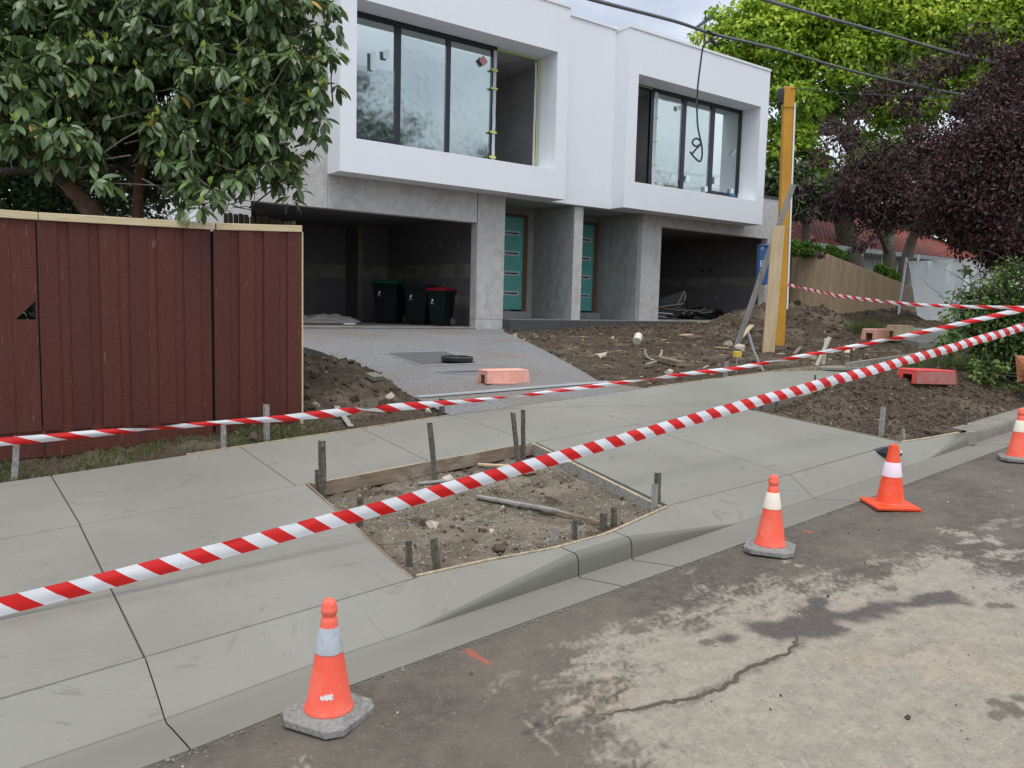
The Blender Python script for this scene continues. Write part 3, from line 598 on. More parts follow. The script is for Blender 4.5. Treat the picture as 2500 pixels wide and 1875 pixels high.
lt = mix_(mr_(mid, .4, .62), (.275, .242, .195), (.33, .292, .236)); lt = mix_(mr_(nz_(1.3, 4), .5, .68, 0, .6), lt, (.31, .295, .27)); lt = mix_(mr_(nz_(2.6, 5), .58, .72, 0, .6), lt, (.42, .33, .21)); lt = mix_(mr_(fine, .58, .70, 0, .7), lt, (.52, .48, .42)); lt = mix_(mr_(fine, .42, .32, 0, .8), lt, (.16, .14, .115)); lt = mix_(mr_(nz_(38, 4), .56, .68, 0, .45), lt, (.16, .14, .12))
pa = n.new('ShaderNodeMath'); pa.operation = 'MULTIPLY_ADD'; pa.inputs[1].default_value = .9; L.new(nz_(55, 5, .7), pa.inputs[0]); L.new(at_('pale'), pa.inputs[2]); c_ = mix_(mr_(pa.outputs[0], .62, 1.28), dk, lt); c_ = mix_(at_('wet'), c_, mix_(mr_(fine, .4, .65), (.075, .064, .056), (.125, .112, .10))); c_ = mix_(at_('crack'), c_, (.018, .015, .013)); c_ = mix_(at_('spray'), c_, (.75, .10, .03))
L.new(c_, b_.inputs['Base Color']); L.new(mr_(at_('wet'), 0, 1, .9, .5), b_.inputs['Roughness']); b_.inputs['Specular IOR Level'].default_value = .25
bp = n.new('ShaderNodeBump'); bp.inputs['Strength'].default_value = .7; bp.inputs['Distance'].default_value = .008; L.new(nz_(90, 6, .7), bp.inputs['Height']); L.new(bp.outputs[0], b_.inputs['Normal'])
M['asph'] = A_
spray = np.maximum(.38*sst(.02, .004, segdist(X, Y, [rp('N', 1500, 860), rp('N', 1560, 905), rp('N', 1650, 950)])+n3*.02), .7*sst(.014, .003, segdist(X, Y, [rp('L', 520, 1407), rp('L', 580, 1422)])+n3*.01))
o = fast_mesh('road', np.stack([X, Y, Z], -1).reshape(-1, 3), grid_faces(*X.shape), 'asph', attrs={'pale': pl, 'wet': wet, 'crack': crk, 'spray': spray}); tag(o, kind='structure')
xs = np.array([-60, -10, -1.5, 3, 11, 20, 60.]); V = []
for x in xs:
    for yy in (-8, -1, float(Yre(x))-.3): V.append((x, yy, float(plR(x))-.03))
o = fast_mesh('road', np.array(V), grid_faces(len(xs), 3), 'asph', smooth=False); tag(o, kind='structure')
def crack(pts, w, seed):
    P = np.array(pts); cum = np.concatenate([[0], np.cumsum(np.hypot(*np.diff(P, axis=0).T))]); s_ = np.arange(0, cum[-1], .012); C_ = np.stack([np.interp(s_, cum, P[:, k]) for k in (0, 1)], -1)
    C_ += np.stack([fbm(s_*7, s_*0, seed, 5, .65)-.5, fbm(s_*7, s_*0+9, seed+3, 5, .65)-.5], -1)*.13; d = np.gradient(C_, axis=0); d /= np.linalg.norm(d, axis=1)[:, None]; n_ = np.stack([-d[:, 1], d[:, 0]], -1)
    ww = w*(.35+1.3*fbm(s_*5, s_*0, seed+7, 4, .7))*sst(-.1, .12, s_)*sst(cum[-1]+.05, cum[-1]-.35, s_)+.0008; L_, R_ = C_+n_*ww[:, None], C_-n_*ww[:, None]*.8
    f = lambda q: np.stack([q[:, 0], q[:, 1], plR(q[:, 0])+(fbm(q[:, 0]*9, q[:, 1]*9, 23, 4, .6)-.5)*.006+(fbm(q[:, 0]*30, q[:, 1]*30, 43, 3, .6)-.5)*.003+(fbm(q[:, 0]*2.1, q[:, 1]*2.1, 3, 6, .62)-.5)*.006+.0022], -1)
    V = np.stack([f(L_), f(R_)], 1); return tag(fast_mesh('road_crack', V.reshape(-1, 3), grid_faces(len(s_), 2), 'crackm'), kind='structure')
crack(crackA, .0085, 5); crack(crackB, .0022, 15)
# soil
mB = hit('I', 560, 1215); mBh = up_at('I', 450, 960, mB+np.array([.5, 1.0, 0]))[2]-float(G(mB[0], mB[1]))
PATHS = [drive_poly]
def soilz(X, Y, fine=1.0):
    z = G(X, Y)-.035
    n1 = fbm(X*1.7, Y*1.7, 61, 4)-.5; n2 = fbm(X*7, Y*7, 71, 5, .6)-.5; rid = np.abs(fbm(X*11, Y*11, 91, 4, .6)-.5)*2
    rough = np.full(np.shape(X), 1.0)
    i1 = sst(0, .06, sdf(bed1, X, Y)+.0); tb = np.clip((Y-3.4)/1.6, 0, 1)
    z = np.where(inpoly(X, Y, bed1), plF(X, Y)-.035-.06*tb, z); rough = np.where(inpoly(X, Y, bed1), .55, rough)
    # mound in the right-hand bed
    m2 = np.exp(-(((X-9.2)/1.9)**2+((Y-4.75)/.62)**2)); z = z+.27*m2*(inpoly(X, Y, bed2)*1.0)*sst(0, .25, sdf(bed2, X, Y)); rough = rough+m2*.6
    d1 = np.exp(-(((X-2.9)/1.35)**2+((Y-8.6)/1.35)**2)); z = z+.40*d1*(1+.4*n1); rough = rough+d1*1.2
    cB = mB+np.array([.55, 1.05, 0]); d2 = np.exp(-(((X-cB[0])/1.75)**2+((Y-cB[1])/1.3)**2)); z = z+max(.3, mBh)*1.02*d2*(1+.35*n1); rough = rough+d2*1.6
    d3 = np.exp(-(((X-22.5)/2.5)**2+((Y-12.0)/1.0)**2)); z = z+.25*d3; rough = rough+d3
    yard = (Y > Yr(X)+.1)*(X > 7.5); ridge = np.exp(-(((Y-13.9-.25*n1)/.5)**2))*sst(11.2, 12.6, X)*sst(17.5, 16.3, X); z = z+.07*ridge*(1+n2); rough = rough+ridge*1.2
    z = z+yard*.05*n1
    n4 = fbm(X*22, Y*22, 131, 3, .6)-.5
    z = z+rough*(n2*.085+rid*.04-.02+n4*.022)*fine
    edge = np.minimum(np.abs(Y-Yr(X)), 1); z = np.where((Y > Yr(X)) & (edge < .25), z*(edge/.25)+(G(X, Y)-.05)*(1-edge/.25), z)
    onslab = (Y < Yr(X)) & ~inpoly(X, Y, bed1) & ~inpoly(X, Y, bed2) & (X < XE+.4); z = np.where(onslab, plF(X, Y)-.14, z)
    z = np.where(inpoly(X, Y, drive_poly), G(X, Y)-.16, z)
    return z
def soilpatch(x0, x1, y0, y1, dx, dy, dz=0):
    xs = np.arange(x0, x1, dx); ys = np.arange(y0, y1, dy); X, Y = np.meshgrid(xs, ys, indexing='ij'); Z = soilz(X, Y)+dz
    grit = sst(.5, .66, fbm(X*3, Y*3, 101, 5, .6))*.6*(1-sst(0, 2, np.exp(-(((X-9.2)/1.9)**2+((Y-4.75)/.62)**2))*3)*.6)
    grit = np.where(inpoly(X, Y, bed1), np.clip(grit+.55, 0, 1)*sst(.3, .5, fbm(X*5, Y*5, 33, 4)+.1), grit*.55)
    wet = sst(.52, .7, fbm(X*.9, Y*.9, 111, 4))*.5; wet = np.where(inpoly(X, Y, bed1), wet*.3, wet)
    o = fast_mesh('soil', np.stack([X, Y, Z], -1).reshape(-1, 3), grid_faces(len(xs), len(ys)), 'soil', attrs={'grit': grit, 'wet': wet}); return tag(o, kind='structure')
soilpatch(1.8, 4.1, 3.2, 5.1, .012, .012)
soilpatch(6.4, 14, 3.3, 6.2, .025, .022)
soilpatch(-4, 26, 5.95, 15.35, .045, .04, -.002)
# loose clods and gravel lying on the soil
def onsoil(n, x0, x1, y0, y1, test=None):
    X = RNG.uniform(x0, x1, n); Y = RNG.uniform(y0, y1, n); k = ~inpoly(X, Y, drive_poly)
    if test is not None: k &= test(X, Y)
    X, Y = X[k], Y[k]; return np.stack([X, Y, soilz(X, Y)], -1)
def ss_(n, a, b): return a+(b-a)*RNG.power(.35, n)**1.0*RNG.uniform(0, 1, n)
p = onsoil(42000, 1.9, 4.0, 3.3, 5.0, lambda x, y: inpoly(x, y, bed1) & (fbm(x*4, y*4, 33, 3)+RNG.uniform(-.3, .3, len(x)) > .50)); stones('gravel', p, ss_(len(p), .002, .012), 'stone', 'grey crushed gravel scattered over the square soil bed in the footpath')
p = onsoil(420, 1.9, 4.0, 3.4, 5.0, lambda x, y: inpoly(x, y, bed1)); stones('clods', p, ss_(len(p), .008, .03), 'clod', 'brown clods in the square soil bed in the footpath')
p = onsoil(14000, 6.6, 13, 3.5, 5.9, lambda x, y: inpoly(x, y, bed2)); stones('clods', p, ss_(len(p), .008, .045), 'clod', 'dark clods over the mound in the right hand footpath bed')
p = onsoil(9000, 6.6, 12.5, 3.5, 5.6, lambda x, y: inpoly(x, y, bed2)); stones('gravel', p, ss_(len(p), .004, .014), 'stone', 'small gravel in the right hand footpath bed')
p = onsoil(42000, 2.0, 24, 6.2, 15.1, lambda x, y: RNG.uniform(0, 1, len(x)) < (.25+1.2*np.exp(-(((x-2.9)/1.35)**2+((y-8.6)/1.35)**2))+1.2*np.exp(-(((x-mB[0]-.5)/1.7)**2+((y-mB[1]-1)/1.3)**2))+.8*np.exp(-(((y-13.9)/.6)**2)))); stones('clods', p, ss_(len(p), .010, .085), 'clod', 'dark brown clods over the dug front yard soil')
p = onsoil(12000, 2.0, 22, 6.15, 15, lambda x, y: RNG.uniform(0, 1, len(x)) < .3+.7*np.exp(-((x-rx(9)-.3+(9-y)*-.0)/1.2)**2)); stones('gravel', p, ss_(len(p), .006, .022), 'stone', 'pale gravel bits scattered over the front yard soil')
# grit on the road
n_ = 900; X = RNG.uniform(.3, 9, n_); Y = Yre(X)-.01-RNG.exponential(.35, n_); p = np.stack([X, Y, plR(X)+.001], -1); stones('road_grit', p, ss_(n_, .0015, .0065), 'stone', 'loose grit along the road edge')
n_ = 700; X = RNG.uniform(.3, 9, n_); Y = Yre(X)-.012-np.abs(RNG.normal(0, .012, n_)); p = np.stack([X, Y, plR(X)], -1)
o = stones('mortar_crumbs', p, ss_(n_, .003, .011), 'gutter', 'grey mortar crumbs along the gutter edge')
def blades(name, pts, h, w, mname, label, lean=.5, kind='stuff'):
    P = np.array(pts); n = len(P); T = np.array([(0, -.5, 0), (0, .5, 0), (.5, -.32, .0), (.5, .32, 0), (1, 0, 0)]); TF = np.array([(0, 2, 3, 1), (2, 4, 4, 3)])
    T = np.array([(0, -.5, 0), (0, .5, 0), (.55, .35, .06), (.55, -.35, .06), (1, 0, .22)]); TF = np.array([(0, 1, 2), (0, 2, 3), (3, 2, 4)])
    d = np.stack([RNG.normal(0, lean, n), RNG.normal(0, lean, n), np.ones(n)], -1); Rm = frames(d, RNG.uniform(0, 2*PI, n))
    hh = np.asarray(h)*RNG.uniform(.5, 1.25, n); V, F = scatter(T, TF, P, Rm, np.stack([hh, np.full(n, w), hh], -1))
    o = fast_mesh(name, V, F, mname, attrs={'tone': np.repeat(RNG.uniform(0, 1, n), len(T))}); return tag(o, label, None, kind=kind)
M['grass'] = leafmat('grass_blades', [(0, (.035, .065, .015)), (.6, (.09, .15, .03)), (1, (.24, .23, .11))], .6, .3, .3)
n_ = 9000; X = RNG.uniform(-1.2, 3.1, n_); Y = Yr(X)+RNG.uniform(.06, .60, n_)**1.0; k = (fbm(X*2.2, Y*2.2, 5, 4)+RNG.uniform(-.12, .12, n_) > .47+.25*sst(1.9, 3.0, X)); X, Y = X[k], Y[k]
blades('grass', np.stack([X, Y, soilz(X, Y)-.004], -1), .055, .0055, 'grass', 'sparse short grass along the foot of the red fence', .7)
# ================================================================ THE TOWNHOUSES
YW, YB, YF, ZG1, ZG2 = 15.28, 14.70, 15.32, 1.0, 1.225
house = empty('townhouses', (13, YW, 1.0), 'pair of unfinished white rendered two storey townhouses with open garages and boxed upper windows', 'townhouses')
def part(name, b, m, parent=None, label=None, bevel=0, smooth=False):
    o = b.build(name, m, parent or house, bevel=bevel, smooth=smooth)
    if label: o['label'] = label
    return o
def wbox(x0, x1, fx0, fx1, ztop):
    """white surround of an upper window; opening fx0..fx1"""
    b = MB(); b.box(x0, x1, YB, YF+.12, 4.03, 4.685)
    b.box(x0, fx0, YB, YF+.12, 4.685, 7.31); b.box(fx1, x1, YB, YF+.12, 4.685, 7.31); b.box(x0, x1, YB, YF+.12, 7.31, ztop)
    b.hexa([(fx0, YB, 4.60), (fx1, YB, 4.60), (fx1, YF+.05, 4.60), (fx0, YF+.05, 4.60)], [(fx0, YB+.001, 4.688), (fx1, YB+.001, 4.688), (fx1, YF+.05, 4.82), (fx0, YF+.05, 4.82)])
    return part('window_box', b, 'white')
wbox(6.71, 12.39, 7.05, 12.05, 8.34); wbox(14.31, 19.9, 14.66, 19.55, 8.34)
b = MB(); b.box(6.70, 12.40, YB-.02, YB+.10, 8.343, 8.40); b.box(6.70, 6.8, YB+.1, 16, 8.343, 8.40); part('roof_flashing', b, 'cap')
b = MB(); b.box(12.42, 14.29, 15.14, 15.26, 8.395, 8.45); part('roof_flashing', b, 'cap')
b = MB(); b.box(14.29, 19.92, YB-.02, YB+.10, 8.343, 8.40); b.box(14.29, 14.39, YB+.1, 16, 8.343, 8.40); part('roof_flashing', b, 'cap')
b = MB(); b.box(12.392, 14.308, 15.17, 15.42, 4.02, 8.39); part('upper_wall', b, 'white')
b = MB(); b.box(4.3, 6.708, YW, 15.44, 3.39, 8.30); part('upper_wall', b, 'conc', label='pale concrete side panel beside the left window box')
b = MB(); b.box(4.3, 19.9, 15.45, 24, 8.0, 8.12); part('roof', b, 'cap')
b = MB(); b.box(19.7, 19.9, 15.46, 24, 4.1, 8.0); b.box(4.3, 4.5, 15.46, 24, 1, 8.0); b.box(4.5, 19.7, 23.8, 24, 1, 8.0); part('outer_wall', b, 'white')
# rooms behind the upper windows
for x0, x1 in ((6.8, 12.6), (13.4, 19.6)):
    b = MB(); z0, z1, y0, y1 = 4.15, 7.42, 15.45, 20.5
    b.add([(x0, y0, z0), (x1, y0, z0), (x1, y1, z0), (x0, y1, z0), (x0, y0, z1), (x1, y0, z1), (x1, y1, z1), (x0, y1, z1)], [(0, 1, 2, 3), (7, 6, 5, 4), (1, 5, 6, 2), (2, 6, 7, 3), (3, 7, 4, 0)])
    b.box(x0+1.8, x0+2.6, 16.2, 20.4, 7.2, 7.419); part('room_lining', b, 'roomwall')
part('added_bay_partition', MB().box(16.55, 16.65, 15.6, 20.4, 4.16, 7.41), 'roomwall')  # added wall that catches daylight, so the open bay looks less black
# windows: dark frames, glass, film and tape
def window(name, fr, panes, label, zt=7.31, zb=4.83):
    w = MB()
    for (x0, x1) in fr: w.box(x0, x1, YF+.02, YF+.10, zb, zt)
    return w
zt, zb = 7.30, 4.83
b = MB(); b.box(7.05, 10.80, YF, YF+.09, 7.215, 7.308)
for x0, x1 in ((8.22, 8.355), (9.475, 9.575), (10.665, 10.70)): b.box(x0, x1, YF+.003, YF+.087, zb, 7.213)
b.box(7.05, 8.218, YF+.004, YF+.086, zb, zb+.085)
win1 = part('window', b, 'frame', label='left upper window, dark framed, four bays, the right bay open', bevel=.004)
b = MB(); b.box(14.9, 19.55, YF, YF+.09, 7.215, 7.308)
for x0, x1 in ((15.78, 15.89), (17.01, 17.16), (18.2, 18.35), (19.47, 19.55)): b.box(x0, x1, YF+.003, YF+.087, zb, 7.213)
b.box(18.352, 19.468, YF+.004, YF+.086, zb, zb+.085)
win2 = part('window', b, 'frame', label='right upper window, dark framed, its left bay open', bevel=.004)
def pane(win, x0, x1, z0, z1, y=YF+.045, m='glass', name='pane'):
    return part(name, MB().box(x0, x1, y, y+.006, z0, z1), m, win)
for x0, x1 in ((7.05, 8.218), (8.357, 9.473), (9.577, 10.663)): pane(win1, x0, x1, 4.9 if x0 < 8 else zb, 7.213)
for x0, x1 in ((15.892, 17.008), (17.162, 18.198), (18.352, 19.468)): pane(win2, x0, x1, zb, 7.213)
def sheet(name, win, x0, x1, z0, z1, y, m='film', amp=.009, nx=60, nz=60, seed=0):
    xs = np.linspace(x0, x1, nx); zs = np.linspace(z0, z1, nz); X, Z = np.meshgrid(xs, zs, indexing='ij')
    w = (np.abs(fbm((X+Z*.9)*3.1, (Z-X*.6)*9, seed, 4)-.5)*2)**.7
    Y = y-amp*w-.003*fbm(X*20, Z*3, seed+9, 3)
    o = fast_mesh(name, np.stack([X, Y, Z], -1).reshape(-1, 3), grid_faces(nx, nz), m, parent=win); return o
sheet('plastic_film', win1, 8.36, 9.47, 4.84, 7.05, YF+.02, seed=3); sheet('plastic_film', win1, 9.58, 10.66, 4.84, 7.05, YF+.02, seed=13)
sheet('plastic_film', win1, 7.06, 8.21, 4.86, 6.3, YF-.002, seed=5)
sheet('plastic_film', win2, 15.9, 17.0, 4.84, 7.1, YF+.02, seed=7); sheet('plastic_film', win2, 17.17, 18.19, 4.84, 7.1, YF+.02, seed=17)
# milky folded film edges and tapes
def ribbon(x0, x1, z0, z1, y, seed):
    xs = np.linspace(x0, x1, 7); zs = np.linspace(z0, z1, 70); X, Z = np.meshgrid(xs, zs, indexing='ij'); Y = y-.02*fbm(X*40, Z*2.5, seed, 3); X = X+.02*(fbm(Z*3, Z*0, seed+3, 3)-.5)
    return np.stack([X, Y, Z], -1).reshape(-1, 3), grid_faces(7, 70)
V, F = ribbon(10.69, 10.775, 4.8, 7.22, YF-.005, 4); o = fast_mesh('film_fold', V, F, 'wrap', parent=win1)
V, F = ribbon(11.87, 11.93, 4.8, 7.2, YF-.005, 6); o = fast_mesh('film_fold', V, F, 'wrap', parent=win1)
V, F = ribbon(15.89, 16.0, 4.8, 7.2, YF-.01, 9); o = fast_mesh('film_fold', V, F, 'wrap', parent=win2)
b = MB()
for z in (6.78, 6.38, 5.42, 4.87): part('masking_tape', MB().box(10.62, 10.80, YF-.036, YF-.034, z-.025, z+.025), 'tapeY', win1)
b.box(11.965, 12.0, YF-.004, YF-.001, 4.83, 7.27); b.box(10.8, 11.96, YF-.004, YF-.001, 7.24, 7.275)
part('masking_tape', b, 'tapeY', win1)
for z, a in ((6.55, .05), (5.95, .06), (5.35, .05), (4.93, .07)): part('masking_tape', MB().obox((15.98, YF-.04, z), (1, 0, -a*4), (0, 1, 0), (a*4, 0, 1), .12, .002, .025), 'tapeY', win2)
part('masking_tape', MB().box(14.9, 15.8, YF-.004, YF-.001, 7.26, 7.285), 'tapeY', win2); part('masking_tape', MB().box(15.95, 17.0, YF-.016, YF-.014, 4.80, 4.82), 'tapeY', win2)
part('masking_tape', MB().box(19.15, 19.4, YF-.004, YF-.001, 4.86, 4.9), 'tapeB', win2, label='blue masking tape')
def label_(win, k, x, y, w, h, m='paper', rot=0, Y=YF-.03):
    c = onY(k, x, y, Y); a = rad(rot); part('paper_label', MB().obox(c, (math.cos(a), 0, math.sin(a)), (0, 1, 0), (-math.sin(a), 0, math.cos(a)), w, .002, h), m, win)
for q in (('B', 665, 470, .11, .36, 'paper', 0), ('B', 768, 420, .14, .17, 'paper', 4), ('B', 1518, 470, .17, .17, 'pinkd', 45), ('B', 795, 212, .13, .13, 'glassl', 0), ('B', 1188, 320, .12, .1, 'glassl', 0)):
    if q[5] != 'glassl': label_(win1, *q[:5], m=q[5], rot=q[6])
for q in ((1133, 832, .12, .13, 0), (1200, 1375, .15, .17, -20), (1424, 1388, .13, .2, 0), (1342, 1458, .1, .14, 0), (1542, 1472, .09, .13, 0), (1557, 1178, .03, .2, -30)): label_(win2, 'C', *q[:4], rot=q[4])
# ground floor: precast panels
b = MB(); b.box(4.3, 5.18, YW, 15.53, .9, 3.388); part('column', b, 'conc')
b = MB(); b.box(5.18, 6.70, YW, 15.53, 3.37, 3.389); b.box(6.715, 10.305, YW, 15.53, 3.37, 4.03); part('garage_header', b, 'conc')
b = MB(); b.box(10.33, 11.09, YW, 15.53, 1.2, 4.03); b.box(10.33, 11.088, YW+.002, 15.53, .9, 1.192); part('column', b, 'conc')
for q in ((10.30, 10.34, YW+.02, 15.5, 3.375, 4.02), (6.70, 6.72, YW+.03, 15.5, 3.38, 4.6), (10.34, 11.07, YW+.012, 15.5, 1.19, 1.21)): part('panel_joint', MB().box(*q), 'joint')
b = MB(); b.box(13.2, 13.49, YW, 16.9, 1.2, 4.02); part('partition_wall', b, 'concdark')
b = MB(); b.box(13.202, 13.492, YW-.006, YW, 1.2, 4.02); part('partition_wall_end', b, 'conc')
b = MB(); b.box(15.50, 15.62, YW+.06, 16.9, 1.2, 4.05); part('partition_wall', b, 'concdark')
b = MB(); b.box(15.6, 16.33, YW, 15.52, 1.18, 4.10); part('column', b, 'conc')
b = MB(); b.box(16.345, 19.50, YW+.002, 15.53, 3.74, 4.10); part('garage_header', b, 'conc')
b = MB(); b.box(19.51, 22.07, YW+.04, 15.55, 3.74, 4.95); b.box(21.05, 22.07, YW+.04, 15.55, 1.2, 3.74); part('side_panel', b, 'conc')
b = MB(); b.box(19.9, 22.1, YW+.02, 15.58, 4.95, 5.02); part('parapet_cap', b, 'darkgrey')
for q in ((16.33, 16.345, YW+.02, 15.5, 1.2, 4.1), (19.50, 19.51, YW+.02, 15.5, 3.75, 4.1)): part('panel_joint', MB().box(*q), 'joint')
# soffits under the boxes and the entry
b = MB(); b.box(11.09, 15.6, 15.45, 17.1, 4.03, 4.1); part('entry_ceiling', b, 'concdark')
# entries
b = MB(); b.box(11.09, 12.45, 16.9, 17.05, 1.2, 4.03); b.box(13.02, 13.2, 16.9, 17.05, 1.2, 4.03); b.box(12.45, 13.02, 16.9, 17.05, 3.8, 4.03); b.box(11.09, 11.2, 15.53, 16.9, 1.2, 4.03)
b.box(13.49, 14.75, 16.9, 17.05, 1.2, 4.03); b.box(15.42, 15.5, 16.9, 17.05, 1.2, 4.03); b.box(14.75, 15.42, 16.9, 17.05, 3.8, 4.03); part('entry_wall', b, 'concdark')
for k, xa, xb, lab in (('d1', 11.78, 12.79, 'left front door wrapped in teal film'), ('d2', 14.28, 15.26, 'right front door wrapped in teal film')):
    dd = part('door', MB().box(xa, xb, 16.80, 16.85, 1.42, 3.78), 'teal', label=lab, bevel=.003)
    jb = MB(); jb.box(xb+.004, xb+.15, 16.79, 16.899, 1.38, 3.86); jb.box(xa-.1, xb+.003, 16.79, 16.899, 3.785, 3.86); part('door_frame', jb, 'doortimber', bevel=.004)
    part('door_sill', MB().box(xa-.1, xb+.28, 16.70, 16.895, 1.2, 1.375), 'concdark')
    for i in range(4):
        zc = 3.37-.51*i; s = part('slot_window', MB().box(xb-.62, xb-.10, 16.793, 16.799, zc-.06, zc+.06), 'wrap', dd)
        V = MB(); xs = np.linspace(xb-.58, xb-.15, 9); hs = [.012, .018, .014, .02, .016, .022, .017, .026, .01]
        V.add([(x, 16.790, zc-h) for x, h in zip(xs, hs)]+[(x, 16.790, zc+h*.9) for x, h in zip(xs, hs)], [(j, j+1, 10+j, 9+j) for j in range(8)]); part('slot_glass', V, 'slot', s)
b = MB(); b.box(11.09, 17.6, 14.98, 16.9, .9, 1.198); part('entry_step', b, 'aggrside', bevel=.008)
b = MB(); b.box(11.12, 15.7, 15.02, 16.88, 1.199, 1.204); part('entry_paving', b, 'aggr')
# garages
def garage(x0, x1, y1, z0, zc, jog=None):
    b = MB(); b.box(x0, x1, 15.29, y1, z0-.12, z0); part('garage_floor', b, 'gfloor')
    b = MB(); b.box(x0-.12, x0, 15.54, y1, z0, zc); b.box(x1, x1+.12, 15.54, y1, z0, zc); b.box(x0-.12, x1+.12, y1, y1+.1, z0, zc)
    part('garage_wall', b, 'plaster'); part('garage_ceiling', MB().box(x0-.12, x1+.12, 15.54, y1+.1, zc, zc+.1), 'plaster')
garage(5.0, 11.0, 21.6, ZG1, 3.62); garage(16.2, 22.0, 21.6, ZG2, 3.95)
JY = float(onX('G', 1100, 600, 11.0)[1]); JX = float(onY('G', 866, 600, JY)[0])
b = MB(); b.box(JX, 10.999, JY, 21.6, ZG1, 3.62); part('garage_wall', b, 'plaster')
b = MB()
b.box(5.0, JX-.01, 21.592, 21.597, 2.18, 2.55); b.box(10.992, 10.997, 15.6, JY-.05, 2.18, 2.52); b.box(10.992, 10.997, 15.6, 17.2, 1.42, 1.75)
b.box(JX+.14, 10.98, JY-.008, JY-.003, 2.2, 2.5); b.box(JX, JX+.13, JY-.008, JY-.003, 1.0, 3.6)
part('joint_band', b, 'plband')
part('joint_band', MB().box(21.992, 21.997, 15.6, 21.5, 2.34, 2.62), 'plband'); part('joint_band', MB().box(16.3, 21.9, 21.592, 21.597, 2.34, 2.62), 'plband')
b = MB(); rs = random.Random(4)
for (x, y, z) in [(10.993, 16.2+.85*i, 2.95) for i in range(4)]+[(10.993, 16.1+.8*i, 1.95) for i in range(4)]+[(21.993, 16.5+1.1*i, 3.2) for i in range(3)]+[(21.993, 16.7+1.2*i, 1.9) for i in range(3)]: part('compound_patch', MB().box(x-.002, x+.001, y, y+.09, z, z+.14), 'plband')
None
b = MB()
for q in ((21.99, 18.2, 2.82), (21.99, 18.55, 2.82)): b.box(q[0], q[0]+.004, q[1], q[1]+.1, q[2], q[2]+.1)
b.box(8.0, 8.14, 21.585, 21.59, 2.05, 2.14); part('socket_hole', b, 'slot')
part('floor_threshold', MB().box(5.18, 10.32, 15.275, 15.40, .995, 1.006), 'plband')
# antenna on the roof
ab_ = onY('C', 1325, 300, 20.0); ab_[2] = 8.12
an = empty('roof_antenna', tuple(ab_), 'small dark television antenna on a mast above the right hand roof', 'antenna')
base = ab_; top = up_at('C', 1325, 215, base); e1 = up_at('C', 1262, 218, base); e2 = up_at('C', 1372, 135, base)
MB().tube([base, (base[0], base[1], e1[2]+.6)], .022, 6).build('mast', 'cable', an); MB().tube([e1, e2], .035, 6).build('boom', 'cable', an)
el = MB(); dv = (e2-e1); side = np.cross(dv/np.linalg.norm(dv), (0, 0, 1))
for i in range(9):
    c = e1+dv*(i/8); el.tube([c-side*.28+np.array([0, 0, .16]), c+side*.28-np.array([0, 0, .16])], .022, 5)
el.build('element', 'cable', an)
MB().tube([base+[0, 0, .4], (base+e1)/2+[.1, 0, .1], e1+[0, 0, .1]], .01, 5).build('brace', 'cable', an)
# ================================================================ FENCES
def paling_run(name, P0, P1, ztop, zbot, m, parent, w=.10, lap=.013, th=.014, jit=.004, hole=None, groups=2, wob=0, seed=1):
    """lapped palings from P0 to P1 (x,y); ztop/zbot functions of the fraction"""
    rs = np.random.default_rng(seed); d = np.array(P1)-np.array(P0); Ln = np.hypot(*d); u = d/Ln; nrm = np.array([u[1], -u[0]])
    n = int(Ln/w); V = []; F = []; T = []
    for i in range(n):
        a = Ln*i/n; b = Ln*(i+1)/n; o = lap if i % groups == 0 else 0
        if i % groups == 0: a -= .012; b += .012
        o += rs.uniform(0, jit); tone = rs.uniform(0, .75); jt = rs.uniform(-wob, wob); lean = rs.uniform(-.003, .003)
        zs = np.linspace(0, 1, 2)
        k = len(V); p = np.array(P0)+u*a+nrm*o; q = np.array(P0)+u*b+nrm*o; pb = p-nrm*th; qb = q-nrm*th
        z0a, z1a = zbot(a/Ln), ztop(a/Ln)+jt; z0b, z1b = zbot(b/Ln), ztop(b/Ln)+jt
        for (pt, z) in ((p, z0a), (q, z0b), (qb, z0b), (pb, z0a), (p+u*lean, z1a), (q+u*lean, z1b), (qb, z1b), (pb, z1a)): V.append((pt[0], pt[1], z)); T.append(tone)
        F += [(k+3, k+2, k+1, k), (k+4, k+5, k+6, k+7), (k, k+1, k+5, k+4), (k+1, k+2, k+6, k+5), (k+2, k+3, k+7, k+6), (k+3, k, k+4, k+7)]
    if hole:
        bm = None
    return fast_mesh(name, V, F, m, parent=parent, attrs={'tone': T}, smooth=False)
fB = onF('P', 740, 1020); fY1 = fB[1]; fslope = .035
fY = lambda x: fY1+(x-fB[0])*fslope
def fxy(k, x, y):              # point of the red fence's plane seen at this photo place
    d = ray(k, x, y); t = (fY1-fB[0]*fslope)/(d[1]-fslope*d[0]); return CP+d*t
rf = empty('red_paling_fence', fB, 'dark red painted paling fence with pale timber capping, left foreground', 'fence')
tl, tr = fxy('F', -300, 25), fxy('F', 2150, 165); bl, br_ = fxy('F', -300, 1700), fxy('F', 2168, 1490)
gx = fxy('F', 1535, 800)[0]; X0f, X1f = tl[0]-1.2, fxy('F', 2152, 800)[0]
ztf = lambda x: np.interp(x, [tl[0], fxy('F', 0, 95)[0], fxy('F', 1500, 175)[0], tr[0]], [fxy('F', -300, 80)[2], fxy('F', 0, 95)[2], fxy('F', 1500, 178)[2], fxy('F', 2150, 195)[2]])
zbf = lambda x: np.interp(x, [bl[0], fxy('F', 90, 1640)[0], fxy('F', 1530, 1550)[0], fxy('F', 2168, 1500)[0]], [fxy('F', -300, 1680)[2], fxy('F', 90, 1640)[2], fxy('F', 1530, 1550)[2], fxy('F', 2168, 1500)[2]])
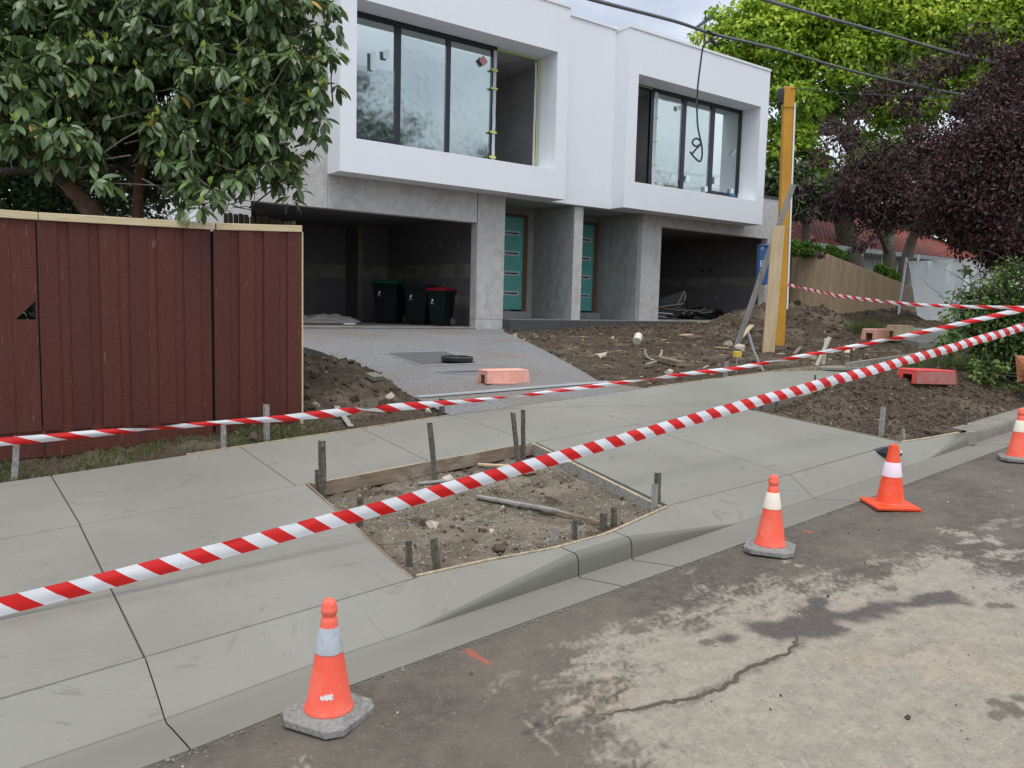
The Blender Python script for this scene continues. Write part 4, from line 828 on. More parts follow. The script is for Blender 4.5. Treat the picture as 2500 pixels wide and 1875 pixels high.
def redrun(xa, xb, seed, off=0.0, holecut=None):
    return paling_run('paling_panel', (xa, fY(xa)-off), (xb, fY(xb)-off), lambda t: float(ztf(xa+(xb-xa)*t)), lambda t: float(zbf(xa+(xb-xa)*t)), 'red', rf, w=.097, seed=seed)
gj = fxy('F', 290, 800)[0]
# the board with the triangular cut-out is made of pieces round the hole
h1, h2, h3 = fxy('F', 112, 825), fxy('F', 260, 825), fxy('F', 256, 688)
xa_, xb_ = h1[0]-.035, h2[0]+.012
redrun(X0f, xa_, 3); redrun(gj+.006, gx-.016, 5)
redrun(gx+.012, X1f, 7, off=.01)
b = MB(); th = .016
def fp(x, z, o): return (x, fY(x)-o, z)
def fpoly(pts, o=.008):
    n = len(pts); b.add([fp(x, z, o) for x, z in pts]+[fp(x, z, o-th) for x, z in pts], [tuple(range(n)), tuple(range(2*n-1, n-1, -1))]+[(i, n+i, n+(i+1) % n, (i+1) % n) for i in range(n)])
ztp = float(ztf((xa_+xb_)/2)); zbt = float(zbf((xa_+xb_)/2)); hz = h1[2]
fpoly([(xa_, zbt), (xb_, zbt), (xb_, hz), (xa_, hz)]); fpoly([(xa_, hz), (h1[0], hz), (h3[0], h3[2]), (xb_, h3[2]), (xb_, ztp), (xa_, ztp)][:0] or [(xa_, hz), (h1[0], hz), (h3[0], h3[2]), (h3[0], ztp), (xa_, ztp)]); fpoly([(h3[0], hz), (xb_, hz), (xb_, ztp), (h3[0], ztp)])
b.build('paling_panel', 'red', rf)
paling_run('paling_panel', (xb_+.002, fY(xb_)), (gj-.006, fY(gj)), lambda t: ztp, lambda t: zbt, 'red', rf, seed=9) if gj-xb_ > .15 else None
b = MB()
for xa, xb in ((X0f, gj-.004), (gj+.006, gx-.016), (gx+.012, X1f)):
    b.cur = 0; o = .0
    za, zc = float(zbf(xa)), float(zbf(xb)); b = MB(); b.hexa([(xa, fY(xa)-.002, za-.19), (xb, fY(xb)-.002, zc-.19), (xb, fY(xb)+.02, zc-.19), (xa, fY(xa)+.02, za-.19)], [(xa, fY(xa)-.002, za+.03), (xb, fY(xb)-.002, zc+.03), (xb, fY(xb)+.02, zc+.03), (xa, fY(xa)+.02, za+.03)]); b.build('plinth_board', 'red', rf, bevel=.003)
for xa, xb, sg in ((X0f, fxy('F', 268, 90)[0], 0), (fxy('F', 274, 90)[0], fxy('F', 1525, 160)[0], 0), (fxy('F', 1548, 165)[0], X1f+.015, 1)):
    pts = [(X0f, .0)]; h = .052; za, zc = float(ztf(xa)), float(ztf(xb)); b = MB()
    b.hexa([(xa, fY(xa)-.034, za-.002), (xb, fY(xb)-.034, zc-.002), (xb, fY(xb)+.02, zc-.002), (xa, fY(xa)+.02, za-.002)], [(xa, fY(xa)-.034, za+h), (xb, fY(xb)-.034, zc+h), (xb, fY(xb)+.02, zc+h), (xa, fY(xa)+.02, za+h)]); b.build('capping_rail', 'capping', rf, bevel=.004)
MB().box(gj-.03, gj+.04, fY(gj)+.03, fY(gj)+.05, float(zbf(gj)), float(ztf(gj))-.02).build('joint_batten', 'joint', rf)
zb_, zt_ = float(zbf(X1f))-.1, float(ztf(X1f))
MB().box(X1f+.002, X1f+.03, fY(X1f)-.02, fY(X1f)+.075, zb_, zt_).build('end_post', 'capping', rf, bevel=.003)
for xx in (gx, -.6): MB().box(xx-.05, xx+.05, fY(xx)+.03, fY(xx)+.12, .2, float(ztf(xx))-.01).build('fence_post', 'joint' if xx == gx else 'rawfence', rf)
# side boundary fence running back from the red fence
sf = empty('side_paling_fence', (fB[0], fB[1]+.1, .5), 'unpainted weathered paling fence running back from the end of the red fence', 'fence')
q1_ = np.array([X1f+.0, fY(X1f)+.12]); t1 = up_at('A', 1890, 1405, np.array([q1_[0], q1_[1], 0])); e_ = onY('A', 1430, 1345, q1_[1]+2.2); q0_ = e_[:2]
paling_run('paling_panel', tuple(q0_), tuple(q1_), lambda t: float(e_[2]+(t1[2]-e_[2])*t), lambda t: .5, 'rawfence', sf, w=.1, lap=.02, wob=.012, seed=12)
# tan fence of the neighbour on the right
XT = 22.6
q = [onX('I', 395, 572, XT), onX('I', 640, 580, XT), onX('I', 1340, 850, XT), onX('I', 1395, 870, XT)]
qb = [onX('I', 380, 1000, XT), onX('I', 700, 1055, XT), onX('I', 1200, 1082, XT), onX('I', 1395, 1060, XT)]
ysT = sorted([(p[1], p[2]) for p in q]); ysB = sorted([(p[1], p[2]) for p in qb])
ya, yb2 = ysT[0][0], ysT[-1][0]+4
tf = empty('tan_paling_fence', (XT, ya, 1.5), 'tan brown timber paling fence stepping down beside the right hand garage', 'fence')
zt2 = lambda t: float(np.interp(yb2+(ya-yb2)*t, [a for a, _ in ysT], [c for _, c in ysT])); zb2 = lambda t: float(np.interp(yb2+(ya-yb2)*t, [a for a, _ in ysB], [c for _, c in ysB]))-.1
paling_run('paling_panel', (XT, yb2), (XT, ya), zt2, zb2, 'tanfence', tf, w=.13, lap=.018, wob=.006, seed=21)
b = MB(); b.beam((XT-.03, ysB[0][0], ysB[0][1]-.02), (XT-.03, ysB[2][0], ysB[2][1]-.02), .03, .16); b.build('plinth_board', 'tanfence', tf)
# ================================================================ FORMWORK
def board(name, P, Q, h, w, label, cat='board', mt='boardtop', ms='board', side=1, dz=.004, group=None):
    """timber on edge whose top outer line runs P->Q; side: which way its thickness goes"""
    P = np.array(P, float); Q = np.array(Q, float); d = (Q-P)/np.linalg.norm(Q-P); n_ = np.cross(d, (0, 0, 1)); n_ /= np.linalg.norm(n_); n_ *= side
    up = np.array([0, 0, 1.0]); b = MB(); A, B = P+up*dz, Q+up*dz
    bt = [A-up*h, B-up*h, B+n_*w-up*h, A+n_*w-up*h]; tp = [A, B, B+n_*w, A+n_*w]
    if side < 0: bt = [bt[0], bt[3], bt[2], bt[1]]; tp = [tp[0], tp[3], tp[2], tp[1]]
    b.cur = 0; b.hexa(bt, tp); b.mi[1] = 1
    o = b.build(name, [ms, mt], origin=(P+Q)/2, bevel=.003); return tag(o, label, cat, group)
b1 = [onF('P', *q)*1 for q in []]
TL = onF('P', 752, 1181); TR = onF('P', 1303, 1081); 
GB = 'form boards round the square soil bed'
board('form_board', TL+[.02, 0, 0], TR-[.14, 0, 0], .10, .022, 'long brown form board along the rear edge of the square soil bed', side=1, group=GB)
pa = TR-[.15, .03, 0]; board('form_board', pa-[0, .0, .008], TR+[0, -.03, -.008], .085, .02, 'short pale board end at the rear right corner of the square bed', side=1, group=GB)
R1 = onF('K', 640, 930); board('form_board', TR+[.0, -.01, 0], R1+[-.03, .02, 0], .10, .03, 'cement splashed form board along the right edge of the square soil bed', side=1, group=GB, ms='palestake')
L1 = onF('P', 1008, 1411); board('form_board', TL+[-.012, 0, 0], L1+[-.012, .02, 0], .06, .016, 'thin form strip along the left edge of the square soil bed', side=-1, group=GB, mt='board')
bf = [onF('J', 880, 1404), onF('J', 1340, 1300), onF('J', 1820, 1212), onF('J', 2130, 1128), onF('K', 275, 1098), onF('K', 640, 932)]
b = MB()
for P, Q in zip(bf[:-1], bf[1:]):
    d = (Q-P)/np.linalg.norm(Q-P); n_ = np.cross((0, 0, 1), d); b.hexa([P-[0, 0, .08], Q-[0, 0, .08], Q+n_*.02-[0, 0, .08], P+n_*.02-[0, 0, .08]], [P+[0, 0, .006], Q+[0, 0, .006], Q+n_*.02+[0, 0, .006], P+n_*.02+[0, 0, .006]])
tag(b.build('form_board', 'boardtop', origin=bf[2], bevel=.003), 'pale bent form strip along the kerb side of the square soil bed', 'board', GB)
def strip(label, pts, w=.018, m='boardtop', h=.07, up=.005):
    b = MB()
    for P, Q in zip(pts[:-1], pts[1:]):
        d = (Q-P)/np.linalg.norm(Q-P); n_ = np.cross((0, 0, 1), d); b.hexa([P-[0, 0, h], Q-[0, 0, h], Q+n_*w-[0, 0, h], P+n_*w-[0, 0, h]], [P+[0, 0, up], Q+[0, 0, up], Q+n_*w+[0, 0, up], P+n_*w+[0, 0, up]])
    return tag(b.build('form_strip', m, origin=pts[0]), label, 'form board', 'thin form strips along the footpath edges')
def frear(x): return np.array([x, float(Yr(x))+.002, float(plF(x, Yr(x)))])
strip('thin form strip between the footpath and the soil strip left of the driveway', [frear(x) for x in (1.55, 2.4, 3.2, 3.86)])
strip('thin form strip along the rear footpath edge in front of the front yard soil', [frear(x) for x in (pr[0][0]+.02, 7.4, 8.4, 9.2)]+[onF('I', 765, 1462)])
strip('pale form strip along the top edge of the right hand soil bed', [onF('L', 640, 345), onF('L', 900, 285), onF('L', 1250, 232)][::-1], w=.025)
strip('form strip along the kerb side of the right hand soil bed', [onF('L', 1275, 726), onF('L', 1450, 700), onF('L', 1720, 652)], w=.03)
strip('grey form strip along the left edge of the right hand soil bed', [onF('P', 1839, 1003), onF('L', 1275, 724)][::1], w=.015, m='board')
# raised form board beyond the end of the footpath
e0 = onF('I', 780, 1468); e0[2] += .0; f0 = up_at('I', 1600, 1333, onF('I', 1600, 1400, .12))
o = board('form_board', onF('I', 830, 1442, .1), onF('I', 1610, 1335, .1), .15, .03, 'long grey form board on edge beyond the end of the footpath', side=1, ms='greywood', mt='boardtop')
# ================================================================ STAKES
GS = 'stakes holding the formwork'
def stake(bk, tk, label, w=.024, t=.008, m='stake', fn=G, ang=None, two=False, extra=.08, dz=-.03):
    P = hit(*bk, fn=fn, off=dz); T = up_at(*tk, P); d = (T-P); L_ = np.linalg.norm(d); d = d/L_
    a = rs_.uniform(-.5, .5) if ang is None else ang; x = np.array([math.cos(a), math.sin(a), 0]); y = np.cross(d, x); y /= np.linalg.norm(y)
    b = MB(); n = 6; P0 = P-d*extra
    for i in range(n):
        p = P0+(T-P0)*i/n; q_ = P0+(T-P0)*(i+1)/n
    # angle-section peg: two leaves at right angles, ragged top
    def leaf(u, v, ww, tt):
        c0 = P0; V = []
        for k in range(7):
            s_ = k/6; c = P0+(T-P0)*s_+u*rs_.uniform(-.0015, .0015); wv = ww*(1+rs_.uniform(-.05, .05)); z = d*(rs_.uniform(-.006, .004) if k == 6 else 0)
            V += [c-v*tt/2, c+u*wv-v*tt/2+z, c+u*wv+v*tt/2+z*1.3, c+v*tt/2]
        F = [(3, 2, 1, 0), (24, 25, 26, 27)]
        for k in range(6):
            for j in range(4): F.append((k*4+j, k*4+(j+1) % 4, k*4+4+(j+1) % 4, k*4+4+j))
        b.add(V, F)
    leaf(x, y, w, t); leaf(y, x, w*.7, t)
    o = b.build('form_stake', m, origin=P); return tag(o, label, 'stake', GS)
rs_ = random.Random(5)
stake(('J', 232, 842), ('J', 228, 490), 'tall dark stake at the rear left corner of the square soil bed', w=.036)
stake(('J', 205, 805), ('J', 206, 685), 'short stake leaning on the tall one at the rear left corner of the square bed', w=.026)
stake(('J', 985, 705), ('J', 950, 366), 'tilted tall stake halfway along the rear board of the square bed', w=.034)
stake(('J', 1552, 608), ('J', 1518, 296), 'tilted stake near the rear right corner of the square bed', w=.028)
stake(('J', 1600, 600), ('J', 1597, 279), 'upright stake near the rear right corner of the square bed', w=.028)
stake(('J', 490, 1030), ('J', 490, 872), 'stake on the left edge of the square bed, behind the near tape', w=.026)
stake(('J', 822, 1330), ('J', 818, 1163), 'left one of two stakes at the near corner of the square bed', w=.026)
stake(('J', 1015, 1358), ('J', 990, 1150), 'thick tilted stake at the near corner of the square bed', w=.03)
stake(('J', 1800, 1205), ('J', 1805, 1075), 'cement splashed short stake beside the kerb joint', w=.034, m='palestake')
stake(('J', 1942, 1168), ('J', 1950, 1023), 'short brown stake behind the kerb, right of the kerb joint', w=.026)
stake(('J', 2122, 1112), ('J', 2130, 978), 'left one of the pair of stakes behind the kerb', w=.022)
stake(('J', 2138, 1108), ('J', 2148, 978), 'right one of the pair of stakes behind the kerb', w=.022)
stake(('K', 270, 1085), ('K', 270, 938), 'single dark stake behind the kerb near the right corner of the square bed', w=.028)
stake(('K', 560, 955), ('K', 567, 705), 'tall dark stake at the right corner of the square bed', w=.032)
stake(('K', 545, 965), ('K', 552, 778), 'shorter stake with a pale top at the right corner of the square bed', w=.034, m='greywood')
stake(('K', 1635, 112), ('K', 1635, 42), 'short stake standing on the concrete edge just above the near tape')
stake(('K', 1722, 160), ('K', 1720, 60), 'tall thin stake behind the near tape at the rear of the right hand bed')
stake(('K', 1372, 250), ('K', 1372, 150), 'stake at the rear edge of the right hand bed rising over the tape')
stake(('K', 1270, 272), ('K', 1270, 198), 'short stake left of the rear corner of the right hand bed', w=.03)
stake(('K', 1200, 262), ('K', 1200, 225), 'stub of a stake at the left corner of the right hand bed', w=.03)
stake(('L', 1110, 685), ('L', 1130, 448), 'tall pale stake at the near edge of the right hand bed', w=.038, m='palestake')
stake(('L', 1280, 720), ('L', 1280, 618), 'thin low stake at the near corner of the right hand bed', w=.018, m='palestake')
stake(('L', 1415, 700), ('L', 1420, 618), 'thin low stake midway along the kerb side of the right hand bed', w=.018)
stake(('L', 1745, 642), ('L', 1765, 487), 'tilted stake at the right end of the kerb side of the right hand bed', w=.028)
stake(('I', 820, 1462), ('I', 820, 1348), 'leftmost stake of the row at the far end of the footpath', w=.04, dz=0)
stake(('I', 875, 1435), ('I', 880, 1333), 'second stake of the row at the far end of the footpath', w=.03, dz=0)
stake(('I', 930, 1455), ('I', 930, 1328), 'wide stake of the row at the far end of the footpath', w=.05, dz=0)
stake(('I', 970, 1445), ('I', 982, 1333), 'tilted last stake of the row at the far end of the footpath', w=.035, dz=0)
stake(('I', 1310, 1365), ('I', 1322, 1295), 'grey stake halfway along the raised form board', w=.035, dz=0)
stake(('I', 1503, 1460), ('I', 1510, 1322), 'tall dark stake at the end of the raised form board', w=.04, dz=0)
stake(('I', 1560, 1505), ('I', 1562, 1370), 'dark stake in the shrub shade beyond the raised board', w=.035, dz=0)
stake(('I', 1468, 1485), ('I', 1470, 1425), 'low stake in front of the raised form board', w=.035, dz=0)
stake(('D', 25, 1030), ('D', 31, 943), 'leftmost pale stake behind the tape on the grass strip', w=.036, m='palestake')
stake(('D', 478, 968), ('D', 478, 912), 'pale stake on the grass strip just left of the fence end', w=.036, m='palestake')
stake(('D', 574, 950), ('D', 572, 873), 'taller pale stake near the right end of the red fence', w=.036, m='palestake')
stake(('J', 1040, 312), ('J', 1040, 203), 'stake at the near left corner of the driveway', w=.04)
stake(('H', 1800, 1547), ('H', 1812, 1430), 'pale stake in the front yard behind the middle tape', w=.04, m='greywood')
stake(('H', 545+0, 1560), ('H', 545, 1545), 'stub stake at the driveway corner') if False else None
# ================================================================ TAPES
def tape(name, pts, widths, label, period=.22, seed=0, twists=(), group=None, n=160, sag=.0, tiltf=None):
    P = np.array([p for p in pts]); cum = np.concatenate([[0], np.cumsum(np.linalg.norm(np.diff(P, axis=0), axis=1))]); L_ = cum[-1]
    s_ = np.linspace(0, L_, n); C = np.stack([np.interp(s_, cum, P[:, k]) for k in range(3)], -1)
    for _ in range(6): C[1:-1] = (C[:-2]+C[1:-1]*2+C[2:])/4
    Wd = np.interp(s_, cum, widths); T = np.gradient(C, axis=0); T /= np.linalg.norm(T, axis=1)[:, None]
    up = np.array([0, 0, 1.0])[None]-T*T[:, 2:3]; up /= np.linalg.norm(up, axis=1)[:, None]; sd_ = np.cross(T, up)
    ang = np.zeros(n)
    for (c, amp, wid) in twists: ang += amp*np.exp(-((s_/L_-c)/wid)**2)
    ang += .12*(fbm(s_*1.3, s_*0, seed, 3)-.5)*2
    rows = []; nv = 5; V = []; 
    for j in range(nv):
        v = (j/(nv-1)-.5); off = (up*np.cos(ang)[:, None]+sd_*np.sin(ang)[:, None])*(Wd*v)[:, None]+sd_*(.006*math.cos(v*6)*(1 if name else 1))*np.cos(ang)[:, None]
        V.append(C+off)
    V = np.stack(V, 1); V = V+(fbm(s_[:, None]*6+np.arange(nv)[None]*.9, s_[:, None]*2, seed+5, 3)-.5)[..., None]*sd_[:, None, :]*.022+up[:, None, :]*((fbm(s_*2.2, s_*0, seed+15, 3)-.5)*.012)[:, None, None]; F = grid_faces(n, nv); o = fast_mesh(name, V.reshape(-1, 3), F, 'tape', origin=C[n//2])
    uvv = np.stack([np.repeat(s_/period, nv), np.tile(np.linspace(0, 1, nv), n)], -1); ul = o.data.uv_layers.new(name='UVMap')
    idx = np.zeros(len(o.data.loops), np.int32); o.data.loops.foreach_get('vertex_index', idx); ul.data.foreach_set('uv', uvv[idx].astype(np.float32).ravel())
    return tag(o, label, 'barrier tape', group)
GT = 'red and white barrier tapes across the site'
dn = lambda x: 1734/(507-.136*x)
near = [atd('D', x, y, dn(x)) for x, y in ((-260, 1374), (0, 1312), (300, 1238), (600, 1158), (900, 1076), (1200, 992), (1500, 905), (1800, 822), (2000, 768), (2212, 706), (2400, 655))]
tape('barrier_tape', near, [.084]*11, 'near wide red and white barrier tape crossing the whole footpath', period=.19, group=GT, n=320)
def dm(x):
    a = math.atan((x*1.1302-1250)/FPX)
    d1 = 6.12*math.cos(a)/math.cos(a+YAW) if x < 1130 else 0
    return d1 if x < 1130 else 7.62+(x-1130)/1082*.95
mid = [('D', -150, 973, .055), ('D', 0, 955, .05), ('D', 250, 933, .045), ('D', 480, 913, .03), ('D', 620, 902, .05), ('D', 760, 889, .065), ('D', 900, 877, .06), ('D', 1000, 868, .035), ('D', 1130, 854, .03), ('D', 1300, 832, .036), ('D', 1450, 812, .04), ('D', 1593, 795, .036), ('D', 1775, 762, .038), ('D', 1957, 726, .044), ('D', 2212, 668, .052), ('D', 2300, 648, .052)]
tape('barrier_tape', [atd(k, x, y, dm(x)) for k, x, y, w in mid], [w*1.1 for *_, w in mid], 'middle twisted barrier tape running along the rear footpath edge', period=.30, group=GT, n=300, twists=((.12, 1.0, .02), (.28, 1.2, .012), (.42, 1.25, .015), (.55, 1.2, .02), (.68, 1.1, .012), (.8, 1.0, .01)))
# ================================================================ POST, PLANKS, BLUE BOX
pb = hit('I', 322, 1285); pt = up_at('E', 395, 685, pb)
post = empty('yellow_power_post', pb, 'tall yellow painted timber power post standing in the front yard soil', 'post')
d_ = (pt-pb); d_ /= np.linalg.norm(d_); ax = np.array([math.cos(rad(-40)), math.sin(rad(-40)), 0]); ay = np.cross(d_, ax)
def sqbar(b, P, Q, w, t, ax, ay): b.obox((P+Q)/2, ax, ay, (Q-P), w, t, np.linalg.norm(Q-P)); return b
pbw = .20
b = MB(); nseg = 26
for i in range(nseg):
    pass
sqbar(b, pb-d_*.4, pt, .165, .165, ax, ay); b.build('post_body', 'yellow', post, bevel=.018, seg=3)
b = MB(); sqbar(b, pt-d_*.35, pt+d_*.02, .19, .19, ax, ay); b.build('post_band', 'yellow', post, bevel=.02, seg=2)
wp = ax*.100-ay*.0
b = MB(); sqbar(b, pb+ax*.103+d_*.6, pt+ax*.103-d_*.25, .03, .15, ax, ay); b.build('white_conduit', 'cap', post, bevel=.004)
b = MB(); b.lathe([(.001, -.13), (.06, -.12), (.075, -.03), (.08, .06), (.07, .12), (.03, .15), (.001, .155)], up_at('E', 342, 745, pb-ax*.16), 16); b.build('bell_cap', 'darkgrey', post, smooth=True)
b = MB(); b.lathe([(.001, 0), (.02, 0), (.02, .05), (.001, .055)], pt+d_*.02, 10); b.build('top_hook', 'darkgrey', post)
c0 = up_at('I', 258, 690, pb-CF*.0-ax*.03); bt_ = up_at('I', 258, 540, pb); bb_ = up_at('I', 258, 835, pb)
bx = empty('blue_electrical_box', c0-[0, 0, .3], 'blue electrical box with pale lettering fixed behind the yellow post', 'electrical box')
hh = (bt_[2]-bb_[2]); cen = (bt_+bb_)/2 + np.array([CF[0], CF[1], 0])*.12
b = MB(); b.obox(cen, ax, ay, (0, 0, 1), .40, .18, hh); b.build('box_body', 'blue', bx, bevel=.012)
b = MB(); b.obox(cen+[0, 0, hh/2+.012], ax, ay, (0, 0, 1), .43, .21, .022); b.build('box_lid', 'blue', bx, bevel=.006)
fc = cen-ax*.252          # left face, towards the street's left
def face_pt(u, v): return cen+ay*u*.0
# pale marks and letters on the left part of the face seen from the street
nf = -ay if np.dot(-ay, CF) < 0 else ay
def letters(body, size, u, v, name='box_lettering', rotz=0):
    t = bpy.data.curves.new(name, 'FONT'); t.body = body; t.size = size; t.extrude = .0015; t.align_x = 'CENTER'; t.align_y = 'CENTER'
    o = bpy.data.objects.new(name, t); COL.objects.link(o); bpy.context.view_layer.update(); t = bpy.data.meshes.new_from_object(o.evaluated_get(bpy.context.evaluated_depsgraph_get())); bpy.data.objects.remove(o)
    o = bpy.data.objects.new(name, t); COL.objects.link(o); o.parent = bx
    X_ = Vector(ax if np.dot(ax, CR) > 0 else -ax); Z_ = Vector(nf); Y_ = Z_.cross(X_)
    mm = Matrix.Identity(4); c = cen+nf*.092+np.array(X_)*u+np.array([0, 0, v])
    for i in range(3): mm[i][0] = X_[i]; mm[i][1] = Y_[i]; mm[i][2] = Z_[i]; mm[i][3] = c[i]-world_loc(bx)[i]
    o.matrix_local = mm; t.materials.append(M['bluetext']); return o
letters('E', .16, -.145, .02); letters('X', .08, -.15, .30); letters('-', .09, -.15, -.10)
ring = MB(); 
def slab_plank(name, bk, tk, w, t, label, m, ang, cut=0, cat='plank', dz=-.05, toff=None):
    P = hit(*bk, off=dz) if not isinstance(bk, np.ndarray) else bk; T = up_at(*tk, P) if toff is None else up_at(*tk, P+toff)
    d = (T-P)/np.linalg.norm(T-P); x = np.array([math.cos(ang), math.sin(ang), 0]); y = np.cross(d, x); y /= np.linalg.norm(y); x = np.cross(y, d)
    b = MB(); c = [P-x*w/2-y*t/2-d*.15, P+x*w/2-y*t/2-d*.15-d*cut, P+x*w/2+y*t/2-d*.15-d*cut, P-x*w/2+y*t/2-d*.15]; e = [T-x*w/2-y*t/2, T+x*w/2-y*t/2+d*cut*.3, T+x*w/2+y*t/2+d*cut*.3, T-x*w/2+y*t/2]
    b.hexa(c, e); return tag(b.build(name, m, origin=P, bevel=.005), label, cat)
slab_plank('timber_plank', ('I', 238, 1365), ('I', 318, 390), .20, .04, 'wide pale timber plank standing upright in front of the yellow post', 'palewood', rad(-30), cut=.06)
slab_plank('timber_prop', ('H', 1880, 1345), ('I', 432, 65), .085, .05, 'long grey timber prop leaning against the yellow post', 'greywood', rad(-38), toff=None)
far = [('I', 385, 838, 0), ('I', 520, 870, .1), ('I', 700, 908, .25), ('I', 900, 942, .4), ('I', 1100, 968, .55), ('I', 1350, 990, .7), ('I', 1700, 1005, .85), ('I', 2000, 1012, .95), ('I', 2212, 1012, 1), ('I', 2400, 1005, 1.1)]
fd0 = float(np.dot(pt-CP, CF)); tape('barrier_tape', [atd(k, x, y, 1/((1-t)/fd0+t/8.7)) for k, x, y, t in far], [.06, .05, .055, .045, .045, .04, .04, .035, .038, .038], 'thin far barrier tape tied to the yellow post', period=.30, group=GT, n=240, twists=((.1, 1.1, .02), (.3, 1.0, .02), (.62, 1.1, .015)))
# ================================================================ CONES
def cone(k, x, y, rot, label, kind, h=None, tk=None, road=True):
    P = onR(k, x, y) ; P[2] = plR(P[0])+.002
    o = empty('traffic_cone', P, label, 'traffic cone', 'traffic cones along the gutter'); o.rotation_euler = (0, 0, 0)
    mb = 'coneb' if kind == 'flat' else 'coneo'
    def rp_(pts): c, s_ = math.cos(rot), math.sin(rot); return [(P[0]+a*c-b_*s_, P[1]+a*s_+b_*c) for a, b_ in pts]
    if kind == 'flat':
        s_ = .145; q = rp_([(-s_, -s_), (s_, -s_), (s_, s_), (-s_, s_)]); b = MB(); b.prism(q, P[2], P[2]+.024); b.build('base', 'coneb', o, bevel=.008, seg=3)
        prof = [(.105, .022), (.093, .028), (.088, .036), (.030, .405), (.027, .416), (.020, .420), (.016, .416), (.016, .38)]
        f = lambda z: .088-(z-.036)/(.405-.036)*.058
        MB().lathe(prof, P, 40).build('cone_body', 'coneb', o, smooth=True)
        MB().lathe([(f(.205)+.001, .205), (f(.207)+.0028, .207), (f(.300)+.0028, .300), (f(.302)+.001, .302)], P, 40).build('reflective_band', 'bandp', o, smooth=True)
    else:
        s_ = .135; k_ = .045; q = rp_([(-s_+k_, -s_), (s_-k_, -s_), (s_, -s_+k_), (s_, s_-k_), (s_-k_, s_), (-s_+k_, s_), (-s_, s_-k_), (-s_, -s_+k_)])
        b = MB(); b.prism(q, P[2], P[2]+.03); b.build('base', 'rubber', o, bevel=.006, seg=3)
        MB().lathe([(.119, .028), (.112, .036), (.100, .040), (.088, .036)], P, 48).build('base_ring', 'rubber', o, smooth=True)
        f = lambda z: .083-(z-.045)/(.355-.045)*.0535
        prof = [(.0865, .034), (.088, .040), (.0845, .047), (f(.055), .055), (f(.2), .2), (f(.355), .355), (.0275, .368), (.0235, .374), (.0245, .380), (.029, .388), (.0295, .402), (.0265, .408), (.0262, .411), (.025, .424), (.018, .434), (.008, .438), (.0001, .4385)]
        MB().lathe(prof, P, 48).build('cone_body', 'coneo', o, smooth=True, angle=50)
        lo, hi = (.245, .338) if kind != 'cream2' else (.240, .335)
        MB().lathe([(f(lo)+.0005, lo), (f(lo)+.0022, lo+.002), (f(hi)+.0022, hi-.002), (f(hi)+.0005, hi)], P, 48).build('reflective_band', 'bandg' if kind == 'grey' else 'bandc', o, smooth=True)
        if kind == 'grey':
            b = MB(); V = []; n = 14; a0 = math.atan2(CP[1]-P[1], CP[0]-P[0])
            for i in range(n):
                a = a0-.42+.62*i/(n-1); z0 = .098+.003*math.sin(i*1.7); z1 = .117+.004*math.sin(i*2.3+1)-.006*(i < 5)
                for z in (z0, z1): V.append((P[0]+(f(z)+.0012)*math.cos(a), P[1]+(f(z)+.0012)*math.sin(a), P[2]+z))
            b.add(V, [(2*i, 2*i+2, 2*i+3, 2*i+1) for i in range(n-1)]); b.build('torn_sticker', 'sticker', o)
    return o
cone('P', 803, 1750, rad(28), 'nearest salmon cone with a grey reflective band and torn sticker, on a grey rubber base', 'grey')
cone('P', 1879, 1344, rad(30), 'salmon cone with a scuffed cream band on a grey rubber base, second from the left', 'cream')
cone('P', 2172, 1236, rad(52), 'bright orange cone with a pinkish white band on a square orange base', 'flat')
cone('P', 2484, 1124, rad(30), 'salmon cone with a clean cream band at the right edge, before the old kerb', 'cream2')
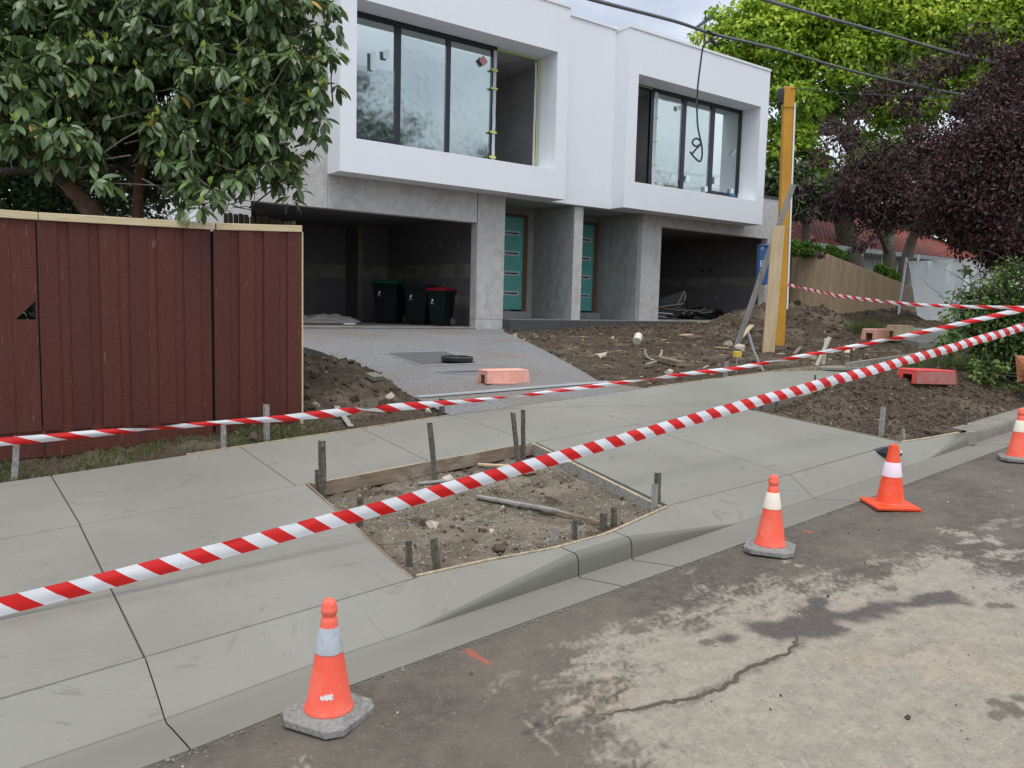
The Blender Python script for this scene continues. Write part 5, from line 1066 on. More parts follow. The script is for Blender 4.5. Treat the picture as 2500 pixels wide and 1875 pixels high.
# ================================================================ BINS IN THE LEFT GARAGE
def bin_(x, y, w, d, h, yaw, lidm, label, wheel=True):
    o = empty('wheelie_bin', (x, y, ZG1), label, 'wheelie bin', 'wheelie bins in the left garage'); P = np.array([x, y, ZG1])
    c, s_ = math.cos(yaw), math.sin(yaw); T = lambda a, b_, z: (P[0]+a*c-b_*s_, P[1]+a*s_+b_*c, P[2]+z)
    b = MB(); hb = h*.90; lv = [(.02, .72), (.10, .78), (hb*.6, .9), (hb-.07, .97), (hb-.07, 1.05), (hb, 1.07)]; V = []
    for z, k in lv: V += [T(-w/2*k, -d/2*k, z), T(w/2*k, -d/2*k, z), T(w/2*k, d/2*k, z), T(-w/2*k, d/2*k, z)]
    F = [(3, 2, 1, 0)]+[(i*4+j, i*4+(j+1) % 4, i*4+4+(j+1) % 4, i*4+4+j) for i in range(len(lv)-1) for j in range(4)]+[tuple(len(V)-4+j for j in range(4))]
    b.add(V, F); b.build('bin_body', 'binbody', o, bevel=.02, seg=3)
    b = MB(); V = []
    for z, k in ((hb+.003, 1.12), (hb+.03, 1.13), (hb+.075, .95), (hb+.085, .6)): V += [T(-w/2*k, -d/2*k, z), T(w/2*k, -d/2*k, z), T(w/2*k, d/2*k*1.05, z), T(-w/2*k, d/2*k*1.05, z)]
    b.add(V, [(3, 2, 1, 0)]+[(i*4+j, i*4+(j+1) % 4, i*4+4+(j+1) % 4, i*4+4+j) for i in range(3) for j in range(4)]+[(12, 13, 14, 15)]); b.build('lid', lidm, o, bevel=.012, seg=3)
    b = MB(); b.tube([T(-w*.36, d*.6, hb-.03), T(w*.36, d*.6, hb-.03)], .016, 8); b.build('handle', 'bindark', o)
    for sx_ in (-1, 1):
        if wheel:
            A, B = np.array(T(sx_*w*.38, d*.40, .10)), np.array(T(sx_*w*.48, d*.40, .10)); wh = MB().tube([A, B], .10, 20).build('wheel', 'wheelmat', o, bevel=.008)
            MB().tube([B, B+(B-A)*.08], .05, 14).build('hub', 'rubber', wh)
    # leaf emblem on the front
    b = MB(); e = lambda u, v: T(u-w*.22, -d/2*.93-.006, hb-.24+v); b.add([e(-.03, -.04), e(.005, -.03), e(.03, .01), e(.03, .05), e(-.01, .03)], [(0, 1, 2, 3, 4)]); b.build('emblem', 'cap', o)
    b = MB(); b.add([e(-.05, -.075), e(.05, -.075), e(.05, -.06), e(-.05, -.06)], [(0, 1, 2, 3)]); b.build('emblem_lettering', 'bandg', o)
    return o
q1 = onZ('G', 1090, 1120, ZG1); q2 = onZ('G', 1295, 1132, ZG1); q3 = onZ('G', 1455, 1148, ZG1)
bin_(9.56, 17.95, .66, .74, 1.10, rad(-52), 'bingreen', 'large dark wheelie bin with a green lid, leftmost in the garage')
bin_(10.02, 17.25, .58, .7, 1.02, rad(-52), 'bindark', 'dark wheelie bin with a dark lid, between the green and red lidded bins')
bin_(10.08, 16.38, .48, .52, .92, rad(-62), 'binred', 'small dark wheelie bin with a red lid nearest the garage pillar')
er_ = np.array([CR[0], CR[1], 0]); ef_ = np.array([CF[0], CF[1], 0])
SZ = lambda x, y: float(soilz(np.array([x]), np.array([y]))[0])
# ================================================================ THINGS ON THE DRIVEWAY
def flat_on(name, pts, m, label, cat, up=.004, th=.004):
    b = MB(); P = [hit(*p) for p in pts]; n = len(P)
    b.add([p+[0, 0, up-th] for p in P]+[p+[0, 0, up] for p in P], [tuple(range(n-1, -1, -1)), tuple(range(n, 2*n))]+[(i, (i+1) % n, n+(i+1) % n, n+i) for i in range(n)])
    return tag(b.build(name, m, origin=P[0]), label, cat)
def pit(pts, label, closer=.012):
    P = [hit(*p) for p in pts]; c = sum(P)/len(P); o = empty('drain_cover', c, label, 'drain cover', 'infill drain covers in the driveway')
    b = MB(); b.add([p+[0, 0, .004] for p in P]+[p+[0, 0, .010] for p in P], [(3, 2, 1, 0), (4, 5, 6, 7)]+[(i, (i+1) % 4, 4+(i+1) % 4, 4+i) for i in range(4)]); b.build('infill', 'aggrdk', o)
    b = MB()
    for i in range(4):
        p, q = P[i]+[0, 0, .012], P[(i+1) % 4]+[0, 0, .012]; b.beam(p, q, .012, .012)
    b.build('steel_frame', 'steel', o)
    return o
pit([('G', 1345, 1468), ('G', 1798, 1450), ('G', 1535, 1356), ('G', 1065, 1368)], 'larger dark infill drain cover with the black lid lying on it')
pit([('J', 1150, 42), ('J', 1560, 30), ('J', 1430, 8), ('J', 1005, 22)], 'smaller dark infill drain cover just behind the pink plastic block')
c = hit('G', 1630, 1440); lid = empty('black_round_lid', c, 'black round plastic lid lying on the larger drain cover in the driveway', 'round lid')
MB().lathe([(.20, .02), (.215, .03), (.22, .075), (.20, .09), (.185, .09), (.18, .05), (.0001, .045)], c, 32).build('rim', 'blackpl', lid, smooth=True, angle=30); MB().beam(c+[-.03, 0, .065], c+[.05, .02, .065], .06, .03).build('grip', 'blackpl', lid); MB().beam(c+[-.17, -.03, .06], c+[.17, .03, .06], .02, .02).build('rib', 'blackpl', lid)
# strip drain across the driveway
A_0, A_1 = hit('J', 880, 196), hit('J', 2175, 92); sdr = empty('strip_drain', A_0, 'white slotted strip drain grate across the foot of the driveway', 'drain grate')
d = (A_1-A_0)/np.linalg.norm(A_1-A_0); nn = np.cross((0, 0, 1), d); w_ = .13
b = MB(); b.obox((A_0+A_1)/2+nn*.0+[0, 0, .002], d, nn, np.cross(d, nn), np.linalg.norm(A_1-A_0), w_, .008); b.build('channel', 'joint', sdr)
b = MB(); L_ = np.linalg.norm(A_1-A_0); N_ = int(L_/.022)
for k in (-1, -.33, .33, 1): b.obox((A_0+A_1)/2+nn*k*(w_/2-.012)+[0, 0, .010], d, nn, np.cross(d, nn), L_, .015, .008)
for i in range(N_): b.obox(A_0+d*L_*(i+.5)/N_+[0, 0, .009], nn, d, (0, 0, 1), w_-.01, .010, .007)
b.build('grate', 'steel', sdr)
def hollow_block(name, P, yaw, L, w, h, m, ms, label, cat='plastic block', pitch=0):
    o = empty(name, P, label, cat); c, s_ = math.cos(yaw), math.sin(yaw); ex = np.array([c*math.cos(pitch), s_*math.cos(pitch), math.sin(pitch)]); ey = np.array([-s_, c, 0]); ez = np.cross(ex, ey); t = .02
    b = MB(); P = np.array(P); k = .86
    q = lambda i, j, z, kk_=1: P+ex*L/2*i*kk_+ey*w/2*j*kk_+ez*z
    b.hexa([q(-1, -1, h-t), q(1, -1, h-t), q(1, 1, h-t), q(-1, 1, h-t)], [q(-1, -1, h, .97), q(1, -1, h, .97), q(1, 1, h, .97), q(-1, 1, h, .97)]); b.build('top', m, o, bevel=.008)
    b = MB()
    for j in (-1, 1):
        a = [q(-1.04, j*1.06, 0), q(1.04, j*1.06, 0), q(1.04, j*1.06-j*2*t/w, 0), q(-1.04, j*1.06-j*2*t/w, 0)]; e = [q(-1, j, h-t-.001), q(1, j, h-t-.001), q(1, j-j*2*t/w, h-t-.001), q(-1, j-j*2*t/w, h-t-.001)]
        if j > 0: a = [a[0], a[3], a[2], a[1]]; e = [e[0], e[3], e[2], e[1]]
        b.hexa(a, e)
    b.build('side', ms, o, bevel=.004)
    b = MB()
    for i in (-1, 1):
        for (j0, j1, z0, z1) in ((-.92, -.45, 0, h-t-.003), (.45, .92, 0, h-t-.003), (-.44, .44, h*.62, h-t-.003)):
            a = [q(i, j0, z0), q(i-i*.04, j0, z0), q(i-i*.04, j1, z0), q(i, j1, z0)]; e = [p+ez*(z1-z0) for p in a]; b.hexa(a, e)
    b.build('end_web', m, o); return o
c = hit('J', 1462, 92); hollow_block('pink_hollow_block', c+[0, 0, .0], rad(-6), .54, .23, .15, 'salmon', 'salmon', 'faded pink hollow plastic block lying on the driveway behind the strip drain')
e0, e1 = hit('J', 1365, 108), hit('J', 1550, 108); b = MB(); b.beam(e0+[0, 0, .015], e1+[0, 0, .015], .05, .02); tag(b.build('pink_offcut', 'salmon', origin=e0), 'flat pink plastic offcut in front of the pink hollow block', 'offcut')
ctr = hit('L', 1455, 262, fn=SZ); ctr[2] = max(ctr[2], SZ(ctr[0]-.2, ctr[1]), SZ(ctr[0]+.25, ctr[1]))-.045; hollow_block('red_hollow_block', ctr, rad(-12), .62, .27, .16, 'redpl', 'redside', 'bright red hollow plastic block resting on the mound in the right hand bed', pitch=rad(-2))
c = hit('G', 560, 1140); 
def heap(name, c, sx_, sy_, h, m, label, cat, seed, n=46, fold=1.0):
    u = np.linspace(-1, 1, n); X, Y = np.meshgrid(u, u, indexing='ij'); r = np.hypot(X, Y); k = np.clip(1-r**2, 0, 1)**.6
    Z = h*k*(.35+.9*np.abs(fbm(X*2.3+Y*1.2, Y*4-X, seed, 5, .6)-.35)*fold)+.004; P = np.stack([c[0]+X*sx_*(1+.1*fbm(Y*3, X*0, seed)), c[1]+Y*sy_, c[2]+Z], -1)
    F = grid_faces(n, n); cen_ = P.reshape(-1, 3)[F].mean(1); rr = np.hypot((cen_[:, 0]-c[0])/sx_, (cen_[:, 1]-c[1])/sy_); F = F[rr < 1.05]
    o = fast_mesh(name, P.reshape(-1, 3), F, m, origin=c); return tag(o, label, cat)
c = onZ('G', 540, 1130, ZG1+.01); heap('drop_cloth', c, 1.1, .5, .34, 'cloth', 'crumpled pale drop cloth on the floor at the left garage mouth', 'drop cloth', 5)
c = onZ('G', 798, 1146, ZG1+.01); tag(MB().beam(c-[.14, 0, -.02], c+[.14, 0, .02], .06, .03).build('white_offcut', 'cap', origin=c), 'small white offcut on the garage threshold', 'offcut')
# rubble in the right garage
c = onY('H', 1745, 1060, 17.4); c[2] = ZG2; heap('black_plastic_sheet', c+[0, .4, 0], 1.5, .6, .55, 'blackpl', 'crumpled black plastic sheet piled in the right hand garage', 'plastic sheet', 15, fold=1.3)
rs_ = random.Random(8); c = onY('H', 1420, 1060, 16.6); c[2] = ZG2
for i in range(34):
    a = rs_.uniform(-.5, 2.6); L_ = rs_.uniform(.3, 1.2); p = c+np.array([rs_.uniform(-.7, 1.4), rs_.uniform(-.3, .7), rs_.uniform(.02, .30)]); dz = rs_.uniform(-.1, .15); q = p+np.array([math.cos(a)*L_, math.sin(a)*L_*.6, dz]); q[2] = max(q[2], ZG2+.03); p[2] = max(p[2], ZG2+.03)
    m_ = rs_.choice(['steel', 'greywood', 'palewood', 'blackpl', 'concdark', 'stake']); nm = {'steel': 'metal_offcut', 'greywood': 'grey_batten', 'palewood': 'pale_batten', 'blackpl': 'black_strip', 'concdark': 'board_offcut', 'stake': 'dark_batten'}[m_]
    tag(MB().beam(p, q, rs_.uniform(.03, .09), rs_.uniform(.01, .04)).build(nm, m_, origin=p), 'one of the '+nm.replace('_', ' ')+'s in the scrap heap in the right hand garage', 'scrap', 'scrap in the heap in the right hand garage')
c = onY('H', 1360, 1020, 16.6); c[2] = ZG2; tr = empty('wire_trolley', c, 'bent wire mesh trolley lying over the scrap heap in the right hand garage', 'wire frame')
P1, P2, P3, P4 = [up_at('H', x, y, c+[.5, .5, 0]) for x, y in ((1296, 1010), (1480, 985), (1490, 885), (1305, 945))]
MB().tube([P1, P2], .022, 6).build('tube', 'steel', tr); MB().tube([up_at('H', 1432, 990, c+[.5, .5, 0]), P3, P3+[.06, 0, -.1], up_at('H', 1490, 960, c+[.5, .5, 0])], .018, 6).build('tube', 'palewood', tr)
b = MB()
for i in range(12):
    t = i/11; b.tube([P1*(1-t)+P2*t, P4*(1-t)+P3*t], .004, 3, False); b.tube([P1*(1-t)+P4*t, P2*(1-t)+P3*t], .004, 3, False)
b.build('wire_mesh', 'steel', tr)
# ================================================================ SMALL THINGS ON THE SOIL
def bits(name, k, pa, pb_, w, h, m, label, cat, z=.01, za=0, zb=0):
    p = hit(k, *pa, fn=SZ); q = hit(k, *pb_, fn=SZ); return tag(MB().beam(p+[0, 0, z+za+h/2], q+[0, 0, z+zb+h/2], w, h).build(name, m, origin=p, bevel=.003), label, cat)
bits('timber_offcut', 'J', (1285, 880), (1830, 1000), .04, .018, 'greywood', 'long weathered slat lying across the middle of the square soil bed', 'slat', zb=.02)
bits('timber_offcut', 'J', (1680, 945), (2180, 1080), .025, .02, 'board', 'second slat lying toward the right of the square soil bed', 'slat')
bits('timber_offcut', 'J', (1290, 665), (1560, 680), .035, .015, 'palewood', 'pale timber offcut near the rear board of the square soil bed', 'slat', z=.015)
bits('timber_offcut', 'J', (885, 790), (1130, 765), .05, .012, 'greywood', 'grey flat offcut behind the near tape in the square soil bed', 'slat')
bits('timber_offcut', 'J', (1590, 720), (1680, 710), .06, .012, 'board', 'small brown offcut peeking from behind the near tape in the square bed', 'slat')
bits('timber_block', 'H', (1195, 1470), (1285, 1440), .05, .03, 'greywood', 'small grey slat touching the brown block in the front yard', 'timber block')
bits('timber_block', 'H', (1285, 1430), (1465, 1475), .12, .07, 'board', 'long brown timber block lying in the front yard behind the middle tape', 'timber block')
bits('timber_block', 'H', (1470, 1238), (1535, 1232), .16, .03, 'palewood', 'pale square offcut in the middle of the front yard', 'timber block')
bits('timber_block', 'H', (1510, 1255), (1612, 1250), .14, .05, 'board', 'brown offcut against the pale square one in the front yard', 'timber block')
bits('timber_block', 'H', (1730, 1330), (1825, 1335), .05, .02, 'palewood', 'pale splinter lying before the grey prop', 'timber block')
bits('timber_block', 'H', (1925, 1255), (2005, 1200), .09, .03, 'palewood', 'tilted pale offcut between the prop and the plank', 'timber block', zb=.1)
bits('timber_block', 'I', (840, 1375), (925, 1335), .10, .025, 'palewood', 'pale offcut behind the far row of stakes', 'timber block', zb=.03)
bits('timber_block', 'I', (440, 1390), (490, 1335), .05, .04, 'board', 'small dark offcut behind the middle tape by the post', 'timber block')
bits('timber_block', 'I', (565, 1420), (600, 1415), .07, .06, 'palewood', 'small pale cube of timber in the front yard beside the white pipes', 'timber block')
bits('timber_offcut', 'J', (335, 265), (435, 405), .05, .012, 'greywood', 'grey slat crossing the soil strip at the foot of the fence', 'slat')
bits('concrete_chunk', 'J', (560, 62), (620, 90), .16, .05, 'oldkerb', 'grey concrete flake on the mound beside the driveway', 'chunk')
def tube_thing(name, k, pa, tb, r, m, label, cat, hollow=True, dz=0):
    p = hit(k, *pa, fn=SZ)-[0, 0, dz]; q = up_at(k, *tb, p); return tag(MB().tube([p, q], r, 14).build(name, m, origin=p, smooth=True), label, cat)
c = hit('H', 1120, 1300, fn=SZ); p = c+[0, 0, .06]; b = MB(); q = p+np.array([.14, .10, .09]); b.tube([p, q], .075, 20, caps=True); tag(b.build('pipe_piece', 'pvc', origin=c, smooth=True, angle=50), 'short cream pipe piece standing tilted on the front yard soil', 'pipe')
c = hit('H', 1250, 1420, fn=SZ); b = MB(); V = []; na = 18
for a in np.linspace(rad(165), rad(372), na):
    for r_, f_ in ((.13, 0), (.13, .10), (.118, .10), (.118, 0)): V.append(c+er_*math.cos(a)*r_+ef_*f_+np.array([0, 0, .13+math.sin(a)*r_]))
b.add(V, [(i*4+k, i*4+(k+1) % 4, i*4+4+(k+1) % 4, i*4+4+k) for i in range(na-1) for k in range(4)]+[(3, 2, 1, 0), tuple(4*na-4+k for k in range(4))]); tag(b.build('pipe_offcut', 'pvc', origin=c, smooth=True, angle=40), 'curved cream half pipe offcut beside the brown timber block', 'pipe offcut')
tube_thing('white_pipe', 'I', (615, 1460), (715, 1243), .028, 'pvc', 'leaning white pipe crossing another behind the middle tape', 'pipe'); tube_thing('white_pipe', 'I', (662, 1452), (688, 1250), .026, 'pvc', 'steeper white pipe crossed by the leaning one behind the middle tape', 'pipe')
p = hit('H', 1885, 1440, fn=SZ); q = up_at('H', 1895, 1400, p); tag(MB().tube([q, q+[0, 0, .09]], .065, 14).build('yellow_pipe_cap', 'yellowcap', origin=q, bevel=.008), 'small yellow cap on a peg before the grey prop', 'cap')
p = hit('H', 1885, 1530, fn=SZ); tag(MB().tube([p, q], .015, 8).build('cap_peg', 'stake', origin=p), 'thin peg carrying the yellow cap', 'peg')
p = hit('I', 200, 1505); pts = [p, up_at('I', 165, 1440, p), up_at('I', 120, 1330, p), up_at('I', 85, 1205, p)]; tag(MB().tube(pts, .016, 8).build('grey_conduit', 'fascia', origin=p, smooth=True), 'thin bent grey conduit sticking out of the soil before the post', 'conduit')
def rock(k, x, y, s_, m, label, flat=.6):
    p = hit(k, x, y, fn=SZ); V, F = scatter(ICO[0], ICO[1], p[None]+[[0, 0, s_*.25]], rand_rot(1), np.array([[s_, s_*.8, s_*flat]])); V = V+RNG.normal(size=V.shape)*s_*.17
    o = fast_mesh('rock', V, F, m, origin=p, smooth=False); return tag(o, label, 'rock')
rock('J', 985, 1075, .05, 'palestone', 'pale flat stone near the middle of the square soil bed'); rock('J', 915, 1055, .035, 'clod', 'dark brown stone left of the pale flat stone'); rock('J', 1095, 760, .055, 'palestone', 'jagged pale stone touching the upper edge of the near tape')
rock('J', 1205, 675, .03, 'palestone', 'small pointed stone under the rear form board'); rock('J', 1430, 1235, .05, 'clod', 'dark crumbly clod by the kerb side of the square bed'); rock('J', 1385, 1110, .025, 'palestone', 'small pale stone in the front half of the square bed'); rock('J', 1460, 955, .03, 'palestone', 'angular stone under the long slat'); rock('J', 570, 790, .04, 'palestone', 'stone at the foot of the rear board, left part'); rock('J', 1470, 615, .03, 'palestone', 'pale stone near the paired rear stakes'); rock('J', 880, 730, .045, 'palestone', 'flat pale stone against the rear form board')
rock('J', 1310, 640, .03, 'palestone', 'pale lump left of the pale offcut at the rear board'); rock('J', 690, 200, .05, 'palestone', 'pale stone at the foot of the mound by the fence'); rock('J', 200, 258, .05, 'stone', 'grey stone at the foot of the mound'); rock('J', 960, 300, .05, 'palestone', 'stone in front of the driveway corner stake')
rock('H', 850, 1395, .10, 'palestone', 'tan rock in the left part of the front yard'); rock('H', 185, 1240, .08, 'palestone', 'stone at the driveway edge by the step'); rock('H', 930, 1260, .06, 'palestone', 'small stone left of the cream pipe piece'); rock('I', 30, 1345, .12, 'palestone', 'tan rock at the foot of the grey prop'); rock('H', 1830, 1310, .11, 'palestone', 'pale rock left of the foot of the prop'); rock('H', 1370, 1535, .07, 'palestone', 'pale stone above the middle tape'); rock('G', 90*0+1990, 1390, .03, 'clod', 'small dark clod on the driveway')
def surfz(X, Y):
    X = float(X); Y = float(Y); k = float(kk(X)); yb = float(Yre(X))+.335; yk = yb+.012+.045*k; zb = float(plR(X))-.045; zt = zb+k*.118; yB = float(Yback(np.array([X]))[0]); zB = max(float(plF(X, yB)), zt+.004)
    if Y >= yB: return float(plF(X, Y))
    v = max(0, (Y-yk)/(yB-yk)); return zt+(zB-zt)*v**.9
# pit opening behind the bright orange cone
c = onF('L', 1198, 796); hl = empty('round_pit', c, 'round dark pit opening in the fresh concrete behind the bright orange cone', 'pit'); nrm = np.array([-SX, -SY, 1]); nrm /= np.linalg.norm(nrm); e_x = np.array([1, 0, SX]); e_x /= np.linalg.norm(e_x); e_y = np.cross(nrm, e_x)
b = MB(); R_ = .115; pts = [c+nrm*.003+e_x*R_*math.cos(a)+e_y*R_*math.sin(a) for a in np.linspace(0, 2*PI, 40, endpoint=False)]; zf = lambda p: plF(p[0], p[1])+.003; pts = [np.array([p[0], p[1]+.045, zf(p)]) for p in pts]; b.add(pts+[p-np.array([0, 0, .02]) for p in pts], [tuple(range(40))]+[(i, 40+i, 40+(i+1) % 40, (i+1) % 40) for i in range(40)]); b.build('pit_mouth', 'slot', hl)
b = MB(); 
for i in range(14):
    a0, a1 = rad(215)+i*rad(8), rad(215)+(i+1)*rad(8); b.add([(lambda p: np.array([p[0], p[1]+.045, zf(p)+.003]))(c+(e_x*math.cos(a)+e_y*math.sin(a))*r) for a, r in ((a0, R_), (a1, R_), (a1, R_-.014), (a0, R_-.014))], [(0, 1, 2, 3)])
b.build('pit_rim', 'conc', hl)
# ================================================================ OVERHEAD CABLES
def cable(name, pts, r, label, m='cable', cat='cable', group=None, n=8):
    P = np.array(pts, float); t = np.linspace(0, 1, len(P)); tt = np.linspace(0, 1, max(len(P)*5, 12))
    # Catmull-Rom
    Q = []
    for k in range(len(P)-1):
        p0, p1, p2, p3 = P[max(k-1, 0)], P[k], P[k+1], P[min(k+2, len(P)-1)]
        for s_ in np.linspace(0, 1, 8, endpoint=False): Q.append(.5*((2*p1)+(-p0+p2)*s_+(2*p0-5*p1+4*p2-p3)*s_**2+(-p0+3*p1-3*p2+p3)*s_**3))
    Q.append(P[-1]); return tag(MB().tube(Q, r, n).build(name, m, origin=P[0], smooth=True), label, cat, group)
GC = 'overhead service cables'
cA = lambda t: 9+5*t
cable('overhead_cable', [atd('P', x, y, 8.0+.0085*(x-1400)) for x, y in ((1250, -60), (1450, 0), (1648, 52), (1745, 84), (1900, 121), (2025, 158), (2150, 191), (2320, 226), (2500, 255))], .022, 'lower overhead cable passing in front of the right hand upper box', 'cablelt', group=GC)
cable('overhead_cable', [atd('P', x, y, 9.5+.0095*(x-1800)) for x, y in ((1700, -60), (1870, 0), (2000, 38), (2150, 79), (2300, 122), (2420, 152), (2600, 195))], .023, 'upper overhead cable crossing the green tree', 'cablelt', group=GC)
cable('overhead_cable', [pt+[0, 0, .02]]+[atd('P', x, y, 11+.011*(x-1900)) for x, y in ((2060, 227), (2200, 234), (2330, 236), (2500, 232))], .008, 'thin cable running from the head of the yellow post to the right', group=GC)
dh = 9.5; cp = lambda x, y: atd('C', x, y, dh)
cable('hanging_cable', [cp(1405, 345), cp(1375, 318), cp(1335, 330), cp(1312, 380), cp(1295, 500), cp(1278, 640), cp(1270, 760), cp(1270, 880), cp(1276, 980), cp(1292, 1060), cp(1306, 1130), cp(1308, 1200), cp(1292, 1245), cp(1250, 1215), cp(1215, 1170)], .011, 'loose black cable hanging from the lower overhead line, ending in a loop'); 
cable('cable_loop', [cp(1230, 1188), cp(1262, 1150), cp(1296, 1110), cp(1290, 1082), cp(1262, 1068), cp(1236, 1088), cp(1240, 1116), cp(1268, 1128), cp(1298, 1108)], .011, 'small black loop at the end of the hanging cable')
cable('cable_clamp', [cp(1350, 235), cp(1385, 262), cp(1424, 272)], .02, 'dark clamp where the hanging cable meets the overhead line', cat='clamp'); cable('cable_tail', [cp(1375, 290), cp(1395, 320), cp(1422, 350)], .02, 'short dark cable tail beside the clamp')
# ================================================================ VEGETATION
M['leafL'] = leafmat('leathery_dark_leaf', [(0, (.055, .095, .036)), (.45, (.125, .195, .075)), (.88, (.26, .34, .12)), (.97, (.50, .30, .06))], .40, .6, .22)
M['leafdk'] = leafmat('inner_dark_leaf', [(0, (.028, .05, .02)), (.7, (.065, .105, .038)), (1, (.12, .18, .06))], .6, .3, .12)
M['budL'] = leafmat('pale_new_shoot', [(0, (.30, .44, .08)), (1, (.50, .60, .15))], .5, .4, .3)
M['hedge'] = leafmat('hedge_leaf', [(0, (.014, .030, .008)), (.7, (.038, .068, .016)), (1, (.09, .13, .03))], .6, .3, .2)
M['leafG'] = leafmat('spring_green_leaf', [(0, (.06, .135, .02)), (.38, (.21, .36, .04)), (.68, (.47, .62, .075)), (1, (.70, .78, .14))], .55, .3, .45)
M['leafP'] = leafmat('purple_plum_leaf', [(0, (.026, .013, .016)), (.6, (.070, .032, .037)), (.9, (.13, .05, .052)), (1, (.28, .055, .05))], .5, .35, .25)
M['leafS'] = leafmat('shrub_leaf', [(0, (.022, .055, .012)), (.6, (.075, .14, .03)), (1, (.19, .28, .06))], .5, .35, .25)
M['fern'] = leafmat('bright_shrub_leaf', [(0, (.03, .08, .01)), (1, (.14, .27, .03))], .55, .3, .35)
OVAL = leaf_template(.55, ((0, 0), (.3, .8), (.65, .9), (1, .05)), .2, .1)
def in_ellipsoids(bl, n, shell=.0):
    """bl: list of (centre, radii(3)); n points spread by volume"""
    vol = np.array([np.prod(r) for c, r in bl]); k = RNG.choice(len(bl), n, p=vol/vol.sum()); d = RNG.normal(size=(n, 3)); d /= np.linalg.norm(d, axis=1)[:, None]
    rr = (shell+(1-shell)*RNG.uniform(0, 1, n))**(1/2.2); C = np.array([c for c, r in bl])[k]; R_ = np.array([r for c, r in bl])[k]
    return C+d*rr[:, None]*R_, d, k
def blobs(lst, depth_of, k='D', squash=(1, 1, 1)):
    out = []
    for q in lst:
        x, y, r = q[:3]; dep = q[3] if len(q) > 3 else depth_of; c = atd(k, x, y, dep); m = r*dep/1734; out.append((c, np.array([m*squash[0], m*squash[1], m*squash[2]])))
    return out
# ---- left tree
lt = empty('leathery_leaf_tree', (1.0, 8.6, .5), 'large bushy tree with drooping leathery leaves and pale new shoots behind the red fence', 'tree')
BL = blobs([(40, 60, 150, 6.9), (220, 30, 140, 7.2), (400, 50, 140, 7.0), (560, 40, 120, 7.2), (665, 40, 80, 7.4), (40, 210, 130, 6.6), (170, 190, 120, 6.7), (330, 170, 110, 6.9), (480, 200, 105, 6.7), (600, 170, 100, 7.0), (700, 150, 48, 7.2), (50, 310, 60, 6.3), (160, 310, 60, 6.2), (410, 300, 95, 6.7), (540, 300, 95, 6.8), (640, 270, 70, 7.1), (660, 350, 45, 7.2), (600, 370, 45, 6.9), (520, 390, 40, 6.6), (440, 410, 45, 6.3), (385, 385, 50, 6.4), (215, 400, 30, 6.0), (420, 455, 26, 6.15), (660, 405, 22, 7.2), (735, 90, 26, 7.3), (718, 225, 26, 7.2), (690, 395, 24, 7.2), (620, 428, 24, 7.0), (560, 420, 24, 6.8)], 7)
LT = leaf_template(.36, droop=.32, fold=.10)
nw = 1650; C, dirv, _ = in_ellipsoids(BL, nw, .25)
ax_ = dirv*.35+np.array([-.15, -.35, .75])+RNG.normal(0, .25, (nw, 3)); ax_ /= np.linalg.norm(ax_, axis=1)[:, None]
nl = 9; rep = np.repeat(np.arange(nw), nl); N_ = nw*nl; th_ = RNG.uniform(0, 2*PI, N_); u_ = np.cross(ax_, RNG.normal(size=(nw, 3))); u_ /= np.linalg.norm(u_, axis=1)[:, None]; v_ = np.cross(ax_, u_)
el = rad(85)+RNG.normal(0, .28, N_); dr = u_[rep]*(np.cos(th_)*np.sin(el))[:, None]+v_[rep]*(np.sin(th_)*np.sin(el))[:, None]+ax_[rep]*np.cos(el)[:, None]; dr[:, 2] -= .55; 
pos = C[rep]+ax_[rep]*RNG.uniform(-.03, .02, N_)[:, None]; sc = RNG.uniform(.11, .175, N_)
V, F = scatter(LT[0], LT[1], pos, frames(dr, RNG.normal(0, .35, N_)), sc); tone = np.clip(RNG.beta(2, 2.6, N_)*.85+RNG.normal(0, .05, N_), 0, .9); tone[RNG.uniform(0, 1, N_) > .994] = 1
fast_mesh('crown', V, F, 'leafL', parent=lt, attrs={'tone': np.repeat(tone, len(LT[0]))})
nb = int(nw*.8); kb = RNG.choice(nw, nb, False); nl = 5; rep = np.repeat(kb, nl); N_ = len(rep); th_ = RNG.uniform(0, 2*PI, N_); el = rad(28)+RNG.normal(0, .15, N_)
dr = u_[rep]*(np.cos(th_)*np.sin(el))[:, None]+v_[rep]*(np.sin(th_)*np.sin(el))[:, None]+ax_[rep]*np.cos(el)[:, None]; szb = np.repeat(RNG.choice([.022, .03, .045, .07], nb, p=[.3, .32, .23, .15]), nl)
BT = leaf_template(.30, droop=-.1, fold=.2); V, F = scatter(BT[0], BT[1], C[rep]+ax_[rep]*.015, frames(dr, RNG.normal(0, .3, N_)), szb*RNG.uniform(.8, 1.2, N_)); fast_mesh('new_shoots', V, F, 'budL', parent=lt, attrs={'tone': np.repeat(RNG.uniform(0, 1, N_), len(BT[0]))})
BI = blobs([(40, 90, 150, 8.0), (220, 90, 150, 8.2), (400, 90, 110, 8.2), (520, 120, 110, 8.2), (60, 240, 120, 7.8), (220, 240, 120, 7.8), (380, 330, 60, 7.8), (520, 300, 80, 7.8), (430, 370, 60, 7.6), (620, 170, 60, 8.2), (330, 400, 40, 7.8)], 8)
n_ = 15000; P_, dd, _ = in_ellipsoids(BI, n_, .0); V, F = scatter(OVAL[0], OVAL[1], P_, frames(RNG.normal(size=(n_, 3))+[0, 0, -.5], RNG.uniform(0, 6, n_)), RNG.uniform(.08, .15, n_)); fast_mesh('inner_leaves', V, F, 'leafdk', parent=lt, attrs={'tone': np.repeat(RNG.uniform(0, 1, n_), len(OVAL[0]))})
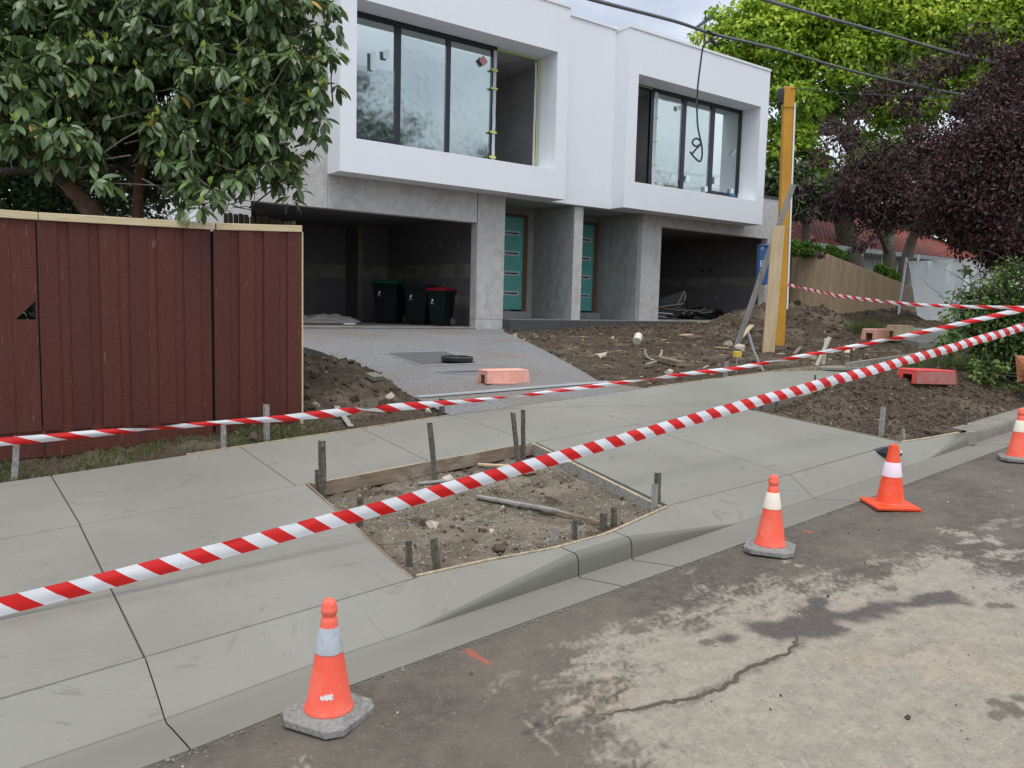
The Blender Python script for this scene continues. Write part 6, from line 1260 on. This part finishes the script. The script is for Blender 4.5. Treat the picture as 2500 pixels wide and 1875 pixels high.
def limb(name, pts, r0, r1, m, parent, n=10):
    P = np.array(pts, float); Q = []
    for k in range(len(P)-1):
        p0, p1, p2, p3 = P[max(k-1, 0)], P[k], P[k+1], P[min(k+2, len(P)-1)]
        for s_ in np.linspace(0, 1, 6, endpoint=False): Q.append(.5*((2*p1)+(-p0+p2)*s_+(2*p0-5*p1+4*p2-p3)*s_**2+(-p0+3*p1-3*p2+p3)*s_**3))
    Q.append(P[-1]); Q = np.array(Q); r = np.linspace(r0, r1, len(Q))*(1+RNG.normal(0, .05, len(Q))); return MB().tube(Q, r, n).build(name, m, parent, smooth=True)
A_T = lambda x, y, d: atd('A', x, y, d)
limb('trunk', [A_T(700, 1560, 6.9), A_T(600, 1370, 7.0), A_T(450, 1190, 7.1), A_T(330, 1030, 7.2), A_T(200, 800, 7.3), A_T(60, 500, 7.4)], .085, .04, 'bark', lt)
limb('trunk', [A_T(870, 1600, 7.2), A_T(870, 1380, 7.2), A_T(880, 1150, 7.2), A_T(910, 950, 7.2), A_T(900, 600, 7.4), A_T(850, 200, 7.5)], .055, .03, 'bark', lt)
limb('limb', [A_T(450, 1190, 7.1), A_T(300, 1090, 7.0), A_T(60, 1085, 6.9), A_T(-200, 1060, 6.9)], .04, .03, 'barkg', lt); limb('limb', [A_T(910, 950, 7.2), A_T(780, 1080, 7.3), A_T(1060, 820, 7.1), A_T(1400, 800, 7.0), A_T(1750, 650, 7.1), A_T(2000, 480, 7.2)], .04, .014, 'barkg', lt)
limb('limb', [A_T(880, 1150, 7.2), A_T(760, 1060, 7.2), A_T(660, 1080, 7.2)], .03, .02, 'barkg', lt); limb('limb', [A_T(900, 600, 7.4), A_T(700, 280, 7.1), A_T(450, 90, 6.9), A_T(280, 0, 6.8)], .022, .012, 'greywood', lt); limb('limb', [A_T(860, 780, 7.2), A_T(720, 800, 7.3), A_T(980, 830, 7.2)], .04, .03, 'barkg', lt)
b = MB()
for i in range(420):
    e_ = C[RNG.integers(nw)]; s_ = e_+RNG.normal(0, .18, 3)+(np.array([1.6, 8.3, 2.6])-e_)*.18; mm_ = (s_+e_)/2+RNG.normal(0, .03, 3); b.tube([s_, mm_, e_], [.008, .006, .004], 4, False)
b.build('twigs', 'barkg', lt)
tw = MB()
for i in range(260):
    s_ = A_T(RNG.uniform(700, 1500), RNG.uniform(520, 1350), RNG.uniform(7.2, 8)); p = s_.copy(); pts = [p]; d = RNG.normal(0, 1, 3); d /= np.linalg.norm(d)
    for k in range(5): d = d+RNG.normal(0, .35, 3); d /= np.linalg.norm(d); p = p+d*.07; pts.append(p)
    tw.tube(pts, [.005, .005, .004, .004, .003, .003], 4, False)
tw.build('twig_tangle', 'barkg', lt)
# hedge behind the red fence
hg = empty('dark_hedge', (1.2, 11, .6), 'dense dark green hedge behind the tree trunk, seen above the red fence', 'hedge')
BH = [(atd('D', x, y, d), np.array([.75, .5, .7])) for x, y, d in ((-60, 420, 9.5), (0, 380, 9.6), (60, 430, 9.4), (120, 380, 9.6), (180, 430, 9.5), (60, 520, 9.4), (180, 520, 9.4), (20, 650, 7.4), (90, 690, 7.3), (50, 600, 7.6), (50, 760, 7.2), (-40, 560, 9.3), (240, 400, 10), (230, 330, 10.2), (60, 300, 10), (150, 320, 10))]
n_ = 30000; P_, dd, _ = in_ellipsoids(BH, n_, .2); V, F = scatter(OVAL[0], OVAL[1], P_, frames(dd+RNG.normal(0, .6, (n_, 3)), RNG.uniform(0, 6, n_)), RNG.uniform(.05, .085, n_)); fast_mesh('foliage', V, F, 'hedge', parent=hg, attrs={'tone': np.repeat(RNG.beta(1.5, 2.5, n_), len(OVAL[0]))})
b = MB()
for i in range(12): p = np.array([.0+RNG.uniform(-.3, 2.4), 11+RNG.uniform(-.3, .3), .5]); b.tube([p, p+[RNG.normal(0, .2), 0, .9], p+[RNG.normal(0, .3), 0, 1.7]], .02, 5)
b.build('stems', 'barkg', hg)
# ---- big spring-green tree behind the right hand house
def clumped_tree(root, bl, nclump, nleaf, size, mname, flat=.38, crad=.09, tonef=None, leaf=OVAL, name='crown', upb=.7):
    Cc, d, k = in_ellipsoids(bl, nclump, .35); rad_ = np.array([r for c, r in bl])[k].mean(1)*RNG.uniform(.6, 1.4, nclump)*crad*3
    n_ = nclump*nleaf; rep = np.repeat(np.arange(nclump), nleaf); q = RNG.normal(size=(n_, 3)); q /= np.linalg.norm(q, axis=1)[:, None]; q *= RNG.uniform(.2, 1, n_)[:, None]**.5; q[:, 2] = q[:, 2]*flat-(q[:, 0]**2+q[:, 1]**2)*.25
    P_ = Cc[rep]+q*rad_[rep][:, None]; dr = q+RNG.normal(0, .5, (n_, 3)); dr[:, 2] -= .25
    tone = tonef(Cc, d)[rep]+RNG.normal(0, .10, n_)
    V, F = scatter(leaf[0], leaf[1], P_, frames(dr, RNG.normal(0, .6, n_)), RNG.uniform(.7, 1.3, n_)*size)
    return fast_mesh(name, V, F, mname, parent=root, attrs={'tone': np.repeat(np.clip(tone, 0, 1), len(leaf[0]))}), Cc
gt_ = empty('spring_green_tree', (31, 21, 1.6), 'tall bright spring green leafy tree behind the right hand townhouse', 'tree')
BG = blobs([(1545, 100, 48), (1600, 80, 70), (1680, 110, 85), (1640, 40, 60), (1690, 230, 80), (1710, 330, 75), (1760, 40, 90), (1790, 140, 80), (1740, 400, 50), (1870, 60, 100), (1860, 180, 75), (1960, 70, 100), (1950, 190, 80), (2070, 50, 110), (2060, 170, 80), (2190, 70, 120), (2190, 190, 90), (1900, 280, 60), (1780, 250, 35), (1880, 370, 60), (1770, -40, 100), (1950, -40, 110), (2150, -50, 120), (1780, 400, 60), (2290, 120, 100)], 30)
ztop_ = max(c[2] for c, r in BG); zlo_ = min(c[2] for c, r in BG)
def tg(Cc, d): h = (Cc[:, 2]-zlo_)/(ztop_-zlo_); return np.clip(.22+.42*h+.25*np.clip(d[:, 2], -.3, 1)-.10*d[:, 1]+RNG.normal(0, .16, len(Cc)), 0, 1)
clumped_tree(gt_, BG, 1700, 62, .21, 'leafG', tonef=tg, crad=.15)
ET = lambda x, y, d: atd('E', x, y, d)
limb('trunk', [ET(900, 2100, 31), ET(780, 1560, 31), ET(640, 1350, 31), ET(520, 1150, 31), ET(420, 960, 31), ET(330, 780, 31), ET(250, 500, 31)], .42, .12, 'barkg', gt_)
limb('limb', [ET(1010, 1500, 30), ET(930, 1220, 30), ET(850, 1080, 30), ET(760, 960, 30), ET(660, 830, 30), ET(560, 700, 30), ET(520, 420, 30)], .34, .1, 'barkg', gt_); limb('limb', [ET(520, 1150, 31), ET(640, 1190, 30), ET(760, 1230, 30)], .14, .05, 'barkg', gt_); limb('limb', [ET(850, 1080, 30), ET(900, 800, 30), ET(1000, 500, 30), ET(1200, 300, 30)], .15, .06, 'barkg', gt_)
dk_ = empty('dark_evergreen', (27, 20, 1.6), 'dark evergreen tree low between the yellow post and the plum tree', 'tree')
BD = blobs([(1700, 400, 50, 27), (1740, 430, 42, 27), (1690, 430, 34, 27), (1790, 425, 40, 27), (1850, 410, 36, 27.5)], 27); clumped_tree(dk_, BD, 260, 46, .2, 'leafdk', tonef=lambda C_, d: RNG.uniform(.2, 1, len(C_)), crad=.16); limb('trunk', [atd('D', 1740, 560, 27), atd('D', 1740, 400, 27)], .15, .08, 'barkg', dk_)
d2_ = empty('dark_evergreen', (50, 30, 1.8), 'far dark green trees showing under the plum crown above the tiled roof', 'tree')
BE = blobs([(1960, 450, 45), (2020, 440, 60), (2090, 440, 70), (2160, 450, 75), (2230, 450, 80), (2060, 500, 40), (2140, 520, 50), (2220, 520, 60)], 40); clumped_tree(d2_, BE, 420, 44, .28, 'hedge', tonef=lambda C_, d: RNG.uniform(.2, 1, len(C_)), crad=.16); limb('trunk', [atd('D', 2100, 600, 40), atd('D', 2100, 440, 40)], .3, .1, 'barkg', d2_)
# ---- plum trees
pa_ = empty('purple_plum_tree', atd('I', 1220, 780, 23), 'purple leaved plum tree with forked grey trunk beyond the tan fence', 'tree')
BP = blobs([(1850, 380, 52, 20), (1800, 440, 34, 19), (1785, 515, 22, 18), (1900, 430, 70, 20), (1905, 340, 44, 20), (1965, 400, 70, 21), (1870, 520, 26, 19), (1990, 320, 52, 20), (1990, 460, 45, 20), (1805, 580, 14, 15), (1780, 545, 14, 17), (1845, 415, 40, 19), (1760, 445, 14, 18)], 20)
tp_ = lambda C_, d: np.clip(RNG.beta(2, 2.6, len(C_)), 0, 1)
clumped_tree(pa_, BP, 560, 34, .085, 'leafP', tonef=tp_, crad=.14, flat=.7)
IT = lambda x, y, d: atd('I', x, y, d)
limb('trunk', [IT(1185, 900, 25.6), IT(1175, 740, 25.6), IT(1170, 560, 25.6), IT(1165, 380, 25.6), IT(1090, 280, 22.5), IT(950, 260, 22), IT(800, 120, 21)], .24, .08, 'barkg', pa_)
limb('trunk', [IT(1255, 900, 25.6), IT(1290, 720, 25.6), IT(1340, 520, 25.6), IT(1390, 380, 25), IT(1480, 250, 22), IT(1560, 0, 21)], .21, .07, 'barkg', pa_)
limb('limb', [IT(1165, 600, 25.6), IT(1100, 450, 24.5), IT(1040, 330, 22.5), IT(950, 150, 22)], .09, .03, 'barkg', pa_); limb('limb', [IT(1175, 400, 25.4), IT(1230, 330, 24), IT(1340, 300, 22), IT(1420, 150, 21)], .08, .03, 'barkg', pa_)
def twigs(root, bl, n, L_, r, m, step=6, bias=(0, 0, .15)):
    b = MB(); P_, d, _ = in_ellipsoids(bl, n, .0)
    for i in range(n):
        p = P_[i]; dd_ = RNG.normal(0, 1, 3)+np.array(bias)*3; dd_ /= np.linalg.norm(dd_); pts = [p]
        for k in range(step): dd_ = dd_+RNG.normal(0, .22, 3); dd_ /= np.linalg.norm(dd_); p = p+dd_*L_/step; pts.append(p)
        b.tube(pts, np.linspace(r, r*.4, step+1), 4, False)
    return b.build('twigs', m, root)
twigs(pa_, BP, 300, 1.2, .008, 'barkg')
pb_ = empty('purple_plum_tree', atd('I', 2080, 1150, 13), 'nearer dense purple leaved plum tree at the right edge of the picture', 'tree')
BQ = blobs([(2150, 260, 88, 14), (2060, 340, 72, 14), (2150, 350, 110, 13), (2090, 420, 85, 13), (2220, 170, 85, 14), (2190, 470, 100, 12.5), (2150, 520, 45, 12.5), (2030, 420, 60, 13.5), (2075, 230, 26, 14), (2260, 300, 120, 13), (2045, 470, 35, 13), (2200, 560, 60, 12.5), (2110, 520, 48, 13), (2160, 570, 40, 12.5), (1990, 350, 40, 14), (2215, 100, 40, 14)], 13)
clumped_tree(pb_, BQ, 1300, 38, .064, 'leafP', tonef=tp_, crad=.13, flat=.7); twigs(pb_, BQ, 420, .8, .0055, 'barkg')
limb('trunk', [IT(2075, 1250, 12.6), IT(2065, 1000, 12.6), IT(2050, 700, 12.6), IT(2080, 450, 12.8), IT(2000, 150, 13), IT(1900, -200, 13.5)], .13, .05, 'barkg', pb_); limb('limb', [IT(2050, 700, 12.6), IT(2150, 400, 12.6), IT(2212, 100, 12.8)], .07, .03, 'barkg', pb_)
# ---- right hand green shrub
sh_ = empty('green_shrub', atd('D', 2150, 850, 10), 'leafy green shrub in front of the white netting at the right edge', 'shrub')
BS = blobs([(2135, 650, 48), (2185, 700, 66), (2085, 690, 40), (2150, 760, 52), (2085, 620, 22), (2212, 620, 60), (2230, 760, 70), (2035, 655, 14), (2060, 730, 30, 9.6), (2160, 815, 35, 9.5), (2110, 800, 30, 9.5), (2075, 580, 16)], 10)
clumped_tree(sh_, BS, 430, 22, .062, 'leafS', tonef=lambda C_, d: np.clip(RNG.beta(2, 2.2, len(C_))+.15*d[:, 2], 0, 1), crad=.15, flat=.8, name='foliage'); twigs(sh_, BS, 160, .6, .006, 'barkg')
# bright foliage above the tan fence
for i, (lst, lab) in enumerate(((((420, 535, 38), (470, 550, 36), (540, 555, 40), (620, 565, 26)), 'bright green shrub over the left end of the tan fence'), (((730, 580, 30), (780, 605, 28), (700, 570, 20)), 'bright green bush above the sloping tan fence, below the plum leaves'), (((1100, 725, 26), (1150, 750, 30), (1210, 775, 30), (1250, 795, 20)), 'low bright ferns on top of the lower tan fence by the trunks'))):
    o = empty('bright_shrub', atd('I', *lst[0][:2], 25)-[0, 0, 1.5], lab, 'shrub'); bl = [(atd('I', x, y, 25), np.array([r*.31646/1.13*25/1734]*3)) for x, y, r in lst]; clumped_tree(o, bl, 60, 34, .16, 'fern', tonef=lambda C_, d: RNG.uniform(.1, 1, len(C_)), crad=.2, flat=.7, name='foliage', leaf=leaf_template(.25, ((0, 0), (.3, .8), (.65, .9), (1, .05)), .3, .1))
    c_ = bl[0][0]; MB().tube([c_-[0, 0, 1.6], c_], .03, 6).build('stem', 'barkg', o)
# grass tufts
def tuft(k, x, y, r, n, h, label, dz=0):
    c = hit(k, x, y, fn=SZ); a = RNG.uniform(0, 2*PI, n); q = np.sqrt(RNG.uniform(0, 1, n))*r; P_ = np.stack([c[0]+q*np.cos(a), c[1]+q*np.sin(a), np.full(n, c[2]-.02)], -1); o = blades('grass_tuft', P_, h, .012, 'grass', label, .4, kind='thing'); o['category'] = 'grass tuft'
tuft('I', 1000, 1215, .35, 500, .34, 'grass tuft on the right flank of the big soil mound'); 
X = RNG.uniform(9.5, 13.5, 7000); Y = RNG.uniform(4.2, 6.0, 7000); k_ = np.hypot((X-11.6)/1.5, (Y-5.3)/.75) < 1; X, Y = X[k_], Y[k_]
blades('grass', np.stack([X, Y, soilz(X, Y)-.01], -1), .16, .010, 'grass', 'rough grass under the shrub at the right', .5)
# ================================================================ BEYOND ON THE RIGHT
tA, tn, tL = node_mat('terracotta_tile'); b_ = tn['Principled BSDF']; b_.inputs['Roughness'].default_value = .8
t_ = tn.new('ShaderNodeTexCoord'); z_ = tn.new('ShaderNodeTexNoise'); z_.inputs['Scale'].default_value = 1.5; z_.inputs['Detail'].default_value = 6; tL.new(t_.outputs['Object'], z_.inputs['Vector'])
r_ = tn.new('ShaderNodeValToRGB'); tL.new(z_.outputs['Fac'], r_.inputs['Fac']); r_.color_ramp.elements[0].position = .35; r_.color_ramp.elements[0].color = (.24, .05, .035, 1); r_.color_ramp.elements[1].position = .62; r_.color_ramp.elements[1].color = (.15, .05, .038, 1); e_ = r_.color_ramp.elements.new(.72); e_.color = (.17, .10, .08, 1)
tL.new(r_.outputs[0], b_.inputs['Base Color']); M['tile'] = tA
nh = empty('tiled_roof_house', (30, 18, 1.6), 'low grey neighbouring house with a red tiled roof behind the tan fence', 'house')
eL = onZ('I', 560, 505, 4.1); eR = onZ('I', 1640, 600, 4.1); rL = up_at('I', 620, 285, eL+[0, 3.5, 0]); yE = eL[1]; ridgeY = yE+4.5; EX0, EX1 = float(onY('I', 400, 300, ridgeY)[0])-4.9, 44.0; rz = 6.05
rz = onY('I', 780, 283, ridgeY)[2]
def roofplane(A, B, C_, D_, name='roof'):       # eave A->B, ridge D->C
    A, B, C_, D_ = [np.array(p, float) for p in (A, B, C_, D_)]; nu = int(np.linalg.norm(B-A)/.05); nv = 80; u = np.linspace(0, 1, nu)[:, None, None]; v = np.linspace(0, 1, nv)[None, :, None]
    P = (A*(1-u)+B*u)*(1-v)+(D_*(1-u)+C_*u)*v; nrm = np.cross(B-A, D_-A+1e-6); nrm /= np.linalg.norm(nrm); du = np.linalg.norm((P-P[0:1, 0:1])*((B-A)/np.linalg.norm(B-A)), axis=2)
    proj = ((P-A)@((B-A)/np.linalg.norm(B-A))); rows = v[..., 0]*np.linalg.norm(D_-A)/.33; h = .025*np.sin(proj*2*PI/.30)-.045*(rows % 1)
    P = P+nrm*h[..., None]; return fast_mesh(name, P.reshape(-1, 3), grid_faces(nu, nv), 'tile', parent=nh)
roofplane((EX0, yE, 4.1), (EX1, yE, 4.1), (EX1-4.5, ridgeY, rz), (EX0+4.5, ridgeY, rz)); roofplane((EX0, yE+9, 4.1), (EX0, yE, 4.1), (EX0+4.5, ridgeY, rz), (EX0+4.5, ridgeY+.02, rz)); roofplane((EX1, yE+9, 4.1), (EX0, yE+9, 4.1), (EX0+4.5, ridgeY, rz), (EX1-4.5, ridgeY, rz))
b = MB(); b.tube([(EX0+4.5, ridgeY, rz+.03), (EX1-4.5, ridgeY, rz+.03)], .11, 8); b.build('ridge_cap', 'tile', nh); MB().tube([(EX0, yE, 4.15), (EX0+4.5, ridgeY, rz+.03)], .10, 8).build('hip_cap', 'tile', nh)
MB().box(EX0-.1, EX1+.1, yE-.14, yE-.02, 3.90, 4.07).build('gutter', 'fascia', nh); MB().box(EX0, EX1, yE-.015, yE+.9, 3.88, 3.93).build('eave_soffit', 'wallgrey', nh)
MB().box(23.3, EX1-.8, yE+.9, yE+1.05, 1.3, 3.9).build('wall', 'wallgrey', nh)
for i, x in enumerate((25.2, 28.6, 32.5, 36.5)):
    w_ = MB().box(x, x+1.6, yE+.84, yE+.895, 2.2, 3.6).build('window', 'fascia', nh, bevel=.01); MB().box(x+.08, x+.77, yE+.825, yE+.838, 2.28, 3.52).build('pane', 'winglass', w_); MB().box(x+.83, x+1.52, yE+.825, yE+.838, 2.28, 3.52).build('pane', 'winglass', w_)
for x in (29.9, 31.6): MB().box(x, x+.12, yE+.05, yE+.17, 1.5, 3.88).build('verandah_post', 'cap', nh)
# temporary fence with white netting
tfz = 22.0; tfo = empty('temporary_fence', atd('I', 1245, 1060, tfz), 'temporary wire fence panel with a leaning galvanised pole beside the white netting', 'fence')
MB().tube([atd('I', 1240, 1090, tfz), atd('I', 1305, 630, tfz)], .035, 8).build('pole', 'steel', tfo); MB().tube([atd('I', 1395, 610, tfz+.3), atd('I', 1390, 700, tfz+.3)], .035, 8).build('pole', 'steel', tfo)
MB().tube([atd('I', 1310, 665, tfz), atd('I', 2000, 645, tfz-3)], .03, 8).build('top_rail', 'steel', tfo)
b = MB()
for i in range(14):
    t = i/13; b.tube([atd('I', 1300+60*t, 690, tfz+.02), atd('I', 1262+120*t, 1010, tfz+.02)], .006, 3, False); b.tube([atd('I', 1298, 700+300*t, tfz), atd('I', 1370, 700+290*t, tfz)], .006, 3, False)
b.build('wire_mesh', 'greywood', tfo)
ng = 50; u = np.linspace(0, 1, ng); lxs = np.interp(u, [0, .15, .4, .7, .9, 1], [1318, 1335, 1350, 1370, 1392, 1440]); lys = np.interp(u, [0, .15, .4, .7, .9, 1], [662, 740, 850, 980, 1090, 1135])
P = np.zeros((ng, ng, 3))
for i in range(ng):
    for j in range(ng):
        t = u[i]; x = lxs[j]*(1-t)+(1995-40*u[j])*t; y = lys[j]*(1-t)+(647+480*u[j])*t; P[i, j] = atd('I', x, y, tfz-.25-3*t+.35*(float(fbm(t*6+u[j]*.8, u[j]*1.4, 77, 3))-.5)+.10*math.sin(t*26+u[j]*3))
tag(fast_mesh('debris_netting', P.reshape(-1, 3), grid_faces(ng, ng), 'mesh', origin=atd('I', 1500, 900, tfz)), 'white translucent debris netting hung over the temporary fence at the right', 'netting')
flat = [hit('I', *q) for q in ((1060, 1235), (1400, 1305), (1600, 1310), (1740, 1240), (1600, 1205), (1230, 1175), (1050, 1192))]
b = MB(); n_ = len(flat); b.add([p+[0, 0, .05] for p in flat]+[p-[0, 0, .1] for p in flat], [tuple(range(n_-1, -1, -1))]+[(i, (i+1) % n_, n_+(i+1) % n_, n_+i) for i in range(n_)]); tag(b.build('far_driveway', 'slab'), kind='structure')
c = hit('I', 1250, 1270); hollow_block('timber_block_stack', c, rad(-30), .34, .30, .28, 'palewood', 'palewood', 'pale timber coloured hollow block beyond the raised form board', 'block')
c = hit('I', 1125, 1262); hollow_block('pink_slab_block', c, rad(-5), .85, .3, .20, 'salmon', 'salmon', 'low pink plastic block left of the timber coloured block', 'plastic block')
# splat of concrete at the end of the footpath
c = onF('I', 870, 1476, .004); V = [c+np.array([.55*math.cos(a)*(1+.15*math.sin(3*a)), .22*math.sin(a)*(1+.2*math.cos(2*a)), .012]) for a in np.linspace(0, 2*PI, 30, endpoint=False)]
b = MB(); b.add(V+[p-np.array([0, 0, .03]) for p in V]+[c+[0, 0, .022]], [(i, (i+1) % 30, 60) for i in range(30)]+[(i, 30+i, 30+(i+1) % 30, (i+1) % 30) for i in range(30)]); tag(b.build('concrete_spill', 'slab', origin=c, smooth=True), 'flat spill of wet concrete at the far end of the footpath', 'spill')
# ================================================================ ACROSS THE STREET (seen in the upper windows)
rt = empty('street_tree', (24, -22, .9), 'large tree whose dark crown is mirrored in the left upper window', 'tree')
BR = [(np.array(c, float), np.array(r, float)) for c, r in (((23, -22, 9), (4, 4, 3.5)), ((26, -22, 12), (4, 4, 3.5)), ((22, -23, 13), (3, 3, 3)), ((29, -22, 9), (3.5, 3, 3)), ((24.5, -22, 15.5), (2.2, 2.2, 2)), ((20, -22, 10), (2.6, 2.6, 2.6)))]
clumped_tree(rt, BR, 420, 30, .34, 'hedge', tonef=lambda C_, d: RNG.uniform(0, .8, len(C_)), crad=.15); limb('trunk', [(24, -22, .5), (24.2, -22, 5), (24.6, -22, 10)], .45, .2, 'barkg', rt)
for i, (z, y) in enumerate(((7.6, -9), (8.0, -9.3), (8.3, -9), (9.3, -9.2))):
    cable('street_power_line', [(-30, y, z+1.2), (10, y, z+.2), (45, y, z+1.9), (80, y, z+4)], .02, ('lowest', 'second lowest', 'second highest', 'highest')[i]+' power line mirrored in the upper windows', group='power lines across the street')
# ================================================================ PERSON AT THE RIGHT EDGE
def skin_body(name, nodes, edges, m, parent, sub=2):
    me = bpy.data.meshes.new(name); off = world_loc(parent); me.from_pydata([Vector([float(c) for c in n_[0]])-off for n_ in nodes], edges, []); o = bpy.data.objects.new(name, me); COL.objects.link(o); o.parent = parent
    sk = o.modifiers.new('skin', 'SKIN'); me.skin_vertices[0].data[0].use_root = True
    for i, n_ in enumerate(nodes): me.skin_vertices[0].data[i].radius = (n_[1], n_[2] if len(n_) > 2 else n_[1])
    s2 = o.modifiers.new('sub', 'SUBSURF'); s2.levels = sub; s2.render_levels = sub; me.materials.append(M[m]); return o
pp = hit('P', 2527, 1003); pe = empty('person', pp, 'person crouching at the right edge in yellow hi vis top and orange brown trousers', 'person')
er = np.array([CR[0], CR[1], 0]); er /= np.linalg.norm(er); ef = np.array([CF[0], CF[1], 0]); ef /= np.linalg.norm(ef)
def lp(r, f, z): return pp+er*r+ef*f+np.array([0, 0, z+.15*min(1, max(0, (z-.15)/.25))])
def chain(name, segs, m, sub=2):
    nodes = []; edges = []; idx = {}
    for seg in segs:
        prev = None
        for q in seg:
            key = tuple(q[:3])
            if key not in idx: idx[key] = len(nodes); nodes.append((lp(*q[:3]), *q[3:]))
            if prev is not None: edges.append((prev, idx[key]))
            prev = idx[key]
    return skin_body(name, nodes, edges, m, pe, sub)
body = [[(.02, 0, .40, .10), (.10, 0, .52, .10), (.22, 0, .68, .12), (.30, 0, .80, .09), (.36, 0, .87, .05), (.40, 0, .93, .06), (.44, 0, 1.02, .085), (.45, 0, 1.10, .06)],
        [(.30, 0, .80, .09), (.29, .17, .78, .06), (.42, .22, .56, .045), (.60, .12, .42, .032), (.68, .09, .38, .03)], [(.30, 0, .80, .09), (.29, -.17, .78, .06), (.42, -.22, .56, .045), (.60, -.12, .42, .032), (.68, -.09, .38, .03)],
        [(.02, 0, .40, .10), (.02, .11, .36, .09), (.38, .17, .46, .06), (.14, .15, .12, .045)], [(.02, 0, .40, .10), (.02, -.11, .36, .09), (.38, -.17, .46, .06), (.14, -.15, .12, .045)]]
chain('body', body, 'skin')
chain('shirt', [[(.00, 0, .44, .155, .15), (.09, 0, .54, .15, .15), (.22, 0, .69, .155, .15), (.29, 0, .80, .11)], [(.29, 0, .80, .11), (.29, .18, .78, .085), (.36, .21, .66, .07)], [(.29, 0, .80, .11), (.29, -.18, .78, .085), (.36, -.21, .66, .07)]], 'hivis')
chain('trousers', [[(-.01, 0, .38, .16)], [(-.01, 0, .38, .16), (.01, .12, .35, .125), (.38, .17, .455, .085), (.26, .16, .28, .075), (.13, .15, .12, .065)], [(-.01, 0, .38, .16), (.01, -.12, .35, .125), (.38, -.17, .455, .085), (.26, -.16, .28, .075), (.13, -.15, .12, .065)]], 'tanpants')
for f_ in (-.15, .15): chain('boot', [[(.10, f_, .11, .055), (.11, f_, .06, .05), (.24, f_, .045, .042), (.32, f_, .04, .035)]], 'boot', 1)
for f_ in (-.09, .09):
    hd = chain('hand', [[(.66, f_, .385, .028, .018), (.72, f_, .36, .034, .014)]], 'skin', 1)
    for i, (df, L1) in enumerate(((-.028, .065), (-.010, .075), (.010, .07), (.027, .055))):
        chain('finger', [[(.735, f_+df, .355, .009), (.735+L1*.5, f_+df*1.15, .335, .008), (.735+L1*.8, f_+df*1.1, .30, .007)]], 'skin', 1)
    chain('thumb', [[(.69, f_-.03, .37, .010), (.72, f_-.055, .35, .009), (.745, f_-.06, .325, .008)]], 'skin', 1)
c = lp(.45, 0, 1.07); b = MB(); b.lathe([(.118, -.02), (.12, .03), (.10, .09), (.06, .12), (.0001, .13)], c, 20); b.lathe([(.15, -.02), (.15, -.01), (.10, 0)], c, 20); b.build('hat', 'yellowcap', pe, smooth=True)
b = MB(); b.tube([lp(.52, 0, 1.02), lp(.555, 0, .995)], [.016, .012], 6); b.build('nose', 'skin', pe, smooth=True)
for f_ in (-.032, .032): MB().lathe([(.0001, -.009), (.009, 0), (.0001, .009)], lp(.525, f_, 1.035), 8).build('eye', 'darkgrey', pe, smooth=True)
for f_ in (-.085, .085): MB().lathe([(.0001, -.03), (.014, -.01), (.018, .015), (.0001, .03)], lp(.44, f_, 1.02), 8).build('ear', 'skin', pe, smooth=True)
MB().tube([lp(.527, -.022, .972), lp(.533, 0, .97), lp(.527, .022, .972)], .005, 6).build('mouth', 'pinkd', pe, smooth=True)

# loose sprays at the edge of the plum crown
BP2 = blobs([(1775, 340, 16, 19), (1795, 285, 18, 19), (1835, 300, 22, 18), (1850, 240, 20, 18), (1895, 205, 22, 17), (1935, 165, 22, 16), (1975, 210, 30, 16), (1995, 150, 18, 15), (2035, 150, 26, 15), (2080, 120, 22, 15), (2125, 90, 26, 15), (1740, 400, 14, 18), (1722, 428, 12, 17), (1745, 465, 14, 17)], 17)
clumped_tree(pa_, BP2, 130, 16, .10, 'leafP', tonef=tp_, crad=.30, flat=.9, name='outer_sprays'); twigs(pa_, BP2, 150, .9, .007, 'barkg', bias=(-.1, 0, .3))
xk = XB; b = MB(); b.box(xk-.35, xk+.25, float(Yre(xk))+.44, float(Yre(xk))+.85, plF(xk, float(Yre(xk)))-.2, plF(xk, float(Yre(xk))+.5)-.022); tag(b.build('soil', 'clod'), kind='structure')

# splinters and litter lying on the soil, bits on the road
def slivers(n, x0, x1, y0, y1, test, mname, label, L_=.05):
    p = onsoil(n, x0, x1, y0, y1, test); k = len(p); d = np.stack([RNG.normal(size=k), RNG.normal(size=k), RNG.normal(0, .15, k)], -1); l = L_*RNG.uniform(.3, 1.5, k)
    V, F = scatter(ICO[0], ICO[1], p+[0, 0, .006], frames(d, RNG.uniform(0, 6, k)), np.stack([l, l*.12, l*.08], -1)); return tag(fast_mesh('splinters', V, F, mname, smooth=False), label, kind='stuff')
slivers(260, 1.9, 4, 3.4, 5, lambda x, y: inpoly(x, y, bed1), 'greywood', 'grey timber splinters lying in the square soil bed', .025)
slivers(500, 5, 18, 6.3, 14.5, lambda x, y: x > 6.6, 'palewood', 'pale timber splinters over the front yard soil', .06)
slivers(300, 6.8, 13, 3.8, 5.8, lambda x, y: inpoly(x, y, bed2), 'palestake', 'pale grit flakes in the right hand soil bed', .03)
n_ = 260; X = RNG.uniform(.4, 8, n_); Y = RNG.uniform(.3, 2.7, n_); X, Y = X[Y < Yre(X)-.1], Y[Y < Yre(X)-.1]; stones('road_bits', np.stack([X, Y, plR(X)+.004], -1), ss_(len(X), .002, .012), 'clod', 'small dark bits scattered on the road')
n_ = 260; X = RNG.uniform(.4, 8, n_); Y = RNG.uniform(.3, 2.7, n_); X, Y = X[Y < Yre(X)-.1], Y[Y < Yre(X)-.1]; stones('road_bits', np.stack([X, Y, plR(X)+.004], -1), ss_(len(X), .002, .008), 'palestone', 'small pale stones scattered on the road')
